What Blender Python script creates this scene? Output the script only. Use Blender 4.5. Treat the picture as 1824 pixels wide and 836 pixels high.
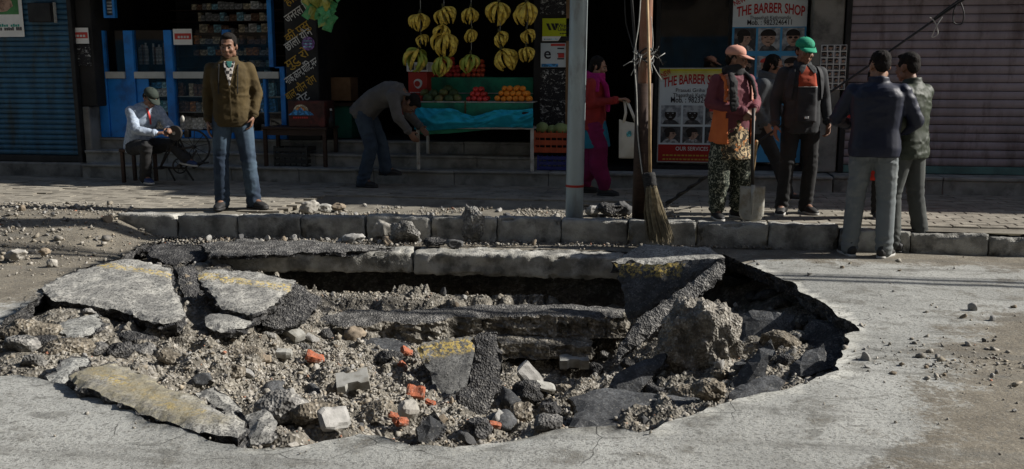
import bpy, bmesh, math, random
import numpy as np
from mathutils import Vector, Matrix, Euler
from mathutils.bvhtree import BVHTree
from mathutils.geometry import delaunay_2d_cdt

for o in list(bpy.data.objects):
    bpy.data.objects.remove(o)
SC = bpy.context.scene
COL = SC.collection
RND = random.Random(7)
NP = np.random.RandomState(11)
R = math.radians

# ---------------------------------------------------------------- camera, sky, sun, exposure
FPX, TILT, YAW, CAMH = 1663.0, R(9.8), R(9.5), 1.5
cam = bpy.data.cameras.new("camera")
cam.sensor_width = 36.0
cam.lens = 36.0 * FPX / 1824.0
cam.clip_start = 0.05
cam.clip_end = 2000.0
camo = bpy.data.objects.new("camera", cam)
camo.location = (0, 0, CAMH)
camo.rotation_euler = (math.pi / 2 - TILT, 0, YAW)
COL.objects.link(camo)
SC.camera = camo

SUN_EL, SUN_AZ = R(34.0), R(11.5)          # azimuth measured from +X towards +Y
SDIR = Vector((math.cos(SUN_EL) * math.cos(SUN_AZ), math.cos(SUN_EL) * math.sin(SUN_AZ), math.sin(SUN_EL)))
W = bpy.data.worlds.new("World")
SC.world = W
W.use_nodes = True
wn = W.node_tree.nodes
sky = wn.new("ShaderNodeTexSky")
sky.sky_type = 'NISHITA'
sky.sun_disc = False
sky.sun_elevation = SUN_EL
sky.sun_rotation = math.pi / 2 - SUN_AZ
wn["Background"].inputs[1].default_value = 0.06
W.node_tree.links.new(sky.outputs[0], wn["Background"].inputs[0])
sl = bpy.data.lights.new("sun", 'SUN')
sl.energy = 5.0
sl.angle = R(0.5)
sl.color = (1.0, 0.955, 0.89)
so = bpy.data.objects.new("sun", sl)
so.rotation_euler = SDIR.to_track_quat('Z', 'Y').to_euler()
so.location = (10, 4, 12)
COL.objects.link(so)
SC.view_settings.view_transform = 'Standard'
SC.view_settings.look = 'None'
SC.view_settings.exposure = 0.5
SC.view_settings.gamma = 1.0
SC.view_settings.use_curve_mapping = False
SC.cycles.max_bounces = 6
SC.cycles.diffuse_bounces = 3
SC.cycles.transparent_max_bounces = 12

# ---------------------------------------------------------------- reading the survey: photo point -> place
def ray(px, py):
    a = (px - 912) / FPX
    b = -(py - 418) / FPX
    x, y, z = a, math.cos(TILT) + b * math.sin(TILT), -math.sin(TILT) + b * math.cos(TILT)
    c, s = math.cos(YAW), math.sin(YAW)
    return Vector((x * c - y * s, x * s + y * c, z))
def G(px, py, z=0.0):
    d = ray(px, py)
    return Vector((0, 0, CAMH)) + d * ((z - CAMH) / d.z)
def Q(px, py, Y):
    d = ray(px, py)
    return Vector((0, 0, CAMH)) + d * (Y / d.y)
def PL(px, py, p0, n):
    d = ray(px, py)
    o = Vector((0, 0, CAMH))
    return o + d * ((Vector(p0) - o).dot(n) / d.dot(n))

# ---------------------------------------------------------------- noise
def _h(ix, iy, iz, seed):
    with np.errstate(over='ignore'):
        n = ix.astype(np.int64) * 374761393 + iy.astype(np.int64) * 668265263 + iz.astype(np.int64) * 2147483647 + seed * 1274126177
        n = (n ^ (n >> 13)) * 1274126177
        n = n ^ (n >> 16)
    return (n & 0xFFFFFF).astype(np.float64) / float(0xFFFFFF)
def vnoise(p, seed=0):
    p = np.asarray(p, dtype=np.float64)
    i = np.floor(p)
    f = p - i
    u = f * f * (3 - 2 * f)
    i = i.astype(np.int64)
    r = 0
    for dx in (0, 1):
        for dy in (0, 1):
            for dz in (0, 1):
                w = (u[:, 0] if dx else 1 - u[:, 0]) * (u[:, 1] if dy else 1 - u[:, 1]) * (u[:, 2] if dz else 1 - u[:, 2])
                r = r + w * _h(i[:, 0] + dx, i[:, 1] + dy, i[:, 2] + dz, seed)
    return r * 2 - 1
def fbm(p, octv=4, seed=0, gain=0.5):
    p = np.asarray(p, dtype=np.float64)
    r = np.zeros(len(p))
    a = 1.0
    for k in range(octv):
        r += a * vnoise(p * (2.03 ** k) + 17.3 * k, seed + k)
        a *= gain
    return r

# ---------------------------------------------------------------- mesh builder
ORG = {}
MATS = {}
def org(o):
    return ORG.get(o.name, Vector((0, 0, 0)))
def frame(d, up=(0, 0, 1)):
    d = Vector(d).normalized()
    u = Vector(up)
    if abs(d.dot(u)) > 0.97:
        u = Vector((0, 1, 0))
    s = d.cross(u).normalized()
    return s, s.cross(d).normalized(), d
class MB:
    def __init__(self):
        self.v, self.f, self.m = [], [], []
    def add(self, vs, fs, mi=0):
        b = len(self.v)
        self.v.extend(tuple(q) for q in vs)
        self.f.extend(tuple(i + b for i in f) for f in fs)
        self.m.extend([mi] * len(fs))
        return self
    def box(self, x0, x1, y0, y1, z0, z1, mi=0, b=0.0, mat=None):
        if b <= 0:
            vs = [(x, y, z) for z in (z0, z1) for y in (y0, y1) for x in (x0, x1)]
            fs = [(0, 2, 3, 1), (4, 5, 7, 6), (0, 1, 5, 4), (2, 6, 7, 3), (0, 4, 6, 2), (1, 3, 7, 5)]
        else:
            b = min(b, 0.49 * (x1 - x0), 0.49 * (y1 - y0), 0.49 * (z1 - z0))
            vs, idx = [], {}
            for sx in (0, 1):
                for sy in (0, 1):
                    for sz in (0, 1):
                        c = [(x1 if sx else x0), (y1 if sy else y0), (z1 if sz else z0)]
                        d = [(-b if sx else b), (-b if sy else b), (-b if sz else b)]
                        for ax in range(3):
                            q = [c[k] + (0 if k == ax else d[k]) for k in range(3)]
                            idx[sx, sy, sz, ax] = len(vs)
                            vs.append(q)
            I = idx
            fs = []
            for s in (0, 1):
                a = [I[s, 0, 0, 0], I[s, 1, 0, 0], I[s, 1, 1, 0], I[s, 0, 1, 0]]
                fs.append(a if s else a[::-1])
                a = [I[0, s, 0, 1], I[0, s, 1, 1], I[1, s, 1, 1], I[1, s, 0, 1]]
                fs.append(a if s else a[::-1])
                a = [I[0, 0, s, 2], I[1, 0, s, 2], I[1, 1, s, 2], I[0, 1, s, 2]]
                fs.append(a if s else a[::-1])
            for s in (0, 1):
                for t in (0, 1):
                    fs.append([I[0, s, t, 1], I[1, s, t, 1], I[1, s, t, 2], I[0, s, t, 2]])
                    fs.append([I[s, 0, t, 0], I[s, 1, t, 0], I[s, 1, t, 2], I[s, 0, t, 2]])
                    fs.append([I[s, t, 0, 0], I[s, t, 1, 0], I[s, t, 1, 1], I[s, t, 0, 1]])
                    for r in (0, 1):
                        fs.append([I[s, t, r, 0], I[s, t, r, 1], I[s, t, r, 2]])
        if mat is not None:
            vs = [mat @ Vector(q) for q in vs]
        return self.add(vs, fs, mi)
    def bar(self, a, b, w, h, mi=0, up=(0, 0, 1), bev=0.0):
        a, b = Vector(a), Vector(b)
        s, u, d = frame(b - a, up)
        m = Matrix((s, u, d)).transposed().to_4x4()
        m.translation = a
        return self.box(-w / 2, w / 2, -h / 2, h / 2, 0, (b - a).length, mi, bev, m)
    def tube(self, pts, rad, n=8, mi=0, closed=False, cap=True, side=None, flat=1.0):
        pts = [Vector(p) for p in pts]
        k = len(pts)
        if not hasattr(rad, '__len__'):
            rad = [rad] * k
        vs = []
        s = None
        for i, p in enumerate(pts):
            if closed:
                t = pts[(i + 1) % k] - pts[i - 1]
            else:
                t = pts[min(i + 1, k - 1)] - pts[max(i - 1, 0)]
            t = t.normalized() if t.length > 1e-9 else Vector((0, 0, 1))
            if side is not None:
                s = Vector(side)
                s = (s - t * s.dot(t)).normalized()
            elif s is None:
                s = frame(t)[0]
            else:
                s = s - t * s.dot(t)
                s = s.normalized() if s.length > 1e-6 else frame(t)[0]
            u = t.cross(s)
            r = rad[i]
            rx, ry = (r if hasattr(r, '__len__') else (r, r * flat))
            for j in range(n):
                a = 2 * math.pi * j / n
                vs.append(p + s * (rx * math.cos(a)) + u * (ry * math.sin(a)))
        fs = []
        for i in range(k if closed else k - 1):
            i2 = (i + 1) % k
            for j in range(n):
                j2 = (j + 1) % n
                fs.append((i * n + j, i * n + j2, i2 * n + j2, i2 * n + j))
        if cap and not closed:
            fs.append(tuple(range(n))[::-1])
            fs.append(tuple((k - 1) * n + j for j in range(n)))
        return self.add(vs, fs, mi)
    def ell(self, c, r, seg=12, rings=8, mi=0, rot=None):
        if not hasattr(r, '__len__'):
            r = (r, r, r)
        c = Vector(c)
        vs = [Vector((0, 0, -r[2]))]
        for i in range(1, rings):
            t = -math.pi / 2 + math.pi * i / rings
            for j in range(seg):
                a = 2 * math.pi * j / seg
                vs.append(Vector((r[0] * math.cos(t) * math.cos(a), r[1] * math.cos(t) * math.sin(a), r[2] * math.sin(t))))
        vs.append(Vector((0, 0, r[2])))
        fs = []
        for j in range(seg):
            fs.append((0, 1 + (j + 1) % seg, 1 + j))
            b = 1 + (rings - 2) * seg
            fs.append((b + j, b + (j + 1) % seg, len(vs) - 1))
        for i in range(rings - 2):
            for j in range(seg):
                a, b = 1 + i * seg, 1 + (i + 1) * seg
                j2 = (j + 1) % seg
                fs.append((a + j, a + j2, b + j2, b + j))
        if rot is not None:
            vs = [rot @ q for q in vs]
        return self.add([q + c for q in vs], fs, mi)
    def poly(self, pts, mi=0):
        return self.add(pts, [tuple(range(len(pts)))], mi)
    def prism(self, pts, off, mi=0):
        """closed solid: polygon pts swept by vector off"""
        n = len(pts)
        off = Vector(off)
        vs = [Vector(p) for p in pts] + [Vector(p) + off for p in pts]
        fs = [tuple(range(n))[::-1], tuple(range(n, 2 * n))]
        for i in range(n):
            j = (i + 1) % n
            fs.append((i, j, n + j, n + i))
        return self.add(vs, fs, mi)
    def disc(self, c, nrm, r, n=16, mi=0):
        s, u, d = frame(nrm)
        return self.poly([Vector(c) + s * (r * math.cos(2 * math.pi * i / n)) + u * (r * math.sin(2 * math.pi * i / n)) for i in range(n)], mi)
    def mesh(self, name, mats, o=(0, 0, 0), smooth=False):
        me = bpy.data.meshes.new(name)
        o = Vector(o)
        me.from_pydata([(p[0] - o[0], p[1] - o[1], p[2] - o[2]) for p in self.v], [], self.f)
        put_mats(me, mats)
        me.polygons.foreach_set('material_index', self.m)
        if smooth:
            me.polygons.foreach_set('use_smooth', [True] * len(self.f))
        me.update()
        return me
    def build(self, name, mats, parent=None, loc=None, smooth=False, **tags):
        if loc is None:
            if parent is not None:
                loc = org(parent)
            else:
                a = np.array(self.v)
                loc = Vector(((a[:, 0].min() + a[:, 0].max()) / 2, (a[:, 1].min() + a[:, 1].max()) / 2, a[:, 2].min()))
        return link(self.mesh(name, mats, loc, smooth), name, parent, loc, **tags)
def put_mats(me, mats):
    for m in (mats if isinstance(mats, (list, tuple)) else [mats]):
        me.materials.append(MATS[m] if isinstance(m, str) else m)
def link(me, name, parent=None, loc=(0, 0, 0), label=None, cat=None, group=None, kind=None):
    o = bpy.data.objects.new(name, me)
    COL.objects.link(o)
    loc = Vector(loc)
    if parent is not None:
        o.parent = parent
        o.location = loc - org(parent)
    else:
        o.location = loc
    ORG[o.name] = loc
    tag(o, label, cat, group, kind)
    return o
def tag(o, label=None, cat=None, group=None, kind=None):
    if label: o['label'] = label
    if cat: o['category'] = cat
    if group: o['group'] = group
    if kind: o['kind'] = kind
    return o
def thing(name, label, cat, loc, group=None):
    o = bpy.data.objects.new(name, None)
    o.empty_display_size = 0.1
    COL.objects.link(o)
    o.location = loc
    ORG[o.name] = Vector(loc)
    return tag(o, label, cat, group)
def dup(o, loc, rotz=None, label=None, parent=None):
    c = o.copy()
    COL.objects.link(c)
    c.location = loc
    if rotz is not None:
        c.rotation_euler = (0, 0, rotz) if not hasattr(rotz, '__len__') else rotz
    if label: c['label'] = label
    ORG[c.name] = Vector(loc)
    for ch in o.children:
        d = ch.copy()
        COL.objects.link(d)
        d.parent = c
        for g in ch.children:
            e = g.copy()
            COL.objects.link(e)
            e.parent = d
    return c
def raw_mesh(name, co, tris, mats, mi=None, smooth=False, cols=None):
    """big triangle mesh from numpy arrays"""
    me = bpy.data.meshes.new(name)
    nv, nf = len(co), len(tris)
    me.vertices.add(nv)
    me.vertices.foreach_set('co', np.asarray(co, dtype=np.float32).ravel())
    me.loops.add(nf * 3)
    me.loops.foreach_set('vertex_index', np.asarray(tris, dtype=np.int32).ravel())
    me.polygons.add(nf)
    me.polygons.foreach_set('loop_start', np.arange(0, nf * 3, 3, dtype=np.int32))
    me.polygons.foreach_set('loop_total', np.full(nf, 3, dtype=np.int32))
    put_mats(me, mats)
    if mi is not None:
        me.polygons.foreach_set('material_index', np.asarray(mi, dtype=np.int32))
    if smooth:
        me.polygons.foreach_set('use_smooth', np.ones(nf, dtype=bool))
    if cols is not None:
        at = me.attributes.new('col', 'FLOAT_COLOR', 'POINT')
        at.data.foreach_set('color', np.asarray(cols, dtype=np.float32).ravel())
    me.update()
    me.validate()
    return me

# ---------------------------------------------------------------- materials
class NT:
    def __init__(self, name):
        self.mat = bpy.data.materials.new(name)
        self.mat.use_nodes = True
        self.t = self.mat.node_tree
        self.n = self.t.nodes
        self.p = self.n["Principled BSDF"]
        MATS[name] = self.mat
    def new(self, typ, **kw):
        q = self.n.new(typ)
        for k, v in kw.items():
            setattr(q, k, v)
        return q
    def lk(self, a, b):
        self.t.links.new(a, b)
    def setin(self, s, v):
        if isinstance(v, bpy.types.NodeSocket):
            self.lk(v, s)
        else:
            s.default_value = v if not (hasattr(v, '__len__') and len(v) == 3 and s.type == 'RGBA') else (*v, 1)
    def coord(self, mode='Object', scale=None):
        if mode == 'World':
            c = self.new("ShaderNodeNewGeometry").outputs['Position']
        else:
            c = self.new("ShaderNodeTexCoord").outputs[mode]
        if scale is not None:
            m = self.new("ShaderNodeMapping")
            m.inputs['Scale'].default_value = scale
            self.lk(c, m.inputs[0])
            c = m.outputs[0]
        return c
    def noise(self, c, scale, detail=5, rough=.55, dist=0.0):
        q = self.new("ShaderNodeTexNoise")
        q.inputs['Scale'].default_value = scale
        q.inputs['Detail'].default_value = detail
        q.inputs['Roughness'].default_value = rough
        q.inputs['Distortion'].default_value = dist
        self.lk(c, q.inputs['Vector'])
        return q.outputs['Fac']
    def vor(self, c, scale, out='Distance', feature='F1'):
        q = self.new("ShaderNodeTexVoronoi", feature=feature)
        q.inputs['Scale'].default_value = scale
        self.lk(c, q.inputs['Vector'])
        return q.outputs[out]
    def ramp(self, f, a, b, va=0.0, vb=1.0):
        q = self.new("ShaderNodeMapRange")
        q.clamp = True
        q.interpolation_type = 'SMOOTHSTEP'
        q.inputs['From Min'].default_value = a
        q.inputs['From Max'].default_value = b
        q.inputs['To Min'].default_value = va
        q.inputs['To Max'].default_value = vb
        self.lk(f, q.inputs['Value'])
        return q.outputs[0]
    def mix(self, f, a, b, blend='MIX'):
        q = self.new("ShaderNodeMix", data_type='RGBA', blend_type=blend)
        self.setin(q.inputs['Factor'], f)
        self.setin(q.inputs['A'], a)
        self.setin(q.inputs['B'], b)
        return q.outputs['Result']
    def math(self, op, a, b=0.0):
        q = self.new("ShaderNodeMath", operation=op)
        self.setin(q.inputs[0], a)
        self.setin(q.inputs[1], b)
        return q.outputs[0]
    def attr(self, name, out='Color'):
        q = self.new("ShaderNodeAttribute", attribute_name=name)
        return q.outputs[out]
    def bump(self, h, strength=.4, dist=.01, prev=None):
        q = self.new("ShaderNodeBump")
        q.inputs['Strength'].default_value = strength
        q.inputs['Distance'].default_value = dist
        self.lk(h, q.inputs['Height'])
        if prev is not None:
            self.lk(prev, q.inputs['Normal'])
        return q.outputs[0]
    def fin(self, col=None, rough=.8, nrm=None, metal=0.0, spec=.3):
        if col is not None:
            self.setin(self.p.inputs['Base Color'], col)
        self.setin(self.p.inputs['Roughness'], rough)
        self.p.inputs['Metallic'].default_value = metal
        self.p.inputs['Specular IOR Level'].default_value = spec
        if nrm is not None:
            self.lk(nrm, self.p.inputs['Normal'])
        return self.mat
def pm(name, c1, c2=None, scale=4.0, rough=.8, bump=.15, bscale=60.0, bdist=.004, metal=0.0, spec=.3, mode='Object', lo=.35, hi=.65, stretch=None, dirt=None, dscale=2.0):
    """general surface: two tones mixed by noise, optional dirt, fine relief"""
    t = NT(name)
    c = t.coord(mode, stretch)
    c2 = c2 or tuple(x * .72 for x in c1)
    col = t.mix(t.ramp(t.noise(c, scale, 6), lo, hi), c1, c2)
    if dirt is not None:
        col = t.mix(t.ramp(t.noise(c, dscale, 8, .65), .48, .68), col, dirt)
    n = t.bump(t.noise(c, bscale, 4), bump, bdist) if bump else None
    t.fin(col, rough, n, metal, spec)
    return t
# road surface: dusty worn asphalt; brown mud dust where the 'col' attribute says so
t = NT('road')
c = t.coord('World')
n1 = t.noise(c, .8, 7, .6)
n2 = t.noise(c, 3.5, 9, .70)
n3 = t.noise(c, 190, 3, .6)
n4 = t.noise(c, 38, 6, .7)
sp = t.new("ShaderNodeSeparateColor"); t.lk(t.vor(c, 120, 'Color'), sp.inputs[0])
base = t.mix(t.ramp(n1, .36, .62), (.40, .402, .375), (.29, .292, .272))
base = t.mix(t.ramp(n2, .50, .64, 0, .9), base, (.185, .183, .165))
base = t.mix(t.ramp(n4, .52, .66, 0, .55), base, (.17, .165, .15))
st = t.noise(t.coord('World', (1.6, 3.4, 1)), 2.4, 5, .55, .5)
base = t.mix(t.ramp(st, .59, .66, 0, .6), base, (.13, .128, .115))
a = t.new("ShaderNodeSeparateColor")
t.lk(t.attr('col'), a.inputs[0])
dn = t.math('ADD', t.math('ADD', a.outputs[0], t.math('MULTIPLY', t.math('SUBTRACT', n2, .5), 2.4)), t.math('MULTIPLY', t.math('SUBTRACT', n4, .5), 1.3))
dust = t.mix(t.ramp(n2, .35, .65), (.235, .205, .155), (.15, .13, .10))
dust = t.mix(t.ramp(n4, .5, .66, 0, .6), dust, (.13, .115, .09))
base = t.mix(t.ramp(dn, .2, .7, 0, .95), base, dust)
base = t.mix(t.ramp(sp.outputs[0], .80, .86, 0, .55), base, (.085, .084, .078))
base = t.mix(t.ramp(sp.outputs[1], .88, .93, 0, .2), base, (.55, .53, .46))
tk = t.noise(t.coord('World', (.22, 2.6, 1)), 1.6, 6, .6, .3)
base = t.mix(t.ramp(tk, .54, .66, 0, .42), base, (.14, .138, .125))
sq = t.noise(c, 7.5, 3, .5)
base = t.mix(t.ramp(sq, .66, .70, 0, .5), base, (.12, .118, .108))
base = t.mix(t.math('MULTIPLY', t.ramp(n3, .5, .62), .35), base, (.10, .098, .088))
yl = t.math('MULTIPLY', a.outputs[1], t.ramp(t.noise(c, 30, 6, .7), .42, .55))
base = t.mix(yl, base, (.52, .37, .09))
wc = t.new("ShaderNodeMix", data_type='VECTOR')
dis = t.new("ShaderNodeTexNoise"); dis.inputs['Scale'].default_value = 5.0; t.lk(c, dis.inputs['Vector'])
wc.inputs['Factor'].default_value = .10
t.lk(c, wc.inputs[4]); t.lk(dis.outputs['Color'], wc.inputs[5])
ce = t.vor(wc.outputs[1], 2.3, 'Distance', 'DISTANCE_TO_EDGE')
crk = t.math('MULTIPLY', t.math('MULTIPLY', t.ramp(ce, .002, .008, 1, 0), a.outputs[2]), t.ramp(t.noise(c, 1.9, 3), .50, .60))
base = t.mix(crk, base, (.03, .03, .028))
b1 = t.bump(n3, .6, .006)
b2 = t.bump(n4, .5, .012, b1)
b3 = t.bump(n2, .4, .03, b2)
t.fin(base, .92, b3, 0, .2)

# top of broken slabs: same wearing course, greyer
def slab_top(name, ca, cb, wear):
    t = NT(name)
    c = t.coord('World')
    n2 = t.noise(c, 6, 8, .68)
    n3 = t.noise(c, 190, 3, .6)
    n4 = t.noise(c, 30, 7, .72)
    sp = t.new("ShaderNodeSeparateColor"); t.lk(t.vor(c, 120, 'Color'), sp.inputs[0])
    base = t.mix(t.ramp(n2, .42, .58), ca, cb)
    base = t.mix(t.ramp(n4, .50, .62, 0, .65), base, tuple(x * .45 for x in cb))
    base = t.mix(t.ramp(sp.outputs[0], .72, .80, 0, .7), base, (.05, .05, .05))
    base = t.mix(t.ramp(sp.outputs[1], .90, .94, 0, .22), base, (.42, .41, .37))
    base = t.mix(t.math('MULTIPLY', t.ramp(n3, .5, .60), wear), base, (.055, .056, .058))
    a = t.new("ShaderNodeSeparateColor")
    t.lk(t.attr('col'), a.inputs[0])
    yn = t.noise(c, 34, 6, .72)
    yl = t.math('MULTIPLY', a.outputs[1], t.ramp(yn, .46, .58, 0, .85))
    base = t.mix(yl, base, (.58, .43, .12))
    base = t.mix(a.outputs[2], base, t.mix(t.ramp(yn, .4, .6), (.30, .265, .17), (.19, .175, .14)))
    t.fin(base, .9, t.bump(n2, .3, .02, t.bump(n4, .8, .012, t.bump(n3, .6, .006))), 0, .2)
slab_top('slab_top', (.44, .43, .39), (.27, .265, .245), .3)
slab_top('slab_top_mid', (.24, .24, .23), (.14, .14, .135), .5)
slab_top('slab_top_dark', (.13, .135, .14), (.06, .063, .067), .6)
slab_top('slab_top_light', (.42, .42, .39), (.27, .27, .25), .35)

def aggregate(name, ca, cb, cc, sc=70, bs=.9):
    t = NT(name)
    c = t.coord('World')
    v = t.vor(c, sc, 'Color')
    d = t.vor(c, sc, 'Distance')
    q = t.new("ShaderNodeSeparateColor")
    t.lk(v, q.inputs[0])
    col = t.mix(t.ramp(q.outputs[0], .2, .8), ca, cb)
    col = t.mix(t.ramp(q.outputs[1], .78, .86), col, cc)
    n = t.noise(c, 9, 7, .65)
    col = t.mix(t.ramp(n, .42, .62, 0, .75), col, tuple(x * .42 for x in ca))
    t.fin(col, .85, t.bump(t.noise(c, 160, 3), .4, .004, t.bump(d, bs, .012)), 0, .3)
aggregate('broken_asphalt', (.040, .040, .042), (.085, .083, .08), (.16, .155, .145), 85)
aggregate('broken_grey', (.15, .145, .135), (.26, .25, .23), (.36, .35, .32), 60)
aggregate('broken_mid', (.085, .083, .08), (.15, .146, .138), (.26, .25, .23), 75)
aggregate('soil', (.145, .132, .108), (.225, .205, .168), (.34, .32, .28), 55, .9)
aggregate('clod', (.13, .112, .085), (.22, .19, .145), (.33, .30, .25), 60, .95)

aggregate('clod_grey', (.165, .15, .125), (.265, .245, .21), (.38, .36, .32), 65, 1.0)
def stone_mat():
    t = NT('rubble')
    c = t.coord('World')
    n = t.noise(c, 45, 6, .6)
    col = t.mix(t.ramp(n, .36, .62, .15, .85), t.attr('col'), (.21, .19, .155))
    t.fin(col, .88, t.bump(t.noise(c, 170, 3), .45, .004), 0, .25)
stone_mat()
pm('stone_grey', (.36, .35, .33), (.22, .215, .20), 9, .85, .5, 110, .006)
pm('stone_pale', (.40, .38, .34), (.25, .235, .205), 9, .85, .5, 110, .006)
pm('stone_brown', (.29, .235, .17), (.19, .155, .115), 9, .88, .5, 110, .006)
pm('stone_dark', (.10, .10, .10), (.06, .06, .06), 9, .88, .5, 110, .006)
pm('brick_red', (.40, .125, .062), (.24, .075, .045), 16, .9, .7, 110, .007, dirt=(.36, .25, .19), dscale=14)
pm('paver_grey', (.37, .365, .335), (.26, .255, .23), 10, .9, .5, 140, .004, dirt=(.19, .175, .145), dscale=9)
pm('paver_pave', (.30, .275, .225), (.215, .195, .16), 3, .9, .5, 120, .005, mode='World', dirt=(.15, .135, .11), dscale=5)
pm('pave_bed', (.255, .235, .19), (.17, .155, .125), 2.2, .92, .5, 90, .006, mode='World', dirt=(.12, .108, .088), dscale=3.5)
pm('kerb', (.44, .43, .39), (.24, .236, .215), 7, .92, .95, 80, .012, mode='World', dirt=(.095, .094, .087), dscale=3.2)
pm('beam', (.44, .43, .39), (.22, .214, .19), 7, .92, .9, 70, .012, mode='World', dirt=(.10, .098, .09), dscale=4)
pm('step', (.33, .327, .30), (.21, .208, .19), 5, .75, .25, 60, .004, mode='World', dirt=(.13, .13, .12), dscale=4)
pm('concrete_wall', (.25, .245, .225), (.17, .165, .15), 3, .92, .6, 50, .008, mode='World', dirt=(.09, .09, .085), dscale=3)
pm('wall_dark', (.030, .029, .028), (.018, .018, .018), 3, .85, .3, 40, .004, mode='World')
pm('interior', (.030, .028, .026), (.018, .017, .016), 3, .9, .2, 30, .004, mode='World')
pm('upper_wall', (.42, .38, .31), (.33, .30, .25), 1.5, .9, .3, 40, .006, mode='World')
pm('shutter_blue', (.030, .115, .200), (.020, .075, .135), 3, .55, .2, 80, .002, dirt=(.03, .05, .06), dscale=2.5, spec=.4, mode='World', stretch=(2.5, 2.5, .6))
pm('shutter_mauve', (.30, .258, .285), (.225, .192, .21), 2.5, .6, .2, 80, .002, dirt=(.13, .10, .105), dscale=1.8, spec=.4, mode='World', stretch=(2.5, 2.5, .6))
pm('frame_blue', (.015, .24, .72), (.012, .18, .57), 4, .5, .12, 60, .002, spec=.4, dirt=(.02, .13, .40), dscale=4)
pm('ledge_white', (.56, .57, .53), (.45, .46, .43), 5, .6, .1, 60, .002)
pm('paper', (.80, .80, .77), (.70, .70, .67), 6, .8, .1, 40, .002)
pm('red_print', (.60, .075, .06), (.48, .05, .045), 8, .7, 0)
pm('black', (.012, .012, .013), (.022, .022, .022), 8, .6, .1, 60, .002)
pm('lettering_white', (.72, .72, .69), (.55, .55, .52), 25, .7, 0)
pm('lettering_yellow', (.52, .33, .05), (.40, .25, .04), 25, .7, 0)
pm('lettering_red', (.42, .02, .02), (.36, .02, .02), 25, .7, 0)
pm('lettering_ink', (.02, .02, .03), (.03, .03, .04), 25, .7, 0)
pm('lettering_teal', (.03, .36, .28), (.03, .30, .24), 25, .7, 0)
pm('wood_dark', (.055, .032, .022), (.035, .02, .014), 6, .6, .3, 50, .003, stretch=(1, 8, 8))
pm('metal_white', (.56, .56, .52), (.40, .39, .35), 7, .5, .2, 60, .002, dirt=(.22, .15, .09), dscale=6)
pm('stall_green', (.025, .26, .15), (.018, .19, .11), 5, .6, .15, 50, .002, dirt=(.02, .12, .08), dscale=5)
pm('tarp_blue', (.02, .42, .58), (.014, .31, .45), 5, .75, .3, 60, .004, spec=.2)
pm('crate_red', (.42, .035, .025), (.34, .03, .02), 5, .5, .1, 60, .002, spec=.4)
pm('crate_orange', (.50, .085, .025), (.38, .065, .02), 5, .5, .1, 60, .002, spec=.4)
pm('crate_blue', (.035, .045, .23), (.025, .03, .16), 5, .5, .1, 60, .002, spec=.4)
pm('crate_dark', (.04, .042, .04), (.025, .026, .025), 5, .55, .1, 60, .002)
pm('cardboard', (.26, .155, .085), (.19, .115, .06), 6, .85, .1, 50, .002)
pm('banana', (.80, .60, .10), (.66, .47, .08), 14, .55, .1, 60, .002, dirt=(.28, .17, .05), dscale=16)
pm('banana_green', (.40, .46, .08), (.30, .37, .06), 14, .55, .1, 60, .002)
pm('stalk', (.10, .10, .04), (.06, .05, .025), 20, .8, .2, 80, .002)
pm('orange', (.80, .27, .02), (.70, .21, .015), 8, .45, .3, 160, .002, spec=.4)
pm('apple', (.62, .045, .035), (.46, .035, .025), 9, .35, .05, 60, .001, spec=.45)
pm('tomato', (.62, .10, .03), (.52, .06, .02), 9, .35, .05, 60, .001, spec=.45)
pm('mango_green', (.10, .13, .035), (.16, .11, .035), 7, .5, .1, 60, .002, spec=.4)
pm('melon', (.055, .09, .03), (.035, .055, .02), 9, .5, .1, 60, .002)
pm('cabbage', (.34, .40, .17), (.24, .30, .11), 7, .6, .4, 30, .01)
pm('pole_grey', (.37, .43, .43), (.29, .34, .345), 3, .5, .15, 50, .003, metal=.25, stretch=(1, 1, .35), dirt=(.24, .25, .235), dscale=5, spec=.4)
pm('pole_rust', (.27, .125, .075), (.17, .085, .055), 4, .7, .4, 60, .004, stretch=(1, 1, .4), dirt=(.33, .22, .15), dscale=4)
pm('tape_red', (.40, .03, .02), None, 9, .6, 0)
pm('wire_black', (.02, .02, .02), (.03, .03, .03), 9, .6, 0)
pm('wire_pale', (.46, .46, .43), (.34, .34, .31), 30, .6, 0)
pm('broom_straw', (.29, .245, .155), (.16, .13, .08), 30, .85, .3, 120, .003)
pm('bamboo', (.42, .30, .16), (.31, .21, .11), 12, .6, .2, 60, .003)
pm('shovel_steel', (.42, .41, .37), (.30, .29, .25), 9, .55, .25, 70, .003, metal=.2, dirt=(.26, .22, .16), dscale=9)
pm('iron_dark', (.025, .025, .025), (.045, .04, .035), 9, .5, .2, 60, .002, metal=.3)
pm('rubber', (.018, .018, .018), (.03, .03, .03), 9, .8, .2, 70, .002)
pm('tin_green', (.02, .16, .11), (.015, .11, .08), 5, .6, .1, 50, .002)
pm('plastic_pack', (.10, .42, .16), (.06, .30, .12), 7, .35, .3, 20, .01, spec=.5, dirt=(.42, .42, .08), dscale=8)
pm('plastic_pack_yellow', (.45, .42, .08), (.30, .34, .08), 7, .35, .3, 20, .01, spec=.5)
for nm, cc in dict(box_white=(.62, .64, .62), box_blue=(.05, .24, .50), box_teal=(.10, .40, .44), box_red=(.45, .06, .05), box_orange=(.52, .22, .06),
                   box_cream=(.55, .48, .34), box_brown=(.20, .11, .07), box_grey=(.28, .28, .28), box_violet=(.22, .12, .35), box_sky=(.25, .48, .62)).items():
    pm(nm, tuple(min(.85, x * 1.5) for x in cc), tuple(x * .6 for x in cc), 26, .5, .05, 40, .001, lo=.46, hi=.5)
pm('sign_lime', (.48, .54, .015), (.42, .48, .015), 3, .6, .05, 40, .001)
pm('sign_yellow', (.62, .52, .035), (.54, .45, .03), 3, .6, .05, 40, .001)
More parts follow.
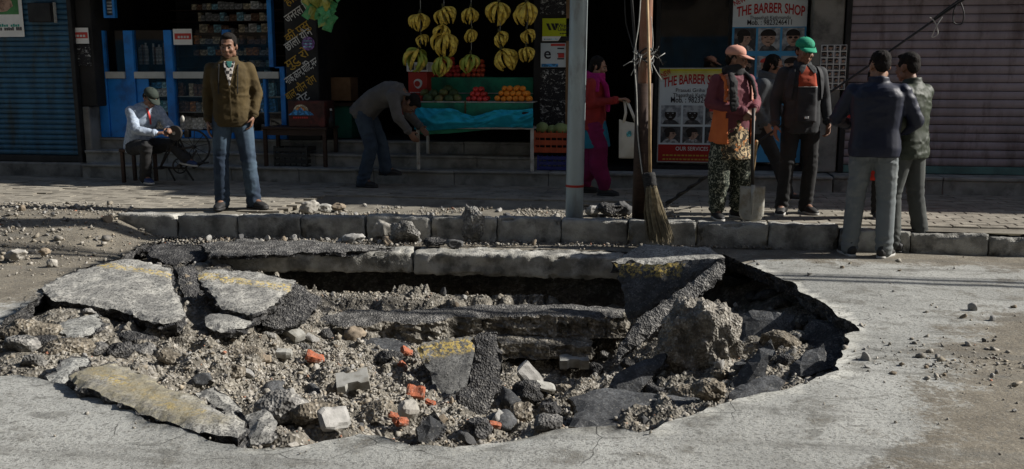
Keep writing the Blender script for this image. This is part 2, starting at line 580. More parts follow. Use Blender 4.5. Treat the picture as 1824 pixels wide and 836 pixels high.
pm('sign_pale', (.60, .66, .68), (.52, .59, .62), 3, .6, .05, 40, .001)
pm('sign_blue', (.07, .32, .58), (.06, .27, .5), 3, .6, .05, 40, .001)
pm('sign_red', (.33, .018, .015), (.28, .015, .012), 3, .6, .05, 40, .001)
pm('photo_grey', (.40, .43, .45), (.16, .18, .20), 11, .6, 0, lo=.4, hi=.62)
pm('photo_dark', (.045, .048, .052), (.16, .15, .145), 12, .6, 0, lo=.45, hi=.7)
pm('photo_skin', (.44, .29, .215), (.17, .10, .07), 15, .6, 0, lo=.42, hi=.66)
pm('photo_hair', (.022, .018, .016), None, 12, .6, 0)
pm('photo_green', (.08, .26, .09), (.05, .17, .06), 6, .6, 0)
t = NT('posters_torn')
c = t.coord('Object', (1, 1, 1.6))
n = t.noise(c, 13, 9, .78, 1.2)
col = t.mix(t.ramp(n, .555, .585), (.022, .022, .024), (.50, .50, .48))
t.fin(col, .8)
# shop glass
t = NT('glass')
tr = t.new("ShaderNodeBsdfTransparent")
tr.inputs[0].default_value = (.99, .995, .992, 1)
gl = t.new("ShaderNodeBsdfGlossy")
gl.inputs['Roughness'].default_value = .02
fr = t.new("ShaderNodeFresnel")
fr.inputs[0].default_value = 1.5
ms = t.new("ShaderNodeMixShader")
t.lk(t.math('MULTIPLY', fr.outputs[0], .7), ms.inputs[0])
t.lk(tr.outputs[0], ms.inputs[1])
t.lk(gl.outputs[0], ms.inputs[2])
t.lk(ms.outputs[0], t.n["Material Output"].inputs[0])
# ================================================================ GROUND, PIT, KERB
def sst(a, b, x):
    q = np.clip((x - a) / (b - a), 0, 1)
    return q * q * (3 - 2 * q)
def inpoly(pts, poly):
    pts = np.asarray(pts)
    x, y = pts[:, 0], pts[:, 1]
    r = np.zeros(len(pts), bool)
    n = len(poly)
    for i in range(n):
        x0, y0 = poly[i][0], poly[i][1]
        x1, y1 = poly[(i + 1) % n][0], poly[(i + 1) % n][1]
        if y0 == y1:
            continue
        c = ((y0 > y) != (y1 > y)) & (x < (x1 - x0) * (y - y0) / (y1 - y0) + x0)
        r ^= c
    return r
def densify(poly, step, amp, seed, closed=True, f=6.0):
    out = []
    n = len(poly)
    for i in range(n if closed else n - 1):
        a, b = Vector(poly[i][:2]), Vector(poly[(i + 1) % n][:2])
        k = max(1, int((b - a).length / step))
        for j in range(k):
            out.append(a.lerp(b, j / k))
    if not closed:
        out.append(Vector(poly[-1][:2]))
    if amp > 0:
        arr = np.array([(p.x, p.y, 0) for p in out])
        dx = fbm(arr * f, 4, seed) + .5 * fbm(arr * f * 5, 2, seed + 9)
        dy = fbm(arr * f, 4, seed + 50) + .5 * fbm(arr * f * 5, 2, seed + 70)
        out = [Vector((p.x + amp * dx[i], p.y + amp * dy[i])) for i, p in enumerate(out)]
    return out
def dist_to_poly(pts, poly):
    pts = np.asarray(pts)[:, :2]
    P = np.array([(p[0], p[1]) for p in poly])
    Qn = np.roll(P, -1, 0)
    best = np.full(len(pts), 1e9)
    for a, b in zip(P, Qn):
        ab = b - a
        tt = np.clip(((pts - a) @ ab) / max(ab @ ab, 1e-9), 0, 1)
        best = np.minimum(best, np.hypot(*(pts - a - tt[:, None] * ab).T))
    return best

HOLE_PX = [(-90, 640), (-40, 602), (0, 580), (40, 548), (78, 520), (140, 482), (200, 462), (255, 437), (305, 424), (355, 430), (420, 436), (735, 441), (1100, 448),
           (1290, 452), (1335, 468), (1385, 495), (1425, 512), (1470, 540), (1500, 562), (1525, 590), (1500, 598), (1507, 622), (1488, 645), (1495, 662),
           (1440, 678), (1395, 690), (1330, 706), (1270, 725), (1200, 745), (1140, 770), (1090, 762), (1010, 765), (940, 772), (868, 778), (800, 792), (740, 790),
           (690, 778), (640, 768), (590, 782), (520, 790), (470, 797), (440, 796), (350, 775), (262, 755), (245, 728), (190, 705), (130, 682), (80, 672), (30, 662), (-20, 660)]
HOLE = densify([G(x, y) for x, y in HOLE_PX], .035, .022, 3)

# --- pit floor heights (thin plate spline through surveyed spots)
CP = [(0, 600, -.06), (30, 640, -.08), (100, 560, -.10), (100, 610, -.10), (60, 650, -.08), (200, 610, -.18), (180, 650, -.15), (300, 620, -.22), (280, 580, -.16), (380, 650, -.27), (350, 620, -.25), (380, 710, -.20), (480, 700, -.27),
      (520, 760, -.20), (470, 770, -.16), (600, 640, -.40), (640, 740, -.33), (600, 765, -.2), (700, 690, -.46), (700, 770, -.3), (620, 606, -.48), (560, 575, -.40), (480, 620, -.33), (800, 640, -.58), (800, 760, -.45), (900, 640, -.74), (960, 650, -.72),
      (950, 740, -.70), (880, 765, -.40), (1050, 630, -.74), (1050, 700, -.64), (1150, 640, -.62), (1150, 690, -.5), (1200, 720, -.36), (1100, 740, -.38), (1010, 755, -.42), (1300, 600, -.40), (1250, 560, -.60), (1300, 520, -.50), (1400, 560, -.28), (1360, 600, -.32), (1450, 600, -.20), (1420, 640, -.20), (1380, 670, -.24), (1300, 700, -.24),
      (600, 550, -.36), (700, 550, -.36), (800, 550, -.36), (900, 550, -.37), (1000, 550, -.37), (1100, 552, -.40), (600, 528, -.44), (800, 528, -.46), (1000, 528, -.46), (560, 592, -.44), (640, 597, -.50), (720, 599, -.52), (800, 601, -.54), (880, 603, -.56), (960, 604, -.58), (1080, 602, -.60), (540, 540, -.30),
      (560, 500, -.42), (450, 480, -.22), (350, 470, -.16), (300, 450, -.14), (400, 520, -.16), (330, 510, -.13), (200, 500, -.12), (120, 520, -.12), (260, 520, -.13), (450, 545, -.22), (480, 570, -.28)]
cps = [G(*c) for c in CP]
for i, p in enumerate(HOLE[::9]):
    q = i * 9 / len(HOLE)
    z = -.14
    if p.y > 7.4 and p.x > -3.3: z = -.46
    elif p.x > .5 and p.y > 5.3: z = -.34
    elif p.y < 3.9: z = -.2
    cps.append(Vector((p.x, p.y, z)))
for x in np.linspace(-3.2, .6, 6):
    cps.append(Vector((x, 8.25, -.5)))
A = np.array([tuple(p) for p in cps])
def tps_k(d):
    return np.where(d > 1e-9, d * d * np.log(np.maximum(d, 1e-9)), 0)
K = tps_k(np.hypot(A[:, None, 0] - A[None, :, 0], A[:, None, 1] - A[None, :, 1])) + np.eye(len(A)) * .02
Pm = np.c_[np.ones(len(A)), A[:, :2]]
Ls = np.zeros((len(A) + 3,) * 2)
Ls[:len(A), :len(A)] = K
Ls[:len(A), len(A):] = Pm
Ls[len(A):, :len(A)] = Pm.T
sol = np.linalg.solve(Ls, np.r_[A[:, 2], 0, 0, 0])
GX0, GX1, GY0, GY1, GS = -5.3, 2.3, 2.9, 8.75, .022
xs = np.arange(GX0, GX1, GS)
ys = np.arange(GY0, GY1, GS)
XX, YY = np.meshgrid(xs, ys)
pt = np.c_[XX.ravel(), YY.ravel()]
zz = np.zeros(len(pt))
for i0 in range(0, len(pt), 20000):
    q = pt[i0:i0 + 20000]
    zz[i0:i0 + 20000] = tps_k(np.hypot(q[:, None, 0] - A[None, :, 0], q[:, None, 1] - A[None, :, 1])) @ sol[:len(A)] + sol[len(A)] + q @ sol[len(A) + 1:]
p3 = np.c_[pt, np.zeros(len(pt))]
ins = inpoly(pt, HOLE)
dh = dist_to_poly(pt, HOLE[::3])
amp = np.clip(np.where(ins, dh / .25, 0), .25, 1)
zz += amp * (.05 * fbm(p3 * 2.2, 3, 5) + .085 * (np.abs(fbm(p3 * 5.5, 4, 8)) - .3) + .03 * (np.abs(fbm(p3 * 14, 3, 10)) - .3) + .012 * fbm(p3 * 24, 3, 12))
lay = sst(7.0, 7.15, pt[:, 1] - .13 * (pt[:, 0] + 2.0)) * sst(-3.5, -3.1, pt[:, 0]) * (1 - sst(-.3, .1, pt[:, 0]))
zq = np.round((zz + .02 * fbm(p3 * 3, 2, 15)) / .10) * .10       # broken horizontal layers in the far wall
zz = zz * (1 - .6 * lay) + zq * .6 * lay
zz = np.clip(zz, -1.0, -.07)
bw = 7.96 + .13 * (pt[:, 0] + .41) + .42                      # back wall of the trench under the kerb
sb = np.clip((pt[:, 1] - bw) / .16, 0, 1)
zz = zz * (1 - sb) + sb * (-.05)
bfl = 7.56 + .13 * (pt[:, 0] + 2.4)                             # open cavity under the gutter edging
cav = sst(-.26, -.12, pt[:, 1] - bfl) * sst(-3.45, -3.2, pt[:, 0]) * (1 - sst(.0, .25, pt[:, 0])) * (1 - sb)
zz = zz * (1 - cav) + np.minimum(zz, -.50 + .04 * fbm(p3 * 7, 3, 19)) * cav
out = ~ins & (pt[:, 1] < bw)
wl = np.clip(dh / .35, 0, 1)
zz = np.where(out, zz * (1 - wl) + wl * -.17, zz)             # tucked under the road crust outside the hole
zz = np.where(out, np.minimum(zz, -.115), zz)
ZZ = zz.reshape(XX.shape)
def ter(x, y):
    fx = np.clip((np.asarray(x) - GX0) / GS, 0, len(xs) - 1.001)
    fy = np.clip((np.asarray(y) - GY0) / GS, 0, len(ys) - 1.001)
    i, j = fx.astype(int), fy.astype(int)
    u, v = fx - i, fy - j
    return (ZZ[j, i] * (1 - u) + ZZ[j, i + 1] * u) * (1 - v) + (ZZ[j + 1, i] * (1 - u) + ZZ[j + 1, i + 1] * u) * v
nx, ny = len(xs), len(ys)
ii = (np.arange(ny - 1)[:, None] * nx + np.arange(nx - 1)[None, :]).ravel()
tri = np.r_[np.c_[ii, ii + 1, ii + nx + 1], np.c_[ii, ii + nx + 1, ii + nx]]
me = raw_mesh('pit_floor', np.c_[pt, zz], tri, 'soil', smooth=True)
link(me, 'pit_floor', None, (0, 0, 0), kind='structure')

# --- the road: one sheet with the broken hole in it, and its broken edge
def kerb_y(x):
    return float(np.interp(x, [-14, -5.6, -4.9, -2.85, -1.28, .6, 3, 9, 40], [8.2, 7.86, 7.86, 8.02, 8.16, 8.2, 8.2, 8.25, 8.3]))
outer = [Vector((-70, -60)), Vector((70, -60)), Vector((70, 8.45)), Vector((-70, 8.45))]
vs2 = list(outer) + list(HOLE)
ed = [(i, (i + 1) % 4) for i in range(4)] + [(4 + i, 4 + (i + 1) % len(HOLE)) for i in range(len(HOLE))]
gp = [(x + NP.uniform(-.03, .03), y + NP.uniform(-.03, .03)) for x in np.arange(-8.5, 6.5, .10) for y in np.arange(2.2, 8.4, .10)]
gp += [(x + NP.uniform(-.2, .2), y + NP.uniform(-.2, .2)) for x in np.arange(-16, 16, .9) for y in np.arange(-8, 2.2, .9)]
ga = np.array(gp)
keep = ~inpoly(ga, HOLE) & (dist_to_poly(ga, HOLE[::3]) > .04)
vs2 += [Vector(q) for q in ga[keep]]
cv, ce, cf, _, _, _ = delaunay_2d_cdt(vs2, ed, [], 0, 1e-6)
co = np.array([(v.x, v.y, 0) for v in cv])
ft = np.array([f for f in cf if len(f) == 3])
ft = ft[~inpoly(co[ft].mean(1)[:, :2], HOLE)]
a3 = co[ft]
ar = np.cross(a3[:, 1] - a3[:, 0], a3[:, 2] - a3[:, 0])[:, 2]
ft[ar < 0] = ft[ar < 0][:, ::-1]
dre = dist_to_poly(co, HOLE[::3])
def road_z(p):
    p = np.asarray(p)
    z = .010 * fbm(np.c_[p[:, :2], np.zeros(len(p))] * 1.1, 3, 31)
    d = np.hypot((p[:, 0] + 6.6) / 1.9, (p[:, 1] - 7.75) / 1.15)
    w = np.clip(1 - d, 0, 1)
    ramp = sst(-4.55, -5.2, p[:, 0]) * sst(6.8, 7.95, p[:, 1]) * .185
    return z + .06 * w * w * (3 - 2 * w) * (p[:, 0] < -3.5) + ramp
rz = road_z(co)
far = (np.abs(co[:, 0]) > 15) | (co[:, 1] < -7)
rz[far] = 0
co[:, 2] = rz - .018 * np.clip(1 - dre / .12, 0, 1) * (fbm(co * 3, 2, 77) + .2)
def sst(a, b, x):
    q = np.clip((x - a) / (b - a), 0, 1)
    return q * q * (3 - 2 * q)
def dust_at(p):
    x, y = p[:, 0], p[:, 1]
    right = sst(1.1, 2.0, x + .35 * (5.2 - y)) * (1 - .75 * sst(5.6, 6.5, y) * (1 - sst(7.5, 8.0, y)))
    left = sst(-3.9, -4.6, x) * sst(4.8, 5.6, y)
    back = sst(7.5, 7.9, y) * .8
    return np.clip(np.maximum(np.maximum(right, left), back), 0, 1)
cols = np.zeros((len(co), 4), np.float32)
cols[:, 0] = dust_at(co)
cols[:, 2] = .9 * np.clip(1 - dre / .75, 0, 1) ** .7
n0 = len(co)
ring = [i for i in range(4, 4 + len(HOLE))]
hp = np.array([(v.x, v.y, 0) for v in HOLE])
nrm = np.roll(hp, -1, 0) - np.roll(hp, 1, 0)
nrm = np.c_[nrm[:, 1], -nrm[:, 0]]
nrm /= np.maximum(np.hypot(nrm[:, 0], nrm[:, 1])[:, None], 1e-9)
cen = hp[:, :2] + nrm * .05
if inpoly(cen[:60], HOLE).mean() > .5:
    nrm = -nrm                                               # nrm points out of the hole, under the road
rows = [ring]
allco = [co]
mi = [0] * len(ft)
tris = [tuple(f) for f in ft]
for k, dz in enumerate((.018, .045, .075, .115)):
    jit = .016 * NP.randn(len(hp)) + .02 * fbm(np.c_[hp[:, :2] * 9, np.full(len(hp), k * 3.1)], 2, 90)
    q = hp.copy()
    q[:, :2] += nrm * (jit + (.012 * k))[:, None]
    q[:, 2] = co[ring, 2] - dz + .008 * NP.randn(len(hp))
    rows.append(list(range(sum(len(a) for a in allco), sum(len(a) for a in allco) + len(hp))))
    allco.append(q)
L = len(hp)
for r0, r1 in zip(rows[:-1], rows[1:]):
    for i in range(L):
        j = (i + 1) % L
        tris += [(r0[i], r0[j], r1[j]), (r0[i], r1[j], r1[i])]
        mi += [1, 1]
co_all = np.vstack(allco)
cc = np.zeros((len(co_all), 4), np.float32)
cc[:n0] = cols
me = raw_mesh('road', co_all, np.array(tris), ['road', 'broken_asphalt'], mi, cols=cc)
link(me, 'road', None, (0, 0, 0), kind='structure')

# --- pavement bed behind the kerb
PZ = .2
def pav_z(x, y):                                             # torn-up strip behind the kerb lies lower
    w = sst(-4.1, -3.6, x) * (1 - sst(-.35, .05, x)) * (1 - sst(9.35, 9.6, y))
    return .183 - .05 * w
X2, Y2 = np.meshgrid(np.r_[-40, -20, np.arange(-12, 8, .08), 12, 20, 40], np.linspace(0, 1, 46))
nxx, nyy = X2.shape[1], X2.shape[0]
ky = np.array([kerb_y(x) for x in X2[0]])
Yp = (ky[None, :] + .05) * (1 - Y2) + 14.2 * Y2 ** 1.6 + (ky[None, :] + .05) * (Y2 - Y2 ** 1.6) * 0
Yp = (ky[None, :] + .05) + (14.2 - ky[None, :]) * Y2 ** 1.7
p2 = np.c_[X2.ravel(), Yp.ravel()]
z2 = pav_z(p2[:, 0], p2[:, 1]) + .012 * fbm(np.c_[p2, np.zeros(len(p2))] * 4, 3, 41) * (pav_z(p2[:, 0], p2[:, 1]) < .17) + .003 * fbm(np.c_[p2, np.zeros(len(p2))] * 2, 2, 43)
ii = (np.arange(nyy - 1)[:, None] * nxx + np.arange(nxx - 1)[None, :]).ravel()
me = raw_mesh('pavement', np.c_[p2, z2], np.r_[np.c_[ii, ii + 1, ii + nxx + 1], np.c_[ii, ii + nxx + 1, ii + nxx]], 'pave_bed', smooth=True)
PAVE = link(me, 'pavement', None, (0, 0, 0), kind='structure')
# pavers: singly where they show, joined further off
def paver_mesh(k):
    m = MB()
    m.box(-.108, .108, -.053, .053, -.05, 0, 0, .006)
    return m.mesh('paver', 'paver_pave')
pavs = [paver_mesh(k) for k in range(2)]
rest = MB()
cnt = 0
for r_ in range(24):
    y = 8.42 + r_ * .112
    if y > 10.66: break
    for c_ in range(-64, 34):
        x = c_ * .222 + (.111 if r_ % 2 else 0)
        if y - .06 < kerb_y(x) + .22: continue
        if x < 0.0 and x > -3.75 and y < 9.6: continue
        if -.6 < x <= 0.0 and y < 9.6: continue
        if x < -8.9: continue
        if RND.random() < .012: continue
        dz = PZ + RND.uniform(-.004, .003)
        if x > .02 and x < 5.6 and y < 9.62 and cnt < 298:
            o = bpy.data.objects.new('paver', pavs[cnt % 2])
            COL.objects.link(o)
            o.parent = PAVE
            o.location = (x, y, dz)
            o.rotation_euler = (RND.gauss(0, .012), RND.gauss(0, .01), RND.gauss(0, .012))
            cnt += 1
        else:
            mt = Matrix.Translation((x, y, dz - (.006 if x < -3.5 else 0))) @ Euler((RND.gauss(0, .01), RND.gauss(0, .01), RND.gauss(0, .01))).to_matrix().to_4x4()
            rest.box(-.108, .108, -.053, .053, -.03, 0, 0, 0, mt)
rest.build('distant_pavers', 'paver_pave', PAVE, kind='stuff')

# --- rough blocks
def rough_block(L_, W_, H_, seed, amp=.007, step=.03, rnd=.02, chip=.03):
    """box grid with worn edges: centred in x and y, base at z=0"""
    m = MB()
    nx, ny, nz = max(3, int(L_ / step)), max(3, int(W_ / step)), max(3, int(H_ / step))
    idx = {}
    def vid(i, j, k):
        if (i, j, k) not in idx:
            idx[i, j, k] = len(m.v)
            m.v.append((-L_ / 2 + L_ * i / nx, -W_ / 2 + W_ * j / ny, H_ * k / nz))
        return idx[i, j, k]
    for i in range(nx):
        for j in range(ny):
            m.f.append((vid(i, j, nz), vid(i + 1, j, nz), vid(i + 1, j + 1, nz), vid(i, j + 1, nz)))
            m.f.append((vid(i, j + 1, 0), vid(i + 1, j + 1, 0), vid(i + 1, j, 0), vid(i, j, 0)))
    for i in range(nx):
        for k in range(nz):
            m.f.append((vid(i, 0, k), vid(i + 1, 0, k), vid(i + 1, 0, k + 1), vid(i, 0, k + 1)))
            m.f.append((vid(i + 1, ny, k), vid(i, ny, k), vid(i, ny, k + 1), vid(i + 1, ny, k + 1)))
    for j in range(ny):
        for k in range(nz):
            m.f.append((vid(0, j + 1, k), vid(0, j, k), vid(0, j, k + 1), vid(0, j + 1, k + 1)))
            m.f.append((vid(nx, j, k), vid(nx, j + 1, k), vid(nx, j + 1, k + 1), vid(nx, j, k + 1)))
    m.m = [0] * len(m.f)
    a = np.array(m.v)
    hs = np.array([L_ / 2, W_ / 2, H_ / 2])
    c = np.array([0, 0, H_ / 2])
    l = a - c
    inn = np.clip(l, -(hs - rnd), hs - rnd)
    d = l - inn
    ln = np.linalg.norm(d, axis=1)
    k = ln > rnd
    d[k] *= (rnd / ln[k])[:, None]
    a = c + inn + d
    nd = l / hs
    nd = np.sign(nd) * np.abs(nd) ** 6
    nd /= np.maximum(np.linalg.norm(nd, axis=1)[:, None], 1e-9)
    edge = (np.sort(np.abs(l) / hs, axis=1)[:, 1] > .88)
    off = np.array([seed * 3.7, seed * 1.3, 0])
    dsp = amp * fbm((a + off) * 11, 3, seed) + amp * .5 * fbm((a + off) * 40, 2, seed + 3)
    dsp -= chip * edge * np.clip(fbm((a + off) * 7, 3, seed + 5) - .25, 0, 1)
    a += nd * dsp[:, None]
    m.v = [tuple(q) for q in a]
    return m
# --- kerb of concrete stones
KERB = thing('kerb', None, None, (0, 0, 0))
KERB['kind'] = 'structure'
x = -5.05
k = 0
while x < 5.2:
    L_ = .60 + RND.uniform(-.03, .03)
    a, b = Vector((x, kerb_y(x), 0)), Vector((x + L_, kerb_y(x + L_), 0))
    m = rough_block(L_ - .012, .17, .30, k + 1, .008, .024, .007, .09)
    mt = Matrix.Translation(((a.x + b.x) / 2, (a.y + b.y) / 2 + .085, -.085 + RND.uniform(-.012, .008) - (.05 * sst(.7, 2.2, x)))) @ Euler((RND.gauss(0, .02), RND.gauss(0, .008), math.atan2(b.y - a.y, b.x - a.x))).to_matrix().to_4x4()
    m.v = [tuple(mt @ Vector(q)) for q in m.v]
    m.build('kerb_stone', 'kerb', KERB, smooth=True)
    x += L_
    k += 1
m = MB()
for x0, x1 in ((-40, -5.06), (5.25, 40)):
    m.box(x0, x1, 8.2, 8.38, -.1, .2 if x0 > 0 else .10)
m.build('distant_kerb_stones', 'kerb', KERB, kind='stuff')

# --- exposed concrete gutter beams bridging the trench
def beam(a, b, w, h, seed, label):
    a, b = Vector(a), Vector(b)
    L_ = (b - a).length
    m = rough_block(L_ - .01, w, h, seed, .014, .022, .012, .12)
    mt = Matrix.Translation((a + b) / 2) @ Euler((RND.gauss(0, .01), 0, math.atan2(b.y - a.y, b.x - a.x))).to_matrix().to_4x4()
    m.v = [tuple(mt @ Vector((q[0], q[1] + w / 2, q[2] - h))) for q in m.v]
    m.build('concrete_edging', 'beam', None, smooth=True, label=label, cat='concrete edging', group='concrete gutter edging left bridging the trench')
bz = .012
b0, b1, b2 = G(372, 452, bz), G(735, 451, bz), G(1112, 460, bz)
beam(b0, b1, .30, .17, 21, 'left length of the weathered concrete gutter edging bridging the dark trench')
beam(b1, b2, .30, .18, 22, 'right length of concrete gutter edging that runs under the tilted yellow-marked asphalt slab')

# ---------------------------------------------------------------- broken slabs
def slab(px, p0, n, th, label, mats=('slab_top', 'broken_asphalt'), stripe=None, moss=0.0, seed=1, amp=.012, name='asphalt_slab', cat='asphalt slab', group='broken asphalt slabs in the collapsed road', step=.03, under=.3):
    n = Vector(n).normalized()
    W_ = [PL(x, y, p0, n) for x, y in px]
    s, u, _ = frame(n, (0, 1, 0))
    o = sum(W_, Vector()) / len(W_)
    P2 = [Vector(((q - o).dot(s), (q - o).dot(u))) for q in W_]
    ar = sum(P2[i].x * P2[(i + 1) % len(P2)].y - P2[(i + 1) % len(P2)].x * P2[i].y for i in range(len(P2)))
    if ar < 0: P2 = P2[::-1]
    rim = densify(P2, step, amp, seed * 7, f=9)
    arr = np.array([(p.x, p.y) for p in rim])
    lo, hi = arr.min(0), arr.max(0)
    gs = .03 if stripe else .05
    gx = np.array([(x + NP.uniform(-.3, .3) * gs, y + NP.uniform(-.3, .3) * gs) for x in np.arange(lo[0], hi[0], gs) for y in np.arange(lo[1], hi[1], gs)])
    gx = gx[inpoly(gx, rim) & (dist_to_poly(gx, rim) > gs * .5)] if len(gx) else gx.reshape(0, 2)
    vin = list(rim) + [Vector(q) for q in gx]
    cv, ce, cf, _, _, _ = delaunay_2d_cdt(vin, [(i, (i + 1) % len(rim)) for i in range(len(rim))], [], 1, 1e-6)
    q2 = np.array([(v.x, v.y, 0) for v in cv])
    fs = [tuple(f) for f in cf]
    top = np.array([o + s * v.x + u * v.y for v in cv])
    dr = dist_to_poly(q2, rim)
    h = .012 * fbm(np.c_[q2[:, :2] * 3, np.full(len(q2), seed)], 3, seed) + .006 * fbm(np.c_[q2[:, :2] * 16, np.full(len(q2), seed)], 2, seed + 1) - .016 * np.clip(1 - dr / .04, 0, 1) * (.5 + NP.rand(len(q2)))
    top += np.array(n)[None] * h[:, None]
    m = MB()
    fs = [f if (q2[f[1]] - q2[f[0]])[0] * (q2[f[2]] - q2[f[0]])[1] - (q2[f[1]] - q2[f[0]])[1] * (q2[f[2]] - q2[f[0]])[0] > 0 else f[::-1] for f in fs]
    m.add(top, fs, 0)
    L_ = len(rim)
    rn = np.roll(arr, -1, 0) - np.roll(arr, 1, 0)
    rn = np.c_[rn[:, 1], -rn[:, 0]]
    rn /= np.maximum(np.linalg.norm(rn, axis=1)[:, None], 1e-9)
    prev = list(range(L_))
    K_ = max(3, int(th / .022))
    for k in range(1, K_ + 1):
        f_ = k / K_
        jit = .011 * NP.randn(L_) + .018 * fbm(np.c_[arr * 10, np.full(L_, k * 2.3)], 2, seed + 20) - under * th * f_ * f_
        q = arr + rn * jit[:, None]
        P3 = [o + s * a_ + u * b_ - n * (th * f_ + NP.uniform(-.006, .006)) for a_, b_ in q]
        base = len(m.v)
        m.v += [tuple(w) for w in P3]
        for i in range(L_):
            j = (i + 1) % L_
            m.f.append((prev[j], prev[i], base + i, base + j))
            m.m.append(1)
        prev = list(range(base, base + L_))
    c = o - n * th * 1.02
    base = len(m.v)
    m.v.append(tuple(c))
    for i in range(L_):
        m.f.append((prev[(i + 1) % L_], prev[i], base))
        m.m.append(1)
    a = np.array(m.v)
    loc = Vector((a[:, 0].mean(), a[:, 1].mean(), a[:, 2].min()))
    me = m.mesh(name, list(mats), loc)
    col = np.zeros((len(m.v), 4), np.float32)
    if stripe:
        (ax, ay), (bx, by), wd = stripe
        A_, B_ = PL(ax, ay, p0, n), PL(bx, by, p0, n)
        A2, B2 = np.array(((A_ - o).dot(s), (A_ - o).dot(u))), np.array(((B_ - o).dot(s), (B_ - o).dot(u)))
        dd = (B2 - A2) / np.linalg.norm(B2 - A2)
        rel = q2[:, :2] - A2
        dist = np.abs(rel[:, 0] * dd[1] - rel[:, 1] * dd[0])
        tt = rel @ dd
        col[:len(q2), 1] = (1 - sst(wd * .75, wd * 1.15, dist)) * (tt > -.1) * (tt < np.linalg.norm(B2 - A2) + .1)
    if moss:
        col[:len(q2), 2] = moss * sst(-.2, .4, fbm(np.c_[q2[:, :2] * 3, np.zeros(len(q2))], 3, seed + 8) + .25)
    at = me.attributes.new('col', 'FLOAT_COLOR', 'POINT')
    at.data.foreach_set('color', col.ravel())
    return link(me, name, None, loc, label=label, cat=cat, group=group)
ico = {}
def ico_mesh(sub):
    if sub not in ico:
        b = bmesh.new()
        bmesh.ops.create_icosphere(b, subdivisions=sub, radius=1)
        b.verts.ensure_lookup_table()
        ico[sub] = (np.array([v.co[:] for v in b.verts]), np.array([[v.index for v in f.verts] for f in b.faces]))
        b.free()
    return ico[sub]
def lump(c, r, label, mat='clod', seed=1, sub=4, rough=.22, name='boulder', cat='rubble lump', group='lumps of rubble in the pit', rot=0.0, facet=.5):
    v, f = ico_mesh(sub)
    v = v.copy()
    rs = np.random.RandomState(seed)
    for k in range(9):                                       # flat broken faces
        d = rs.randn(3)
        d /= np.linalg.norm(d)
        lim = rs.uniform(.62, .92)
        e = v @ d
        v -= d[None] * (np.clip(e - lim, 0, 1) * facet * 1.6)[:, None]
    off = rs.uniform(-20, 20, 3)
    nn = v / np.linalg.norm(v, axis=1)[:, None]
    v += nn * (rough * .6 * fbm(v * 1.6 + off, 3, seed) + rough * .4 * fbm(v * 5 + off, 3, seed + 1) + rough * .16 * fbm(v * 16 + off, 2, seed + 2))[:, None]
    v = v * np.array(r)
    cs, sn = math.cos(rot), math.sin(rot)
    v = np.c_[v[:, 0] * cs - v[:, 1] * sn, v[:, 0] * sn + v[:, 1] * cs, v[:, 2]]
    me = raw_mesh(name, v, f, mat, smooth=sub >= 4)
    return link(me, name, None, c, label=label, cat=cat, group=group)

UP = (0, 0, 1)
slab([(71, 509), (137, 479), (182, 466), (222, 457), (302, 472), (306, 499), (330, 559), (316, 573), (279, 573), (211, 548), (137, 536), (91, 530)], G(200, 510, .015), (.06, -.10, 1), .11,
     'large flat grey asphalt slab with worn yellow line along its far side, leftmost in the hole', stripe=((178, 468), (308, 492), .045), seed=2)
slab([(347, 482), (398, 475), (462, 482), (528, 497), (512, 520), (482, 544), (450, 559), (393, 543), (370, 514)], G(430, 515, -.01), (.10, -.16, 1), .11,
     'second asphalt slab with a yellow line, behind the small flat grey slab', stripe=((360, 489), (520, 513), .05), seed=3)
slab([(456, 557), (486, 545), (527, 500), (545, 516), (577, 533), (548, 570), (500, 582), (470, 580)], G(515, 550, -.16), (.35, -.6, .75), .12,
     'black crumbling asphalt chunk hanging off the right end of a yellow-lined slab', mats=('broken_asphalt', 'broken_asphalt'), seed=4, amp=.018)
slab([(367, 560), (399, 553), (453, 570), (430, 584), (394, 590), (368, 580)], G(405, 572, -.13), (.02, -.12, 1), .055, 'small flat grey asphalt slab below the two yellow-lined slabs', seed=5)
slab([(92, 577), (130, 563), (171, 555), (192, 572), (160, 592), (130, 607)], G(140, 580, -.04), (.05, -.08, 1), .045, 'pale kite-shaped piece of asphalt on brown soil left of the gravel', mats=('slab_top_light', 'broken_asphalt'), seed=6)
slab([(84, 667), (108, 638), (151, 627), (163, 638), (122, 677), (100, 677)], G(120, 655, -.01), (.02, -.05, 1), .05, 'small pale asphalt piece by the upper end of the long mossy slab', mats=('slab_top_light', 'broken_asphalt'), seed=7)
slab([(125, 660), (145, 645), (211, 639), (250, 660), (285, 679), (360, 710), (433, 745), (440, 762), (425, 778), (370, 770), (310, 752), (248, 728), (190, 702), (135, 684)], G(280, 706, .045), (.03, -.05, 1), .12,
     'long thick asphalt slab with yellow-brown dirt on top along the near edge of the hole', stripe=((180, 660), (330, 730), .05), moss=.75, seed=8, amp=.016, under=.1)
slab([(262, 742), (320, 757), (380, 775), (430, 787), (440, 797), (350, 783), (262, 758)], G(340, 770, -.03), (.02, -.15, 1), .07, 'lower asphalt layer peeling out beneath the long mossy slab', mats=('slab_top_dark', 'broken_asphalt'), seed=9)
slab([(348, 700), (381, 687), (432, 722), (434, 742), (398, 728)], G(390, 710, -.12), (.1, -.1, 1), .04, 'thin pale grey asphalt flake beside the right end of the long mossy slab', seed=10)
slab([(437, 732), (472, 722), (492, 750), (478, 778), (445, 786)], G(465, 755, -.08), (-.15, -.3, 1), .08, 'pale angular asphalt block at the near rim beside the mossy slab', mats=('slab_top', 'broken_grey'), seed=11)
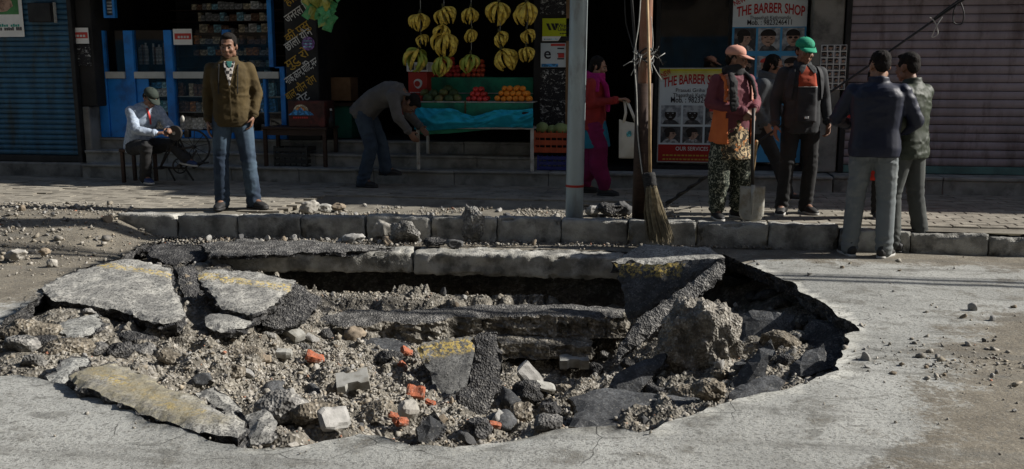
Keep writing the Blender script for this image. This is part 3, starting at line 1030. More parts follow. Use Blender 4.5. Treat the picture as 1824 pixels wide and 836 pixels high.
slab([(556, 560), (640, 549), (700, 553), (760, 549), (870, 541), (1000, 540), (1108, 545), (1116, 562), (1000, 564), (860, 560), (760, 572), (690, 570), (600, 578)], G(850, 552, -.34), (0, -.05, 1), .17,
     'long broken ledge of old hard base layer across the back of the pit', mats=('broken_mid', 'soil'), seed=41, amp=.03, under=-.1)
slab([(620, 590), (720, 586), (830, 592), (940, 590), (1060, 596), (1050, 612), (930, 610), (820, 612), (700, 606)], G(850, 600, -.52), (0, -.1, 1), .12,
     'lower broken layer stepping out below the long ledge', mats=('soil', 'soil'), seed=42, amp=.04, under=-.1)
# middle
slab([(645, 602), (690, 598), (732, 609), (725, 630), (652, 628)], G(690, 612, -.46), (0, -.25, 1), .07, 'dark flat asphalt piece lying at the foot of the soil ledge', mats=('slab_top_dark', 'broken_asphalt'), seed=12)
slab([(742, 622), (750, 609), (832, 596), (850, 604), (848, 670), (835, 690), (808, 704), (772, 703), (765, 660)], G(800, 650, -.42), (.15, -.62, .75), .10,
     'tilted asphalt slab with yellow paint on top, standing in the middle of the pit', mats=('slab_top_mid', 'broken_asphalt'), stripe=((742, 628), (850, 612), .06), seed=13)
slab([(849, 606), (888, 588), (896, 630), (892, 692), (864, 730), (832, 754), (790, 765), (748, 762), (752, 735), (812, 702), (848, 672)], G(850, 680, -.40), (.30, -.75, .5), .16,
     'thick black crumbling asphalt mass wrapped round the right of the middle slab', mats=('broken_asphalt', 'broken_asphalt'), seed=14, amp=.02)
slab([(742, 760), (775, 728), (790, 760), (770, 790), (742, 785)], G(765, 760, -.2), (.2, -.8, .5), .1, 'black wedge of asphalt at the near rim below the middle slab', mats=('slab_top_dark', 'broken_asphalt'), seed=15)
# right
slab([(1090, 468), (1100, 478), (1108, 520), (1117, 566), (1137, 562), (1200, 522), (1289, 462), (1262, 462), (1180, 468)], G(1150, 500, -.06), (-.22, -.80, .55), .09,
     'big asphalt slab tipped toward the street with yellow paint at its top edge', mats=('slab_top_dark', 'broken_asphalt'), stripe=((1085, 474), (1190, 480), .07), seed=16)
slab([(1090, 467), (1118, 448), (1146, 432), (1200, 434), (1262, 437), (1290, 455), (1262, 464), (1180, 470)], G(1180, 452, .045), (-.03, -.16, 1), .09,
     'gravelly flat top of the tipped slab, lying over the end of the gutter edging', mats=('slab_top', 'broken_asphalt'), seed=17)
slab([(1289, 456), (1293, 484), (1246, 522), (1200, 562), (1150, 602), (1098, 640), (1102, 620), (1116, 598), (1138, 568), (1200, 524), (1250, 487)], G(1200, 545, -.16), (.10, -.75, .66), .09,
     'thick broken side of the tipped slab slanting down to the left', mats=('broken_mid', 'broken_asphalt'), seed=18, amp=.008)
slab([(362, 434), (450, 424), (560, 427), (640, 433), (700, 438), (640, 446), (540, 447), (450, 452), (370, 452)], G(500, 438, .045), (.0, -.06, 1), .05,
     'crumbling black asphalt layer left lying on the gutter edging', mats=('broken_mid', 'broken_asphalt'), seed=40, amp=.03)
slab([(1082, 692), (1088, 668), (1150, 634), (1187, 626), (1178, 650), (1140, 690), (1108, 712), (1086, 708)], G(1130, 668, -.33), (-.10, -.6, .8), .11, 'dark angular asphalt slab leaning left of the big soil boulder', mats=('slab_top_dark', 'broken_asphalt'), seed=19)
slab([(1012, 706), (1060, 690), (1100, 688), (1190, 700), (1262, 694), (1282, 706), (1274, 728), (1200, 744), (1140, 771), (1070, 766), (1010, 756), (1028, 728)], G(1130, 730, -.20), (-.02, -.12, 1), .10,
     'broad dark asphalt slab lying flat at the near right rim of the pit', mats=('slab_top_dark', 'clod'), seed=20)
slab([(1318, 560), (1345, 552), (1418, 556), (1412, 590), (1380, 612), (1322, 640), (1306, 610)], G(1350, 580, -.22), (-.15, -.75, .65), .07, 'thin dark asphalt plate standing behind the pit boulder on its right', mats=('slab_top_dark', 'broken_asphalt'), seed=23)
slab([(1300, 682), (1335, 636), (1374, 600), (1384, 626), (1360, 668), (1322, 696)], G(1340, 650, -.14), (-.15, -.75, .65), .07, 'dark asphalt plate leaning to the right against the pit boulder', mats=('slab_top_dark', 'broken_asphalt'), seed=24)
slab([(1299, 700), (1326, 677), (1375, 664), (1392, 676), (1388, 694), (1340, 708), (1302, 716)], G(1345, 690, -.10), (-.05, -.3, .95), .10, 'rounded dark asphalt chunk in front of the leaning plate at the right rim', mats=('slab_top_dark', 'broken_asphalt'), seed=25, amp=.02)
slab([(1406, 646), (1430, 628), (1462, 608), (1477, 655), (1440, 668), (1412, 664)], G(1440, 645, -.08), (-.1, -.6, .8), .08, 'dark asphalt corner piece hanging under the right rim of the hole', mats=('slab_top_dark', 'broken_asphalt'), seed=26)
slab([(1488, 660), (1500, 615), (1515, 600), (1527, 588), (1505, 575), (1440, 560), (1420, 600), (1450, 640)], G(1470, 610, -.17), (-.4, -.2, .9), .08, 'broken black underlayer sagging below the right rim of the hole', mats=('broken_asphalt', 'broken_asphalt'), seed=27)
slab([(255, 442), (300, 428), (345, 430), (420, 438), (430, 452), (340, 462), (310, 466), (262, 455)], G(340, 445, -.02), (.05, -.12, 1), .10, 'black crumbled asphalt ledge at the far left corner of the hole', mats=('broken_asphalt', 'broken_asphalt'), seed=28, amp=.02)
slab([(310, 475), (345, 470), (372, 520), (395, 548), (352, 560), (330, 520)], G(345, 515, -.12), (.3, -.3, 1), .08, 'black gap filling of broken asphalt between the two yellow-lined slabs', mats=('broken_asphalt', 'broken_asphalt'), seed=29, amp=.02)

def Pt(px, py, zoff=0.0):
    """point on the pit floor seen at px,py"""
    d = ray(px, py)
    o = Vector((0, 0, CAMH))
    t = .5
    for k in range(900):
        p = o + d * t
        if p.z <= float(ter(p.x, p.y)): break
        t += .012
    return p + Vector((0, 0, zoff))
lump(Pt(1248, 660) + Vector((0, .08, .10)), (.26, .21, .34), 'tall grey brown boulder of soil and stones at the right of the pit', 'clod_grey', 5, 5, .34)
lump(Pt(1232, 715, .02), (.17, .12, .07), 'flat brown clod on the near right rim slab', 'clod', 6)
lump(Pt(1262, 712, .05), (.09, .08, .06), 'small clod just below the tall grey brown boulder', 'clod', 16)
lump(Pt(632, 607, .03), (.10, .08, .075), 'sandy yellow lump of old concrete under the soil ledge', 'stone_brown', 7)
lump(Pt(695, 640, .0), (.10, .08, .06), 'dark clod left of the middle slab', 'broken_asphalt', 8)
lump(Pt(505, 735, .02), (.13, .1, .09), 'dark grey clod at the near rim, right of the pale block', 'broken_grey', 9)
lump(Pt(430, 635, .0), (.16, .12, .07), 'soil clod in the gravel below the small flat slab', 'clod', 10)
lump(Pt(120, 625, .0), (.16, .13, .08), 'earthy clod below the pale kite-shaped asphalt', 'clod', 11)
lump(Pt(60, 600, .02), (.2, .15, .09), 'brown soil clod at the left end of the hole', 'clod', 12)
lump(Pt(240, 605, .0), (.15, .10, .06), 'black clod right of the pale kite-shaped asphalt', 'broken_asphalt', 13)
lump(Pt(940, 700, .0), (.12, .1, .09), 'dark lump at the bottom of the deep part of the pit', 'broken_asphalt', 14)
lump(Pt(1390, 610, .0), (.13, .11, .08), 'pale stony clod between the plates at right', 'clod', 15)
lump(Pt(1410, 590, .0), (.10, .09, .07), 'brown earth clod under the right rim', 'stone_brown', 17)
lump(Pt(1050, 590, .0), (.14, .12, .10), 'stony clod under the tipped slab', 'clod', 18)
lump(Pt(560, 740, .0), (.12, .1, .07), 'brown clod near the pale paver at the near rim', 'clod', 19)
lump(Pt(680, 735, .0), (.13, .1, .06), 'brown soil hump left of the fallen brick', 'clod', 20)
# angular asphalt and soil chunks packed in the pit
rs_ = random.Random(77)
CHO = []
CH = [(1325, 655, .06), (1285, 670, .06), (1398, 645, .06), (1424, 606, .06), (1392, 545, .08), (1340, 530, .09), (1442, 575, .07), (1480, 628, .08), (1370, 530, .10), (1315, 505, .12), (1280, 545, .09),
      (1205, 640, .08), (1165, 700, .10), (1120, 655, .09), (1060, 660, .08), (1078, 640, .07), (985, 735, .09), (1000, 700, .08), (930, 740, .10), (905, 720, .09), (895, 760, .08), (975, 760, .07), (850, 770, .09), (1060, 745, .08),
      (655, 755, .09), (600, 700, .07), (560, 700, .06), (530, 760, .08), (490, 700, .07), (420, 665, .07), (360, 680, .06), (300, 640, .08), (255, 628, .08), (215, 628, .09), (170, 625, .07), (80, 612, .09), (40, 622, .09), (20, 600, .08), (60, 650, .07), (110, 545, .08), (160, 560, .07),
      (580, 600, .07), (540, 620, .06), (640, 580, .08), (720, 585, .07), (780, 575, .08), (860, 585, .08), (920, 580, .09), (990, 590, .09), (1040, 600, .08), (1075, 575, .08), (480, 600, .06), (520, 575, .08)]
for i, (px, py, r) in enumerate(CH):
    mt = rs_.choices(['broken_asphalt', 'broken_mid', 'clod', 'slab_top_dark', 'broken_grey'], (4, 3, 4, 2, 2) if px < 1250 else (5, 3, 2, 4, 0))[0]
    fl = rs_.uniform(.45, .85)
    wd = {'broken_asphalt': 'black crumbly asphalt chunk', 'broken_mid': 'dark grey asphalt chunk', 'clod': 'brown earthy clod', 'slab_top_dark': 'smooth dark asphalt fragment', 'broken_grey': 'grey concrete fragment'}[mt]
    wh = 'among the right end plates' if px > 1250 else 'on the back ledge of the pit' if py < 605 and px > 470 else 'low in the pit middle' if px > 820 else 'in the left gravel' if px < 450 else 'in gravel before the ledge'
    o = lump(Pt(px, py, r * fl * .25), (r * rs_.uniform(.9, 1.4), r * rs_.uniform(.7, 1.1), r * fl), f'{wd} {wh}', mt, 500 + i, 3, .20, 'rubble_chunk', 'rubble chunk', 'broken chunks packed in the pit', rs_.uniform(0, 6), .95)
    o.rotation_euler = (rs_.uniform(-.6, .3), rs_.uniform(-.4, .4), 0)
    CHO.append((px, o))
ORD = ['leftmost', 'second from left', 'third from left', 'fourth from left', 'fifth from left', 'sixth from left', 'seventh from left', 'eighth from left']
for lb in sorted({o['label'] for _, o in CHO}):
    same = sorted([(x, o.name, o) for x, o in CHO if o['label'] == lb], key=lambda q: q[0])
    if len(same) > 1:
        for k, (_, _, o) in enumerate(same):
            o['label'] = lb + ', ' + ('rightmost' if k == len(same) - 1 else ORD[k])
# chunks lying on the gutter and behind the kerb
def lump2(px, py, z, r, label, mat, seed, rot=0.0):
    p = G(px, py, z)
    return lump(p + Vector((0, r[1] * .6, r[2] * .7)), r, label, mat, seed, 4, .26, 'concrete_chunk', 'rubble chunk', 'chunks lying on the gutter and kerb', rot, .8)
lump2(680, 428, 0.01, (.13, .08, .10), 'pale broken concrete chunk leaning on a dark one before the kerb', 'stone_pale', 31, .4)
lump2(722, 434, 0.01, (.15, .10, .13), 'dark rounded asphalt chunk against the kerb, right of the pale one', 'broken_grey', 32)
lump2(838, 430, 0.01, (.13, .07, .18), 'upright grey slab of concrete leaning on the kerb', 'broken_grey', 33, -.3)
lump2(772, 440, .02, (.12, .08, .045), 'flat dark stone on the edging left of the upright slab', 'broken_asphalt', 34)
lump2(808, 442, .02, (.08, .06, .04), 'smaller flat dark stone on the edging', 'stone_dark', 35)
lump2(628, 434, .01, (.10, .08, .05), 'grey lump of rubble on the gutter left of the pale chunk', 'stone_grey', 36)
lump2(548, 380, .15, (.105, .08, .075), 'white broken concrete chunk standing behind the kerb', 'stone_pale', 37)
lump2(575, 378, .15, (.08, .06, .05), 'grey concrete block right of the white broken chunk', 'paver_grey', 38)
lump2(600, 374, .15, (.09, .07, .04), 'dark brown stone on the torn pavement edge', 'stone_brown', 39)
lump2(1085, 385, .15, (.13, .10, .08), 'black asphalt lump between the two poles', 'broken_asphalt', 40)
lump2(1055, 385, .15, (.08, .07, .06), 'small grey stone right of the grey pole foot', 'stone_grey', 41)
lump2(1110, 384, .15, (.09, .08, .08), 'small dark stone left of the rusty pole foot', 'stone_dark', 42)
lump2(22, 462, .03, (.09, .07, .05), 'pale rock on the gravel heap at far left', 'stone_pale', 43)
lump2(90, 478, .0, (.04, .04, .045), 'small pale stone beside the gravel heap', 'stone_pale', 44)
lump2(75, 455, .03, (.05, .045, .03), 'flat beige stone at the foot of the gravel heap', 'stone_brown', 45)

# --- loose pavers and bricks in the pit
def h_paver():
    o = [(-.11, -.08), (-.055, -.08), (-.035, -.055), (.035, -.055), (.055, -.08), (.11, -.08), (.11, .08), (.055, .08), (.035, .055), (-.035, .055), (-.055, .08), (-.11, .08)]
    m = MB()
    m.prism([(x * .985, y * .985, .065) for x, y in o][::1], (0, 0, .005))
    m.prism([(x, y, 0) for x, y in o], (0, 0, .065))
    return m
def drop(mb, name, mat, px, py, z, rot, label, cat, group, sc=1.0):
    p = Pt(px, py, z)
    if name == 'brick': sc *= .78
    me = mb.mesh(name, mat)
    o = link(me, name, None, p, label=label, cat=cat, group=group)
    o.rotation_euler = rot
    o.scale = (sc, sc, sc)
    return o
gp_ = 'concrete paving blocks fallen into the pit'
drop(h_paver(), 'paving_block', 'paver_grey', 630, 692, .02, (.35, -.15, .35), 'pale zigzag-sided paving block lying in the gravel left of the brick', 'paving block', gp_, .85)
drop(rough_block(.24, .1, .07, 51), 'paving_block', 'paver_grey', 518, 603, .02, (.1, .28, -.55), 'long pale paving block sloping down right below the black chunk', 'paving block', gp_)
drop(rough_block(.11, .09, .06, 52), 'paving_block', 'paver_grey', 505, 640, .01, (.1, .1, .3), 'small square paving stub right of the brown brick', 'paving block', gp_)
drop(rough_block(.2, .15, .06, 53), 'paving_block', 'stone_grey', 592, 765, .04, (.75, .2, .9), 'grey tan paving block on end at the near rim', 'paving block', gp_, .78)
drop(rough_block(.2, .12, .07, 54), 'paving_block', 'stone_grey', 938, 690, .08, (1.1, .9, .3), 'grey paving block tipped on end in the deep right part', 'paving block', gp_)
drop(h_paver(), 'paving_block', 'paver_grey', 1022, 672, .10, (.15, .0, .15), 'pale paving block set level over a dark hollow by the right slabs', 'paving block', gp_)
drop(rough_block(.17, .1, .06, 56), 'paving_block', 'paver_grey', 968, 703, .03, (.3, .35, .5), 'pale paving block at the bottom beside the tipped grey one', 'paving block', gp_, .85)
gb_ = 'red bricks scattered in the pit'
BR = [(560, 650, .02, (.2, .3, .3), 'rough orange brick half in gravel by the long pale block', 1.0), (740, 712, .04, (.9, .2, .2), 'orange brick with a stamped hollow, below the middle slab', .9),
      (765, 722, .0, (.1, .2, -.3), 'thin orange brick shard right of the hollow brick', .55), (722, 642, .05, (.6, .5, .8), 'orange brick bit against the left of the middle slab', .8),
      (715, 660, .02, (.3, .9, .2), 'lower orange brick bit left of the middle slab', .6), (712, 768, .03, (.2, .4, .9), 'orange brick corner at the near rim by a white stone', .7),
      (470, 650, .03, (.8, .2, .5), 'dull brown brick in the gravel left of the orange one', .7), (880, 772, .03, (.2, .3, .4), 'orange chip at the near rim right of the middle', .5),
      (934, 620, .02, (.3, .3, .4), 'orange brick bit high on the dark slope', .4), (700, 750, .02, (.4, .3, .4), 'orange brick crumb near the rim corner brick', .45)]
for i, (x, y, z, rt, lb, s_) in enumerate(BR):
    m = rough_block(.16, .10, .07, 60 + i, .012, .02, .015, .08)
    drop(m, 'brick', 'stone_brown' if 'brown' in lb else 'brick_red', x, y, z, rt, lb, 'brick', gb_, s_)
drop(rough_block(.10, .08, .07, 80, .012, .02, .03), 'stone', 'stone_pale', 724, 755, .05, (.4, .2, .6), 'white stone at the near rim beside a brick corner', 'stone', 'pale stones')

# --- rubble: pieces joined into one mass, and the bigger stones singly
PALETTE = 1.08 * np.array([(.34, .32, .285), (.27, .255, .225), (.42, .395, .35), (.21, .20, .185), (.30, .26, .20), (.36, .30, .22), (.50, .48, .44), (.13, .13, .13), (.30, .16, .10), (.42, .13, .06)])
PW = np.array([.24, .22, .07, .16, .12, .05, .03, .09, .012, .004])
PW = PW / PW.sum()
def hull(seed, n=9):
    rs = np.random.RandomState(seed)
    p = rs.randn(n, 3)
    p /= np.linalg.norm(p, axis=1)[:, None]
    p *= rs.uniform(.75, 1.1, (n, 1)) * rs.uniform(.6, 1.15, 3)
    b = bmesh.new()
    vs = [b.verts.new(q) for q in p]
    r = bmesh.ops.convex_hull(b, input=vs)
    bmesh.ops.delete(b, geom=[v for v in b.verts if not v.link_faces], context='VERTS')
    bmesh.ops.triangulate(b, faces=b.faces[:])
    b.verts.index_update()
    out = np.array([v.co[:] for v in b.verts]), np.array([[v.index for v in f.verts] for f in b.faces])
    b.free()
    return out
HULLS = [hull(900 + k, 8 + k % 3) for k in range(12)]
def rubble(name, xyz, sizes, seed, mat='rubble', dark=1.0, kind='stuff', parent=None, label=None, sub=1):
    rs = np.random.RandomState(seed)
    n = len(xyz)
    ang = rs.uniform(0, 2 * np.pi, (n, 3))
    cx, sx, cy, sy, cz, sz = np.cos(ang[:, 0]), np.sin(ang[:, 0]), np.cos(ang[:, 1]), np.sin(ang[:, 1]), np.cos(ang[:, 2]), np.sin(ang[:, 2])
    Rm = np.stack([np.stack([cy * cz, -cy * sz, sy], -1), np.stack([cx * sz + sx * sy * cz, cx * cz - sx * sy * sz, -sx * cy], -1), np.stack([sx * sz - cx * sy * cz, sx * cz + cx * sy * sz, cx * cy], -1)], 1)
    col = PALETTE[rs.choice(len(PALETTE), n, p=PW)] * rs.uniform(.75, 1.2, (n, 1)) * dark
    pick = rs.randint(0, len(HULLS), n)
    V, F_, C_, base = [], [], [], 0
    for k, (v0, f0) in enumerate(HULLS):
        w = np.where(pick == k)[0]
        if not len(w): continue
        va = np.einsum('nij,kj->nki', Rm[w], v0) * sizes[w][:, None, None]
        va[:, :, 2] *= .85
        va += xyz[w][:, None, :]
        V.append(va.reshape(-1, 3))
        F_.append((f0[None] + (np.arange(len(w)) * len(v0))[:, None, None]).reshape(-1, 3) + base)
        C_.append(np.repeat(np.c_[col[w], np.ones(len(w))], len(v0), 0))
        base += len(w) * len(v0)
    me = raw_mesh(name, np.vstack(V), np.vstack(F_), mat, cols=np.vstack(C_))
    return link(me, name, parent, (0, 0, 0), kind=kind, label=label)
hb = np.array([(p.x, p.y) for p in HOLE])
def in_hole(n, margin=.0):
    q = np.c_[NP.uniform(hb[:, 0].min(), hb[:, 0].max(), n), NP.uniform(hb[:, 1].min(), hb[:, 1].max(), n)]
    return q[inpoly(q, HOLE[::2])]
q = in_hole(104000)
g1 = fbm(np.c_[q * 1.3, np.zeros(len(q))], 3, 201)
keep = NP.rand(len(q)) < np.clip(.42 + .75 * g1 + .25 * (q[:, 0] > -3), .06, 1)
q = q[keep]
s_ = np.clip(np.exp(NP.randn(len(q)) * .6) * .0062, .0028, .026)
rubble('rubble', np.c_[q, ter(q[:, 0], q[:, 1]) + s_ * .15], s_, 301, label='grey and brown gravel covering the floor of the collapsed pit')
q = in_hole(900)
s_ = .018 * 2.3 ** (NP.rand(len(q)) ** 2)
rubble('coarse_rubble', np.c_[q, ter(q[:, 0], q[:, 1]) + s_ * .15], s_, 302, sub=2, label='coarser broken stones strewn among the gravel of the pit')
ga_c, gb_c = G(480, 680, -.35), G(720, 690, -.45)
q = np.r_[np.c_[NP.normal(ga_c.x, .42, 9000), NP.normal(ga_c.y, .55, 9000)], np.c_[NP.normal(gb_c.x, .5, 9000), NP.normal(gb_c.y, .6, 9000)]]
q = q[inpoly(q, HOLE[::2])]
q = q[NP.rand(len(q)) < np.clip(.5 + .6 * fbm(np.c_[q * 2.2, np.zeros(len(q))], 3, 222), .1, 1)]
s_ = np.clip(np.exp(NP.randn(len(q)) * .5) * .0075, .004, .022)
rubble('pale_gravel', np.c_[q, ter(q[:, 0], q[:, 1]) + s_ * .4], s_, 307, dark=1.35, label='paler crushed stone spread over the front left of the pit')
# dirt and stones behind the kerb, on the gutter strip and on the road
q = np.c_[NP.uniform(-4.0, .1, 8500), NP.uniform(0, 1, 8500) ** 1.1]
ky = np.array([kerb_y(x) for x in q[:, 0]])
q[:, 1] = ky + .18 + q[:, 1] * (1.12 + .18 * fbm(np.c_[q[:, 0] * 3, q[:, 0] * 0, q[:, 0] * 0], 2, 5))
s_ = np.clip(np.exp(NP.randn(len(q)) * .55) * .008, .0035, .035)
q_ok = fbm(np.c_[q * 2.5, np.zeros(len(q))], 3, 333) > -.25
q, s_ = q[q_ok], s_[q_ok]
rubble('trench_gravel', np.c_[q, pav_z(q[:, 0], q[:, 1]) + s_ * .3 + .002], s_, 303, label='loose gravel in the torn-up strip behind the kerb')
q = np.c_[NP.uniform(-4.6, 1.0, 5200), NP.uniform(0, 1, 5200)]
ky = np.array([kerb_y(x) for x in q[:, 0]])
by = 7.99 + .13 * (q[:, 0] + .41)
wgt = np.exp(-((q[:, 0] + 3.2) / 1.3) ** 2) + .25
ok = NP.rand(len(q)) < wgt
q[:, 1] = by + (ky - by) * q[:, 1] ** .8
q = q[ok]
s_ = np.clip(np.exp(NP.randn(len(q)) * .6) * .007, .003, .03)
rubble('gutter_gravel', np.c_[q, np.full(len(q), .012) + s_ * .3], s_, 304, label='gravel and crumbs lying in the gutter below the kerb')
q = np.c_[NP.normal(-6.2, 1.1, 6500), NP.normal(7.5, .8, 6500)]
q = q[~inpoly(q, HOLE[::2]) & (q[:, 1] < 8.6) & (q[:, 0] < -4.2)]
s_ = np.clip(np.exp(NP.randn(len(q)) * .65) * .0075, .003, .05)
rubble('gravel_heap', np.c_[q, road_z(q) + s_ * .3], s_, 305, label='spread gravel heap by the kerb end at the far left')
q = np.c_[NP.uniform(-5, 4.5, 5200), NP.uniform(3.0, 8.1, 5200)]
dd = dist_to_poly(q, HOLE[::3])
pr = .12 + .8 * dust_at(q) + .9 * np.exp(-dd / .12)
q = q[~inpoly(q, HOLE[::2]) & (NP.rand(len(q)) < pr * .5)]
q2 = np.c_[NP.normal(1.55, .35, 420), NP.normal(5.0, .2, 420)]
q2 = q2[~inpoly(q2, HOLE[::2])]
q = np.r_[q, q2]
s_ = np.clip(np.exp(NP.randn(len(q)) * .7) * .0055, .0025, .03)
rubble('road_grit', np.c_[q, road_z(q) + s_ * .3], s_, 306, label='grit and small stones strewn on the dusty road')
# bigger stones singly
sm = []
for k in range(8):
    v, f = ico_mesh(3)
    rs = np.random.RandomState(400 + k)
    v = v * rs.uniform(.7, 1.2, 3)
    for j in range(9):
        d = rs.randn(3); d /= np.linalg.norm(d)
        v = v - d[None] * np.clip(v @ d - rs.uniform(.42, .72), 0, 1)[:, None]
    v = v * (1 + .12 * fbm(v * 2.5 + k, 2, k) + .05 * fbm(v * 8 + k, 2, k))[:, None]
    sm.append((v, f))
tone = ['stone_grey', 'stone_pale', 'stone_brown', 'stone_dark']
meshes = {(k, t_): raw_mesh('stone', sm[k][0], sm[k][1], t_) for k in range(8) for t_ in tone}
word = dict(stone_grey='grey', stone_pale='pale', stone_brown='brown', stone_dark='blackish')
def stones(q, zf, smin, smax, where, group, seed):
    rs = random.Random(seed)
    for x, y in q:
        t_ = rs.choices(tone, (5, 1.3, 2.6, 2.6))[0]
        o = bpy.data.objects.new('stone', meshes[rs.randrange(8), t_])
        COL.objects.link(o)
        s = smin * (smax / smin) ** (rs.random() ** 2.4)
        o.location = (x, y, zf(x, y) + s * .35)
        o.rotation_euler = (rs.uniform(0, 6), rs.uniform(0, 6), rs.uniform(0, 6))
        o.scale = (s, s * rs.uniform(.8, 1.1), s * rs.uniform(.6, .9))
        tag(o, f'{word[t_]} broken stone lying {where}', 'stone', group)
stones(in_hole(250), lambda x, y: float(ter(x, y)), .024, .06, 'loose in the gravel of the pit', 'loose stones in the pit', 1)
stones([(RND.gauss(-6.0, .7), RND.gauss(7.6, .4)) for k in range(26)], lambda x, y: float(road_z([(x, y)])[0]), .022, .065, 'on the gravel heap at the left', 'stones on the gravel heap', 2)
stones([(G(x, y).x, G(x, y).y) for x, y in [(1592, 520), (1735, 552), (1768, 570), (1716, 566), (1752, 608), (1806, 732), (1805, 548), (1500, 478), (1602, 483), (1768, 668), (1700, 480), (1732, 551), (1540, 640), (1605, 650), (1545, 655), (1682, 668), (1590, 665), (1650, 655)]],
       lambda x, y: float(road_z([(x, y)])[0]), .015, .04, 'on the dusty road right of the hole', 'stones on the road', 3)
stones([(RND.uniform(-3.4, 0), RND.uniform(8.42, 9.3)) for k in range(34)], lambda x, y: float(pav_z(x, y)), .02, .055, 'in the torn-up strip behind the kerb', 'stones behind the kerb', 4)
stones([(x_, 8.0 + .1 * (x_ + .41) + RND.uniform(.02, .15)) for x_ in [RND.gauss(-2.9, .7) for k in range(22)]], lambda x, y: .012, .025, .06, 'in the gutter below the kerb', 'stones in the gutter', 5)
# ================================================================ SHOPS
TMP = bpy.data.scenes.new("tmp")
def eval_mesh(o):
    TMP.collection.objects.link(o)
    TMP.view_layers[0].update()
    dg = TMP.view_layers[0].depsgraph
    me = bpy.data.meshes.new_from_object(o.evaluated_get(dg), depsgraph=dg)
    TMP.collection.objects.unlink(o)
    return me
TXT = {}
def text_geo(s, bold=0.0):
    """flat letters, height 1 = font size, origin at left of the baseline"""
    k = (s, bold)
    if k not in TXT:
        cu = bpy.data.curves.new('lettering', 'FONT')
        cu.body = s
        cu.size = 1.0
        cu.offset = bold
        cu.resolution_u = 3
        o = bpy.data.objects.new('lettering', cu)
        me = eval_mesh(o)
        vs = [v.co.copy() for v in me.vertices]
        fs = [tuple(p.vertices) for p in me.polygons]
        bpy.data.objects.remove(o)
        bpy.data.meshes.remove(me)
        bpy.data.curves.remove(cu)
        TXT[k] = (vs, fs)
    return TXT[k]
def put_text(mb, s, x, y, z, size, mi=0, bold=0.0, width=None, center=False, rot=0.0, arc=0.0, tilt=0.0):
    """letters on a wall that faces -Y. x,z = left of baseline; width fits the line; arc lifts its middle"""
    vs, fs = text_geo(s, bold)
    if not vs: return
    x0, x1 = min(v.x for v in vs), max(v.x for v in vs)
    sx = size if width is None else width / max(x1 - x0, 1e-6)
    w = (x1 - x0) * sx
    out = []
    for v in vs:
        a, b = (v.x - x0) * sx, v.y * size
        u = a / max(w, 1e-6)
        b += arc * 4 * u * (1 - u) + tilt * a
        if center: a -= w / 2
        out.append((x + a * math.cos(rot) - b * math.sin(rot), y, z + a * math.sin(rot) + b * math.cos(rot)))
    mb.add(out, fs, mi)
def rect(mb, x0, x1, z0, z1, y, mi=0):
    mb.add([(x0, y, z0), (x1, y, z0), (x1, y, z1), (x0, y, z1)], [(0, 1, 2, 3)], mi)
def FX(px, Y=11.3, py=150): return Q(px, py, Y).x
def FZ(py, Y=11.3, px=912): return Q(px, py, Y).z

# ---- steps of stone-faced concrete
STEPS = thing('shop_steps', 'long flight of three pale grey stone steps in front of the shops', 'steps', (-2.8, 10.7, .19))
TR = [(10.70, .19, .37), (10.97, .19, .52), (11.24, .19, .67)]
for k, (y, za, zb) in enumerate(TR):
    x = -7.3 - (.12 if k else 0)
    xe = -1.12 if k else 1.80
    while x < xe - .02:
        L_ = min(RND.uniform(.85, 1.15), xe - x)
        if xe - x - L_ < .3: L_ = xe - x
        m = MB()
        dz = RND.uniform(-.003, .003)
        m.box(x + .003, x + L_ - .003, y + .012, (TR[k + 1][0] + .012 if x < -1.13 else 11.42) if k < 2 else 11.42, za - .05, zb - .03 + dz, 0, .004)
        m.build('riser', 'step', STEPS)
        m = MB()
        m.box(x + .002, x + L_ - .002, y - .012, (TR[k + 1][0] + .010 if x < -1.13 else 11.42) if k < 2 else 11.42, zb - .03 + dz + .001, zb + dz, 0, .006)
        m.build('tread', 'step', STEPS)
        x += L_
LEDGE = thing('shutter_ledge', 'low concrete ledge under the mauve roller shutter', 'ledge', (4.5, 10.78, .19))
x = 1.82
while x < 9:
    L_ = 1.15
    m = MB(); m.box(x, x + L_ - .006, 10.78, 11.45, .15, .345, 0, .008); m.build('block', 'step', LEDGE)
    m = MB(); m.box(x + .002, x + L_ - .008, 10.765, 11.45, .346, .38, 0, .006); m.build('slab', 'step', LEDGE)
    x += L_
m = MB()
m.box(-12.0, -7.45, 10.92, 11.4, .1, .36, 0, .02)
tag(m.build('shutter_ledge', 'concrete_wall', None), 'dark concrete ledge under the blue roller shutter at left', 'ledge')

# ---- buildings: walls above and round the shop openings
def building(name, label, x0, x1, h, windows):
    b = thing(name, label, 'building', ((x0 + x1) / 2, 11.4, .2))
    m = MB()
    m.box(x0, x1 - .004, 11.42, 15.0, 2.95, h)
    m.build('upper_wall', 'upper_wall', b)
    m = MB()
    m.box(x0 - .0, x1 - .006, 11.38, 15.05, h + .002, h + .12, 0, .01)
    m.build('roof', 'concrete_wall', b)
    m = MB()
    m.box(x0 + .01, x1 - .01, 11.30, 11.417, 2.62, 2.96, 0, .01)
    m.build('lintel', 'wall_dark', b)
    m = MB()
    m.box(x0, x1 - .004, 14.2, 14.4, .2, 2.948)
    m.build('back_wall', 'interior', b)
    for wx in windows:
        w = MB()
        w.box(wx - .55, wx + .55, 11.40, 11.44, 3.7, 4.9, 0, .01)
        f = w.build('window', 'wood_dark', b)
        w = MB()
        w.box(wx - .48, wx + .48, 11.39, 11.398, 3.77, 4.83)
        w.build('pane', 'black', f)
    return b
B1 = building('shop_building', 'low building over the blue medicine shop and the fruit shop', -14.0, 1.05, 3.3, [])  # unseen roof heights, stepped here to shape the shadow edge on the pavement
B2 = building('shop_building', 'building over the barber shop glass front', 1.05, 2.3, 4.7, [])
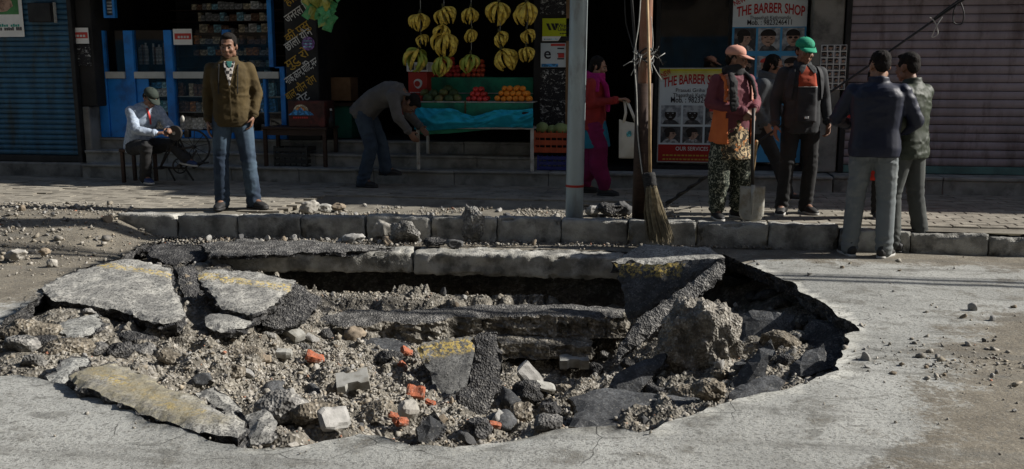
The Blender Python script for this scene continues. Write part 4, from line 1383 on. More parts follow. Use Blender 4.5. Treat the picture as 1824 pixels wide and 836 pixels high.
B3 = building('shop_building', 'taller building over the mauve shutter', 2.3, 4.7, 5.8, [3.5])
B4 = building('shop_building', 'tall building beyond the mauve shutter at the far right', 4.7, 24.0, 7.1, [6.5, 9, 12])
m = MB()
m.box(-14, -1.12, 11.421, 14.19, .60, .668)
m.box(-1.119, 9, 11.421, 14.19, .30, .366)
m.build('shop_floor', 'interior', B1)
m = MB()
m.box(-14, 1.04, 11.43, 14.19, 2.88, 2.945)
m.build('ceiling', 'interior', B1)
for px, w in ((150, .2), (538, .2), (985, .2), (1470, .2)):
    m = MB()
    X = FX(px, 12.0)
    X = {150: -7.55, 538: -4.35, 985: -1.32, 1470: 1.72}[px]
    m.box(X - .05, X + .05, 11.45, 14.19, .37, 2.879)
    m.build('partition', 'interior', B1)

for x0, x1 in ((-13.9, -4.3), (-4.28, 1.0), (1.06, 4.6)):    # unseen concrete slabs added over the openings to darken the shop fronts
    m = MB()
    m.box(x0, x1, 10.75, 11.298, 2.66, 2.74, 0, .012)
    tag(m.build('added_shade_slab', 'concrete_wall', None), {-13.9: 'unseen concrete slab added to shade the blue shutter and medicine shop', -4.28: 'unseen concrete slab added to shade the fruit shop', 1.06: 'unseen concrete slab added to shade the barber shop and mauve shutter'}[x0], 'sun shade')
pm('far_wall', (.17, .135, .105), (.12, .10, .08), 1.2, .9, .3, 30, .008)
def far_building(label, x0, x1, h, y=-7.0):  # unseen row opposite, set near and tall to cut sky light on the shops
    b = thing('unseen_building', label, 'building', ((x0 + x1) / 2, y, 0))
    m = MB(); m.box(x0, x1 - .01, y - 9, y, 0, h); m.build('wall', 'far_wall', b)
    m = MB(); m.box(x0 - .01, x1 + .0, y - 9.1, y + .4, h + .001, h + .2); m.build('roof', 'concrete_wall', b)
    w = MB(); w.box(x0 + .5, x1 - .5, y + .002, y + .05, .2, 2.6, 0, .01); w.build('shutter', 'shutter_blue', b)
    for z in np.arange(3.6, h - 1.6, 3.0):
        for x in np.arange(x0 + 1.2, x1 - 1, 2.2):
            w = MB(); w.box(x - .55, x + .55, y + .002, y + .06, z, z + 1.4, 0, .01); f = w.build('window', 'wood_dark', b)
            w = MB(); w.box(x - .47, x + .47, y + .062, y + .07, z + .08, z + 1.32); w.build('pane', 'black', f)
far_building('unseen brown four storey building across the street, left, added to block sky light', -26, -11, 18)
far_building('tall unseen brown building across the street, middle, added to block sky light', -11, -1, 20)
far_building('unseen brown building across the street, right of the tall one, added to block sky light', -1, 9, 17)
far_building('long unseen brown building at the right end across the street, added to block sky light', 9, 26, 19)

# ---- roller shutters
def shutter(x0, x1, y, z0, pitch, n, mat, label, rail):
    t = thing('roller_shutter', label, 'roller shutter', ((x0 + x1) / 2, y, z0))
    m = MB()
    pr = [(0, 0), (-.010, pitch * .12), (-.017, pitch * .35), (-.018, pitch * .55), (-.013, pitch * .78), (-.002, pitch * .93), (.004, pitch * .93), (.004, 0)]
    n_ = len(pr)
    hw = (x1 - x0) / 2
    vs = [(-hw, a, b) for a, b in pr] + [(hw, a, b) for a, b in pr]
    m.add(vs, [(i, i + n_, (i + 1) % n_ + n_, (i + 1) % n_) for i in range(n_)] + [tuple(range(n_)), tuple(range(2 * n_ - 1, n_ - 1, -1))])
    me = m.mesh('slat', mat)
    for i in range(n):
        o = bpy.data.objects.new('slat', me)
        COL.objects.link(o)
        o.parent = t
        o.location = (RND.uniform(-.002, .002), RND.uniform(-.0015, .0015), .09 + i * pitch)
        o.rotation_euler = (RND.gauss(0, .012), 0, RND.gauss(0, .0004))
    m = MB()
    m.box(x0, x1, y - .02, y + .02, z0, z0 + .085, 0, .006)
    m.build('bottom_rail', rail, t)
    for s, X in ((-1, x0), (1, x1)):
        m = MB()
        m.box(X - .03 + s * .031, X + .03 + s * .031, y - .035, y + .04, z0, 2.62, 0, .005)
        m.build('guide_rail', 'black', t)
    return t
shutter(-12.0, -7.52, 11.0, .365, .066, 35, 'shutter_blue', 'closed blue roller shutter at the far left', 'black')
pm('rail_teal', (.10, .20, .19), (.07, .13, .125), 5, .6, .2, 60, .002)
shutter(1.97, 8.2, 11.12, .385, .0925, 25, 'shutter_mauve', 'closed mauve roller shutter at the right', 'rail_teal')
# things on the blue shutter
ys = 10.965
m = MB()
x0, x1, za, zb = -9.0, FX(42, ys, 40), FZ(66, ys, 20), 2.75
m.box(x0, x1, ys - .006, ys, za, zb)
t_ = thing('poster', 'pale food poster with teal writing hung on the blue shutter', 'poster', ((x0 + x1) / 2, ys, za))
m.build('sheet', 'paper', t_)
m = MB()
za2 = FZ(26, ys, 20)
rect(m, x0 + .2, x1 - .05, za2, 2.6, ys - .008, 0)
m.build('photo_backing', 'photo_green', t_)
m = MB()
m.add([((x1 - .3) + .17 * math.cos(a * .4) * (1 + .1 * math.sin(a * 3)), ys - .010, za2 + .13 + .10 * math.sin(a * .4)) for a in range(16)], [tuple(range(16))])
m.build('food_photo', 'photo_skin', t_)
m = MB()
for k in range(13):
    xx = x1 - .06 - k * .032
    if k % 5 != 4:
        m.box(xx - .022, xx, ys - .010, ys - .007, FZ(48, ys, 20), FZ(44.5, ys, 20) + RND.uniform(0, .012))
m.build('teal_print', 'lettering_teal', t_)
m = MB()
for k in range(16):
    xx = x1 - .03 - k * .028
    if k not in (3, 9):
        m.box(xx - .019, xx, ys - .010, ys - .007, FZ(54.5, ys, 20), FZ(50, ys, 20) + RND.uniform(0, .010))
m.build('ink_print', 'lettering_ink', t_)
m = MB()
bx0, bx1 = FX(57, ys, 20), FX(97, ys, 20)
m.box(bx0, bx1, ys - .09, ys + .01, FZ(40, ys, 77), FZ(6, ys, 77), 0, .008)
t_ = tag(m.build('meter_box', 'black', None), 'dark square meter box on the blue shutter', 'meter box')
m = MB()
m.box(bx1 + .004, bx1 + .02, ys - .03, ys + .01, FZ(41, ys, 77), FZ(5, ys, 77))
m.build('edge_strip', 'wire_pale', t_)

# ---- pillars
def pillar(x0, x1, y0, z0, z1, mat, label):
    m = MB()
    m.box(x0, x1, y0, 11.46, z0, z1, 0, .012)
    return tag(m.build('pillar', mat, None), label, 'pillar')
P1 = pillar(-7.46, FX(176, 11.2, 60), 11.05, 1.08, 2.61, 'wall_dark', 'black painted upper pillar between the blue shutter and the medicine shop')
pillar(-7.46, FX(174, 11.2, 230), 11.04, .2, 1.076, 'concrete_wall', 'rough bare concrete foot of the pillar beside the blue shutter')
PX0, PX1 = FX(508, 11.15, 100), FX(566, 11.15, 100)
PN = pillar(PX0, PX1, 11.15, .671, 2.61, 'black', 'black painted board pillar with slanting Devanagari lettering')
WX0, WX1 = FX(950, 11.15, 100), FX(1016, 11.15, 100)
PW_ = pillar(WX0, WX1, 11.15, .373, 2.61, 'wall_dark', 'dark pillar plastered with torn posters and a lime sign')
CX0, CX1 = FX(1447, 11.1, 60), FX(1503, 11.1, 60)
pillar(CX0, CX1, 11.10, .382, 2.61, 'concrete_wall', 'bare grey concrete pillar beside the mauve shutter')
m = MB()
m.box(FX(1008, 11.1, 60), FX(1016, 11.1, 60), 11.12, 11.147, .9, 2.6)
m.build('wooden_strip', 'cardboard', PW_)
# slanting painted lines
m1, m2 = MB(), MB()
lines = [(512, 42, 'जनरल िमिट', 0, .15, .46), (512, 76, 'की.पसु', 1, .14, .36), (512, 92, 'छाला यौन', 0, .15, .40), (513, 124, 'मुटु रो', 1, .15, .34),
         (512, 152, 'नाक,कान,घाँिट,मन', 0, .14, .50), (513, 180, 'बाल यौन रोग', 1, .14, .46), (535, 187, 'पेट', 0, .15, .16), (512, 12, 'हाड', 1, .13, .2)]
for px, py, s, mi, sz, w in lines:
    p = Q(px, py, 11.14)
    put_text((m1, m2)[mi], s, p.x, 11.143, p.z, sz, 0, .008, width=w, rot=R(32))
def clip_x(mb, xmax):
    keep = [k for k, f in enumerate(mb.f) if max(mb.v[i][0] for i in f) < xmax and max(mb.v[i][2] for i in f) < 2.6]
    mb.f = [mb.f[k] for k in keep]
    mb.m = [mb.m[k] for k in keep]
for mm, mt in ((m1, 'lettering_white'), (m2, 'lettering_yellow')):
    clip_x(mm, PX1 - .004)
    mm.build('lettering', mt, PN)
m = MB()
c = Q(549, 78, 11.13)
m.ell(c, (.085, .006, .085), 16, 6)
st_ = m.build('round_sticker', 'box_violet', PN)
m = MB()
for k in range(3):
    m.box(c.x - .06, c.x + .05, c.y - .011, c.y - .007, c.z - .045 + k * .035, c.z - .030 + k * .035)
m.build('print', 'box_sky', st_)
# notices with a red banner
def notice(px0, px1, py0, py1, y, label):
    a, b = Q(px0, py0, y), Q(px1, py1, y)
    t = thing('paper_notice', label, 'notice', ((a.x + b.x) / 2, y, b.z))
    m = MB(); m.box(a.x, b.x, y - .004, y, b.z, a.z); m.build('sheet', 'paper', t)
    w, h = b.x - a.x, a.z - b.z
    m = MB(); m.box(a.x + .08 * w, b.x - .04 * w, y - .007, y - .0045, b.z + .34 * h, b.z + .72 * h); f = m.build('red_banner', 'red_print', t)
    m = MB()
    for k in range(4):
        xx = a.x + w * (.25 + .16 * k)
        m.box(xx, xx + w * .11, y - .010, y - .0075, b.z + .42 * h, b.z + .56 * h)
    m.build('white_print', 'lettering_white', f)
    return t
notice(122, 159, 50, 78, 11.03, 'white paper notice with red band pasted on the black pillar')
notice(308, 343, 52, 80, 11.27, 'white paper notice with red band on the medicine shop glass')
m = MB()
c = Q(146, 95, 11.03)
m.box(c.x - .11, c.x + .11, 11.037, 11.047, c.z - .16, c.z + .10)
tag(m.build('torn_posters', 'posters_torn', None), 'patch of torn paper scraps below the notice on the black pillar', 'torn paper')

# ---- blue medicine shop front
MY = 11.30
SHOP = thing('medicine_shop', 'blue framed medicine shop front with white ledge and glass', 'shop front', (FX(340, MY), MY, .67))
ZF = .672
zl0, zl1 = FZ(140, MY, 300), FZ(128, MY, 300)
zt = FZ(54, MY, 300)
def post(a, b, z0, z1, yo=0.0):
    m = MB()
    m.box(FX(a, MY), FX(b, MY), MY - .03 + yo, MY + .05, z0, z1, 0, .005)
    m.build('post', 'frame_blue', SHOP)
for a, b in ((177, 193), (228, 244), (299, 313), (402, 414)):
    post(a, b, ZF, zt, -.012)
post(483, 491, FZ(120, MY, 485), 2.61, -.012)
post(501, 510, ZF, FZ(119, MY, 485), -.012)
post(470, 475, ZF, zl0 - .004, -.0)
def rail(a, b, z0, z1, mat='frame_blue', name='rail', yo=0.0, yb=.04):
    m = MB()
    m.box(FX(a, MY), FX(b, MY), MY - .02 + yo, MY + yb, z0, z1, 0, .004)
    m.build(name, mat, SHOP)
for a, b in ((193.5, 227.5), (244.5, 298.5), (313.5, 401.5), (414.5, 500.5)):
    rail(a, b, zl0, zl1, 'ledge_white', 'ledge', -.045, .3)
for a, b in ((244.5, 298.5), (313.5, 401.5), (414.5, 469.5), (475.5, 500.5)):
    rail(a, b, ZF, ZF + .10)
rail(193.5, 227.5, ZF, zl0 - .004, name='door_panel', yb=.0)
rail(244.5, 266, ZF + .104, zl0 - .004, name='panel', yb=.0)
rail(491.5, 509.5, FZ(122, MY, 500), FZ(119, MY, 500))
for a, b in ((193.5, 227.5), (244.5, 298.5), (313.5, 401.5), (414.5, 482.5)):
    m = MB()
    m.box(FX(a, MY), FX(b, MY), MY + .004, MY + .010, zl1 + .003, zt)
    m.build('pane', 'glass', SHOP)
for a, b in ((266.5, 298.5), (313.5, 401.5), (414.5, 469.5), (475.5, 500.5)):
    m = MB()
    m.box(FX(a, MY), FX(b, MY), MY + .004, MY + .010, ZF + .104, zl0 - .004)
    m.build('showcase_pane', 'glass', SHOP)
m = MB()
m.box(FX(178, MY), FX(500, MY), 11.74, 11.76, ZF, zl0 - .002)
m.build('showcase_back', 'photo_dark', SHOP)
for zz_ in (FZ(172, MY, 360), FZ(200, MY, 360)):
    m = MB()
    m.box(FX(266.5, MY), FX(500, MY), MY + .03, 11.735, zz_ - .008, zz_)
    m.build('shelf_board', 'ledge_white', SHOP)
m = MB()
hx0, hx1, hz = FX(184, 11.1, 20), FX(204, 11.1, 20), FZ(32, 11.1, 190)
for a_, b_ in ((hx0, hx0 + .03), (hx1 - .03, hx1)):
    m.box(a_, b_, 11.1, 11.16, hz + .031, 2.6)
m.box(hx0, hx1, 11.1, 11.16, hz, hz + .03)
t_ = tag(m.build('hanging_frame', 'frame_blue', None), 'small blue frame hanging above the left end of the medicine shop', 'frame')
m = MB()
rect(m, hx0 + .031, hx1 - .031, hz + .031, 2.6, 11.13)
m.build('sheet', 'photo_dark', t_)
for k in range(4):
    m = MB(); m.box(hx0 + .04, hx1 - .045, 11.12, 11.128, hz + .06 + k * .04, hz + .08 + k * .04); m.build('print', 'photo_grey', t_)

# goods: every box its own thing
BOXM = {}
def goods(px0, px1, Y, z, hmin, hmax, wmin, wmax, cols_, where, group, gap=.06, dep=.08, name='medicine_box', cat='medicine box'):
    x, xe = FX(px0, Y), FX(px1, Y)
    while x < xe - wmin:
        w, h, c_ = RND.uniform(wmin, wmax), RND.uniform(hmin, hmax), RND.choice(cols_)
        w = min(w, xe - x)
        if RND.random() > gap:
            k = (c_, round(w, 2), round(h, 2), dep)
            if k not in BOXM:
                m = MB()
                m.box(-k[1] / 2, k[1] / 2, 0, dep, 0, k[2], 0, .003)
                BOXM[k] = m.mesh(name, c_)
            o = bpy.data.objects.new(name, BOXM[k])
            COL.objects.link(o)
            o.location = (x + w / 2, Y + RND.uniform(0, .02), z)
            o.rotation_euler = (0, 0, RND.gauss(0, .03))
            tag(o, f'{c_[4:]} coloured {cat} {where}', cat, group)
        x += w + .004
mix_ = ['box_white', 'box_blue', 'box_teal', 'box_red', 'box_orange', 'box_cream', 'box_brown', 'box_grey', 'box_sky', 'box_violet']
zs1, zs2, zs3 = FZ(172, MY, 360) + .001, FZ(200, MY, 360) + .001, ZF + .012
warm = ['box_brown', 'box_red', 'box_orange', 'box_cream', 'box_brown', 'box_sky', 'box_grey']
goods(316, 400, MY + .07, zs1, .15, .185, .05, .085, warm + ['box_blue'], 'on the top shelf of the glass counter', 'packs in the glass counter')
goods(316, 400, MY + .07, zs2, .12, .15, .06, .09, ['box_brown', 'box_cream', 'box_orange', 'box_white', 'box_grey', 'box_red'], 'on the middle shelf of the glass counter', 'packs in the glass counter')
goods(316, 400, MY + .07, zs3 + .1, .09, .16, .06, .10, ['box_cream', 'box_white', 'box_grey', 'box_brown', 'box_red'], 'on the bottom shelf of the glass counter', 'packs in the glass counter', .2)
cool = ['box_sky', 'box_white', 'box_teal', 'box_blue', 'box_sky']
goods(268, 298, MY + .06, zs1, .08, .10, .06, .08, cool, 'on the top shelf behind the seated man', 'packs behind the seated man')
goods(268, 298, MY + .06, zs1 + .102, .07, .085, .06, .08, cool, 'stacked topmost behind the seated man', 'packs behind the seated man', .2)
goods(268, 298, MY + .06, zs2, .13, .15, .06, .08, cool, 'on the middle shelf behind the seated man', 'packs behind the seated man')
goods(268, 298, MY + .06, zs3 + .1, .12, .16, .06, .08, ['box_cream', 'box_sky', 'box_white'], 'on the bottom shelf behind the seated man', 'packs behind the seated man')
blue_ = ['box_blue', 'box_blue', 'box_sky', 'box_violet']
goods(462, 499, MY + .06, zs1, .16, .18, .09, .12, blue_, 'on the top shelf by the lettered pillar', 'blue packs by the lettered pillar', 0)
goods(462, 499, MY + .06, zs2, .16, .175, .09, .12, blue_, 'on the middle shelf by the lettered pillar', 'blue packs by the lettered pillar', 0)
goods(462, 499, MY + .06, zs3 + .06, .08, .12, .06, .10, ['box_violet', 'box_grey', 'box_brown'], 'on the bottom shelf by the lettered pillar', 'blue packs by the lettered pillar')
# wall shelves inside
RACK = thing('medicine_rack', 'dark wall rack of medicine shelves inside the blue shop', 'shelf rack', (-5.6, 12.4, .67))
for k in range(9):
    z = 1.28 + k * .155
    m = MB(); m.box(-6.9, -4.6, 12.36, 12.62, z - .012, z); m.build('shelf', 'wood_dark', RACK)
m = MB(); m.box(-6.95, -4.55, 12.625, 12.65, .67, 2.85); m.build('back_panel', 'interior', RACK)
for k in range(9):
    z = 1.28 + k * .155
    n_ = ['lowest', 'second', 'third', 'fourth', 'fifth', 'sixth', 'seventh', 'eighth', 'ninth'][k]
    if k in (0, 1, 2):
        goods(392, 482, 12.38, z, .06, .12, .05, .12, ['box_white', 'box_grey', 'box_grey', 'box_sky', 'box_cream', 'box_red'], f'on the {n_} rack shelf inside the shop', 'medicines on the rack' , .2)
    else:
        goods(348, 482, 12.38, z, .06, .125, .04, .12, ['box_white', 'box_grey', 'box_grey', 'box_sky', 'box_brown', 'box_cream', 'box_red', 'box_brown', 'box_grey', 'box_orange'], f'on the {n_} rack shelf inside the shop', 'medicines on the rack', .12)
goods(250, 296, 12.0, 1.62, .22, .3, .015, .03, ['box_grey', 'box_brown', 'box_white'], 'standing upright inside the shop behind the left panes', 'upright files in the shop', .35, .03, 'file', 'file')

# ---- barber shop: dark glass front, door strip, posters
BY = 11.28
BARB = thing('barber_shop', 'dark glass front of the barber shop', 'shop front', (FX(1300, BY), BY, .67))
gx0, gx1 = FX(1172, BY), FX(1445, BY)
m = MB(); m.box(gx0, gx1, BY + .03, BY + .038, .42, 2.6); m.build('pane', 'glass', BARB)
for a, b in ((1166, 1174), (1294, 1305), (1440, 1447)):
    m = MB(); m.box(FX(a, BY), FX(b, BY), BY - .01, BY + .06, .372, 2.61, 0, .004); m.build('mullion', 'black', BARB)
m = MB(); m.box(gx0 - .05, gx1 + .02, BY - .011, BY + .061, .371, .419, 0, .004); m.build('sill', 'black', BARB)
m = MB(); m.box(FX(1427, BY), FX(1432, BY), BY - .02, BY - .0105, FZ(120, BY, 1430), 2.6); m.build('door_strip', 'ledge_white', BARB)
m = MB(); m.box(gx0, gx1, 12.2, 12.22, .37, 2.87); m.build('inner_screen', 'interior', BARB)
def face_print(parent, x0, x1, z0, z1, y, kind, seed):
    """flat printed portrait: backing, shoulders, face and hair as flat shapes"""
    rs = random.Random(seed)
    w, h = x1 - x0, z1 - z0
    m = MB()
    rect(m, x0, x1, z0, z1, y, 0)
    cx, cz = x0 + w * (.5 + rs.uniform(-.06, .06)), z0 + h * .55
    el = lambda cx_, cz_, rx, rz, yy, mi, n=14, a0=0, a1=2 * math.pi: m.add([(cx_ + rx * math.cos(a0 + (a1 - a0) * i / n), yy, cz_ + rz * math.sin(a0 + (a1 - a0) * i / n)) for i in range(n + (0 if a1 - a0 > 6 else 1))], [tuple(range(n + (0 if a1 - a0 > 6 else 1)))], mi)
    prof = kind == 'profile'
    rx, rz = min(w * .30, h * .30) * rs.uniform(.9, 1.1), h * .33
    m.add([(x0 + w * .06, y - .0008, z0), (x1 - w * .06, y - .0008, z0), (cx + w * .26, y - .0008, z0 + h * .2), (cx + w * .09, y - .0008, z0 + h * .27), (cx - w * .09, y - .0008, z0 + h * .27), (cx - w * .28, y - .0008, z0 + h * .2)], [(0, 1, 2, 3, 4, 5)], 1)
    rect(m, cx - w * .09, cx + w * .09, z0 + h * .2, z0 + h * .42, y - .0012, 2)
    el(cx, cz, rx, rz, y - .0016, 2)
    hx = -w * .05 if prof else 0
    if kind == 'cap':
        el(cx + hx, cz + rz * .55, rx * 1.12, rz * .55, y - .0022, 4, 12, 0, math.pi)
        rect(m, cx - rx * 1.1, cx + rx * 1.35, cz + rz * .42, cz + rz * .6, y - .0022, 4)
    else:
        el(cx + hx, cz + rz * .42, rx * 1.12, rz * .78, y - .0022, 3, 12, -.15, math.pi + .15)
        if prof: el(cx - rx * .62, cz + rz * .1, rx * .5, rz * .75, y - .0020, 3)
    if kind in ('front', 'cap', 'mask', 'glasses'):
        c_ = 3
        for s in (-1, 1):
            el(cx + s * rx * .42, cz + rz * .1, rx * (.34 if kind == 'glasses' else .17), rz * (.17 if kind == 'glasses' else .07), y - .0024, c_, 8)
        el(cx, cz - rz * .52, rx * .3, rz * .07, y - .0024, c_, 8)
        rect(m, cx - rx * .08, cx + rx * .08, cz - rz * .25, cz - rz * .2, y - .0024, c_)
    else:
        el(cx + rx * .55, cz + rz * .1, rx * .14, rz * .07, y - .0024, 3, 8)
        el(cx + rx * .95, cz - rz * .12, rx * .22, rz * .14, y - .0016, 2, 8)
    if kind == 'beard':
        el(cx, cz - rz * .5, rx * .9, rz * .52, y - .0020, 3, 12)
    mats = ['photo_grey' if rs.random() < .65 else 'photo_dark', 'photo_dark', 'photo_hair' if kind == 'mask' else 'photo_skin', 'photo_grey' if kind == 'mask' else 'photo_hair', 'red_print']
    if mats[0] == 'photo_dark': mats[1] = 'box_grey'
    m.build('portrait', mats, parent)
def barber_poster(px0, px1, py0, py1, y, label, upper):
    a, b = Q(px0, py0, y), Q(px1, py1, y)
    X0, X1, Z0, Z1 = a.x, b.x, b.z, a.z
    w = X1 - X0
    zz_ = lambda py: Q((px0 + px1) / 2, py, y).z
    t = thing('barber_poster', label, 'poster', ((X0 + X1) / 2, y, Z0))
    m = MB(); m.box(X0 - .012, X1 + .012, y, y + .012, Z0 - .012, Z1 + .012); m.build('backing', 'black' if upper else 'wire_pale', t)
    m = MB()
    if upper:
        rect(m, X0, X1, zz_(48), Z1, y - .002, 0)
        rect(m, X0, X1, Z0, zz_(48), y - .002, 1)
        m.build('sheet', ['sign_pale', 'sign_blue'], t)
        rows = [(50, 91, ['profile', 'front', 'glasses']), (100, 138, ['beard', 'cap', 'front']), (142, 180, ['front', 'profile', 'beard'])]
    else:
        zt_ = zz_(146)
        k = 6
        for i in range(k):                                    # printed fade from yellow to pale blue
            rect(m, X0, X1, zt_ + (Z1 - zt_) * i / k, zt_ + (Z1 - zt_) * (i + 1) / k, y - .002, 5 - i)
        rect(m, X0, X1, zz_(258), zt_, y - .002, 6)
        rect(m, X0, X1, Z0, zz_(258), y - .002, 7)
        for i in range(6):
            nm = f'poster_fade_{i}'
            if nm not in MATS:
                f = i / 5
                pm(nm, tuple(p * (1 - f) + q * f for p, q in zip((.62, .55, .03), (.58, .64, .62))), None, 3, .6, 0)

        m.build('sheet', [f'poster_fade_{i}' for i in range(6)] + ['sign_pale', 'sign_red'], t)
        rows = [(188, 222, ['mask', 'mask', 'cap']), (226, 255, ['profile', 'profile', 'beard'])]
    d = (26 if upper else 153) - (26 if upper else 153)
    T = lambda s, py, fx0, fx1, size, mi, bold=.0, arc=0, rot=0.0, tilt=0.0: put_text(tx[mi], s, X0 + w * fx0, y - .005, zz_(py), size, 0, bold, width=w * (fx1 - fx0), arc=arc, rot=rot, tilt=tilt)
    tx = [MB(), MB(), MB(), MB()]
    if upper:
        T('NEW', 10, .02, .19, .075, 0, .02, 0, R(22))
        T('THE BARBER SHOP', 30, .05, .97, .155, 0, .022, .045)
        T('Thapathali Kathmandu', 34.5, .23, .78, .058, 1, .004)
        T('Mob. : 9823246411', 44.5, .20, .80, .085, 1, .012)
    else:
        T('NEW', 139, .04, .19, .085, 0, .02, 0, R(28))
        T('THE BARBER SHOP', 156, .05, .97, .155, 0, .022, .045)
        T('Prasuti Griha Marg', 164, .24, .85, .06, 1, .004)
        T('Thapathali Kathmandu', 173, .20, .86, .062, 1, .004)
        T('Mob. : 9823246411', 183, .17, .86, .095, 1, .012)
        T('OUR SERVICES', 268.5, .26, .74, .065, 2, .008)
        for r_ in range(2):
            x = X0 + w * .07
            while x < X1 - w * .06:
                l_ = RND.uniform(.02, .045)
                tx[3].box(x, x + l_, y - .006, y - .004, zz_(278.5 + r_ * 7), zz_(276 + r_ * 7))
                x += l_ + .012
    for mm, mt in zip(tx, ('lettering_red', 'lettering_ink', 'lettering_white', 'lettering_yellow')):
        if mm.v: mm.build('lettering', mt, t)
    sd = 0
    for py0_, py1_, ks in rows:
        for i, kd in enumerate(ks):
            fx0, fx1 = .03 + .325 * i, .03 + .325 * i + .295
            face_print(t, X0 + w * fx0, X0 + w * fx1, zz_(py1_), zz_(py0_), y - .004, kd, 31 * sd + i + (7 if upper else 3))
        sd += 1
    return t
barber_poster(1176, 1292, 123, 289, BY - .02, 'barber poster with yellow top and red foot behind the woman with the spade', False)
barber_poster(1307, 1424, -12, 290, BY - .02, 'tall pale blue barber poster with rows of haircut photos, right of the yellow one', True)
gx0_, gx1_ = FX(1461, 11.08, 120), FX(1507, 11.08, 120)
gz0, gz1 = FZ(160, 11.08, 1485), FZ(80, 11.08, 1485)
GP = thing('haircut_chart', 'white chart with a grid of small haircut heads on the concrete pillar', 'poster', ((gx0_ + gx1_) / 2, 11.08, gz0))
m = MB(); m.box(gx0_, gx1_, 11.083, 11.092, gz0, gz1); m.build('sheet', 'paper', GP)
for r_ in range(7):
    for c_ in range(4):
        w, h = (gx1_ - gx0_) / 4, (gz1 - gz0) / 7
        face_print(GP, gx0_ + w * (c_ + .07), gx0_ + w * (c_ + .93), gz0 + h * (r_ + .07), gz0 + h * (r_ + .93), 11.080, ['profile', 'front', 'beard'][(r_ + c_) % 3], r_ * 4 + c_)

# ---- signs on the postered pillar
y = 11.12
a, b = Q(966, 33, y), Q(1019, 73, y)
WU = thing('money_transfer_sign', 'lime yellow and black money transfer sign half hidden by the grey pole', 'sign', ((a.x + b.x) / 2, y, b.z))
zm, zb = Q(990, 65, y).z, b.z
m = MB(); m.box(a.x, b.x, y, y + .02, zb, a.z, 0, .003); m.build('board', 'sign_lime', WU)
m = MB(); m.poly([(a.x, y - .002, zb), (a.x + .19, y - .002, zb), (a.x + .225, y - .002, zm), (a.x, y - .002, zm)]); m.build('white_band', 'paper', WU)
m = MB(); m.poly([(a.x + .19, y - .002, zb), (b.x, y - .002, zb), (b.x, y - .002, zm), (a.x + .225, y - .002, zm)]); m.build('black_band', 'black', WU)
m = MB()
lx, lz, s = a.x + .045, Q(990, 54, y).z, .078
for k in range(2):                                           # the W mark: two slanted strokes and a wedge
    q = lx + k * s * .72
    m.poly([(q, y - .003, lz + s), (q + s * .42, y - .003, lz + s), (q + s * .85, y - .003, lz), (q + s * .45, y - .003, lz)])
q = lx + s * 1.44
m.poly([(q - .1 * s, y - .003, lz + s), (q + s * .45, y - .003, lz + s), (q + s * .12, y - .003, lz + .12 * s), (q - .02 * s, y - .003, lz + .45 * s)])
m.build('emblem', 'black', WU)
m = MB()
put_text(m, 'Western', a.x + .185, y - .003, Q(990, 49, y).z, .062, 0, .012)
put_text(m, 'Union', a.x + .185, y - .003, Q(990, 55.5, y).z, .062, 0, .012)
for k in range(5):
    m.box(a.x + .21 + k * .02, a.x + .222 + k * .02, y - .0035, y - .0022, Q(990, 61, y).z, Q(990, 59, y).z)
m.build('lettering', 'lettering_ink', WU)
m = MB()
for k in range(8): m.box(a.x + .02 + k * .021, a.x + .035 + k * .021, y - .0045, y - .0025, zb + .014, zb + .026)
m.build('print', 'box_sky', WU)
a, b = Q(963, 77, y), Q(1009, 120, y)
ES = thing('payment_poster', 'worn white paper with a large letter e and a blue foot strip on the pillar', 'poster', ((a.x + b.x) / 2, y, b.z))
m = MB(); m.box(a.x, b.x, y + .01, y + .016, b.z, a.z); m.build('sheet', 'sign_pale', ES)
m = MB(); m.box(a.x + .12, b.x - .02, y + .006, y + .009, a.z - .035, a.z - .008); m.build('red_strip', 'red_print', ES)
m = MB(); m.box(a.x + .01, b.x - .10, y + .006, y + .009, b.z + .004, b.z + .04); m.build('blue_strip', 'box_blue', ES)
m = MB(); put_text(m, 'e', a.x + .04, y + .008, b.z + .10, .19, 0, .012)
for k in range(3): m.box(b.x - .11 + .0, b.x - .03, y + .007, y + .009, a.z - .07 - k * .06, a.z - .055 - k * .06)
m.build('lettering', 'lettering_ink', ES)
m = MB(); m.box(b.x - .10, b.x - .03, y + .005, y + .0065, b.z + .11, b.z + .16); m.build('red_print', 'red_print', ES)
for py0, py1, lb in ((-6, 26, 'torn black and white poster scraps above the lime sign'), (124, 222, 'tall patch of torn poster scraps below the letter e paper')):
    a, b = Q(962, py0, y), Q(1008, py1, y)
    m = MB(); m.box(a.x, b.x, y + .012, y + .028, b.z, a.z)
    tag(m.build('torn_posters', 'posters_torn', None), lb, 'torn paper')
# ================================================================ FRUIT STALL AND OTHER PROPS
SY = 10.74
fx = lambda px, Y=SY, py=210: Q(px, py, Y).x
ST = thing('fruit_stall', 'green tiered fruit stall on pale metal legs', 'stall', (fx(845), SY + .25, .37))
zt0 = Q(845, 227, SY).z
xl, xr = fx(744), fx(948)
for x, y, z0 in ((xl, SY, .372), (xr, SY, .372), (xl, SY + .46, .522), (xr, SY + .46, .522)):
    m = MB(); m.box(x - .019, x + .019, y - .019, y + .019, z0, zt0 - .02, 0, .004); m.build('leg', 'metal_white', ST)
m = MB(); m.box(xl - .02, xr + .02, SY - .02, SY + .48, zt0 - .019, zt0, 0, .004); m.build('table_frame', 'metal_white', ST)
z1 = Q(845, 183, SY + .1).z
m = MB(); m.box(fx(748), fx(948), SY + .05, SY + .07, zt0 + .002, z1, 0, .003); m.build('front_board', 'stall_green', ST)
m = MB(); m.box(fx(748), fx(948), SY + .045, SY + .50, z1 + .001, z1 + .012, 0, .002); m.build('fruit_shelf', 'metal_white', ST)
z2 = Q(845, 138, SY + .5).z
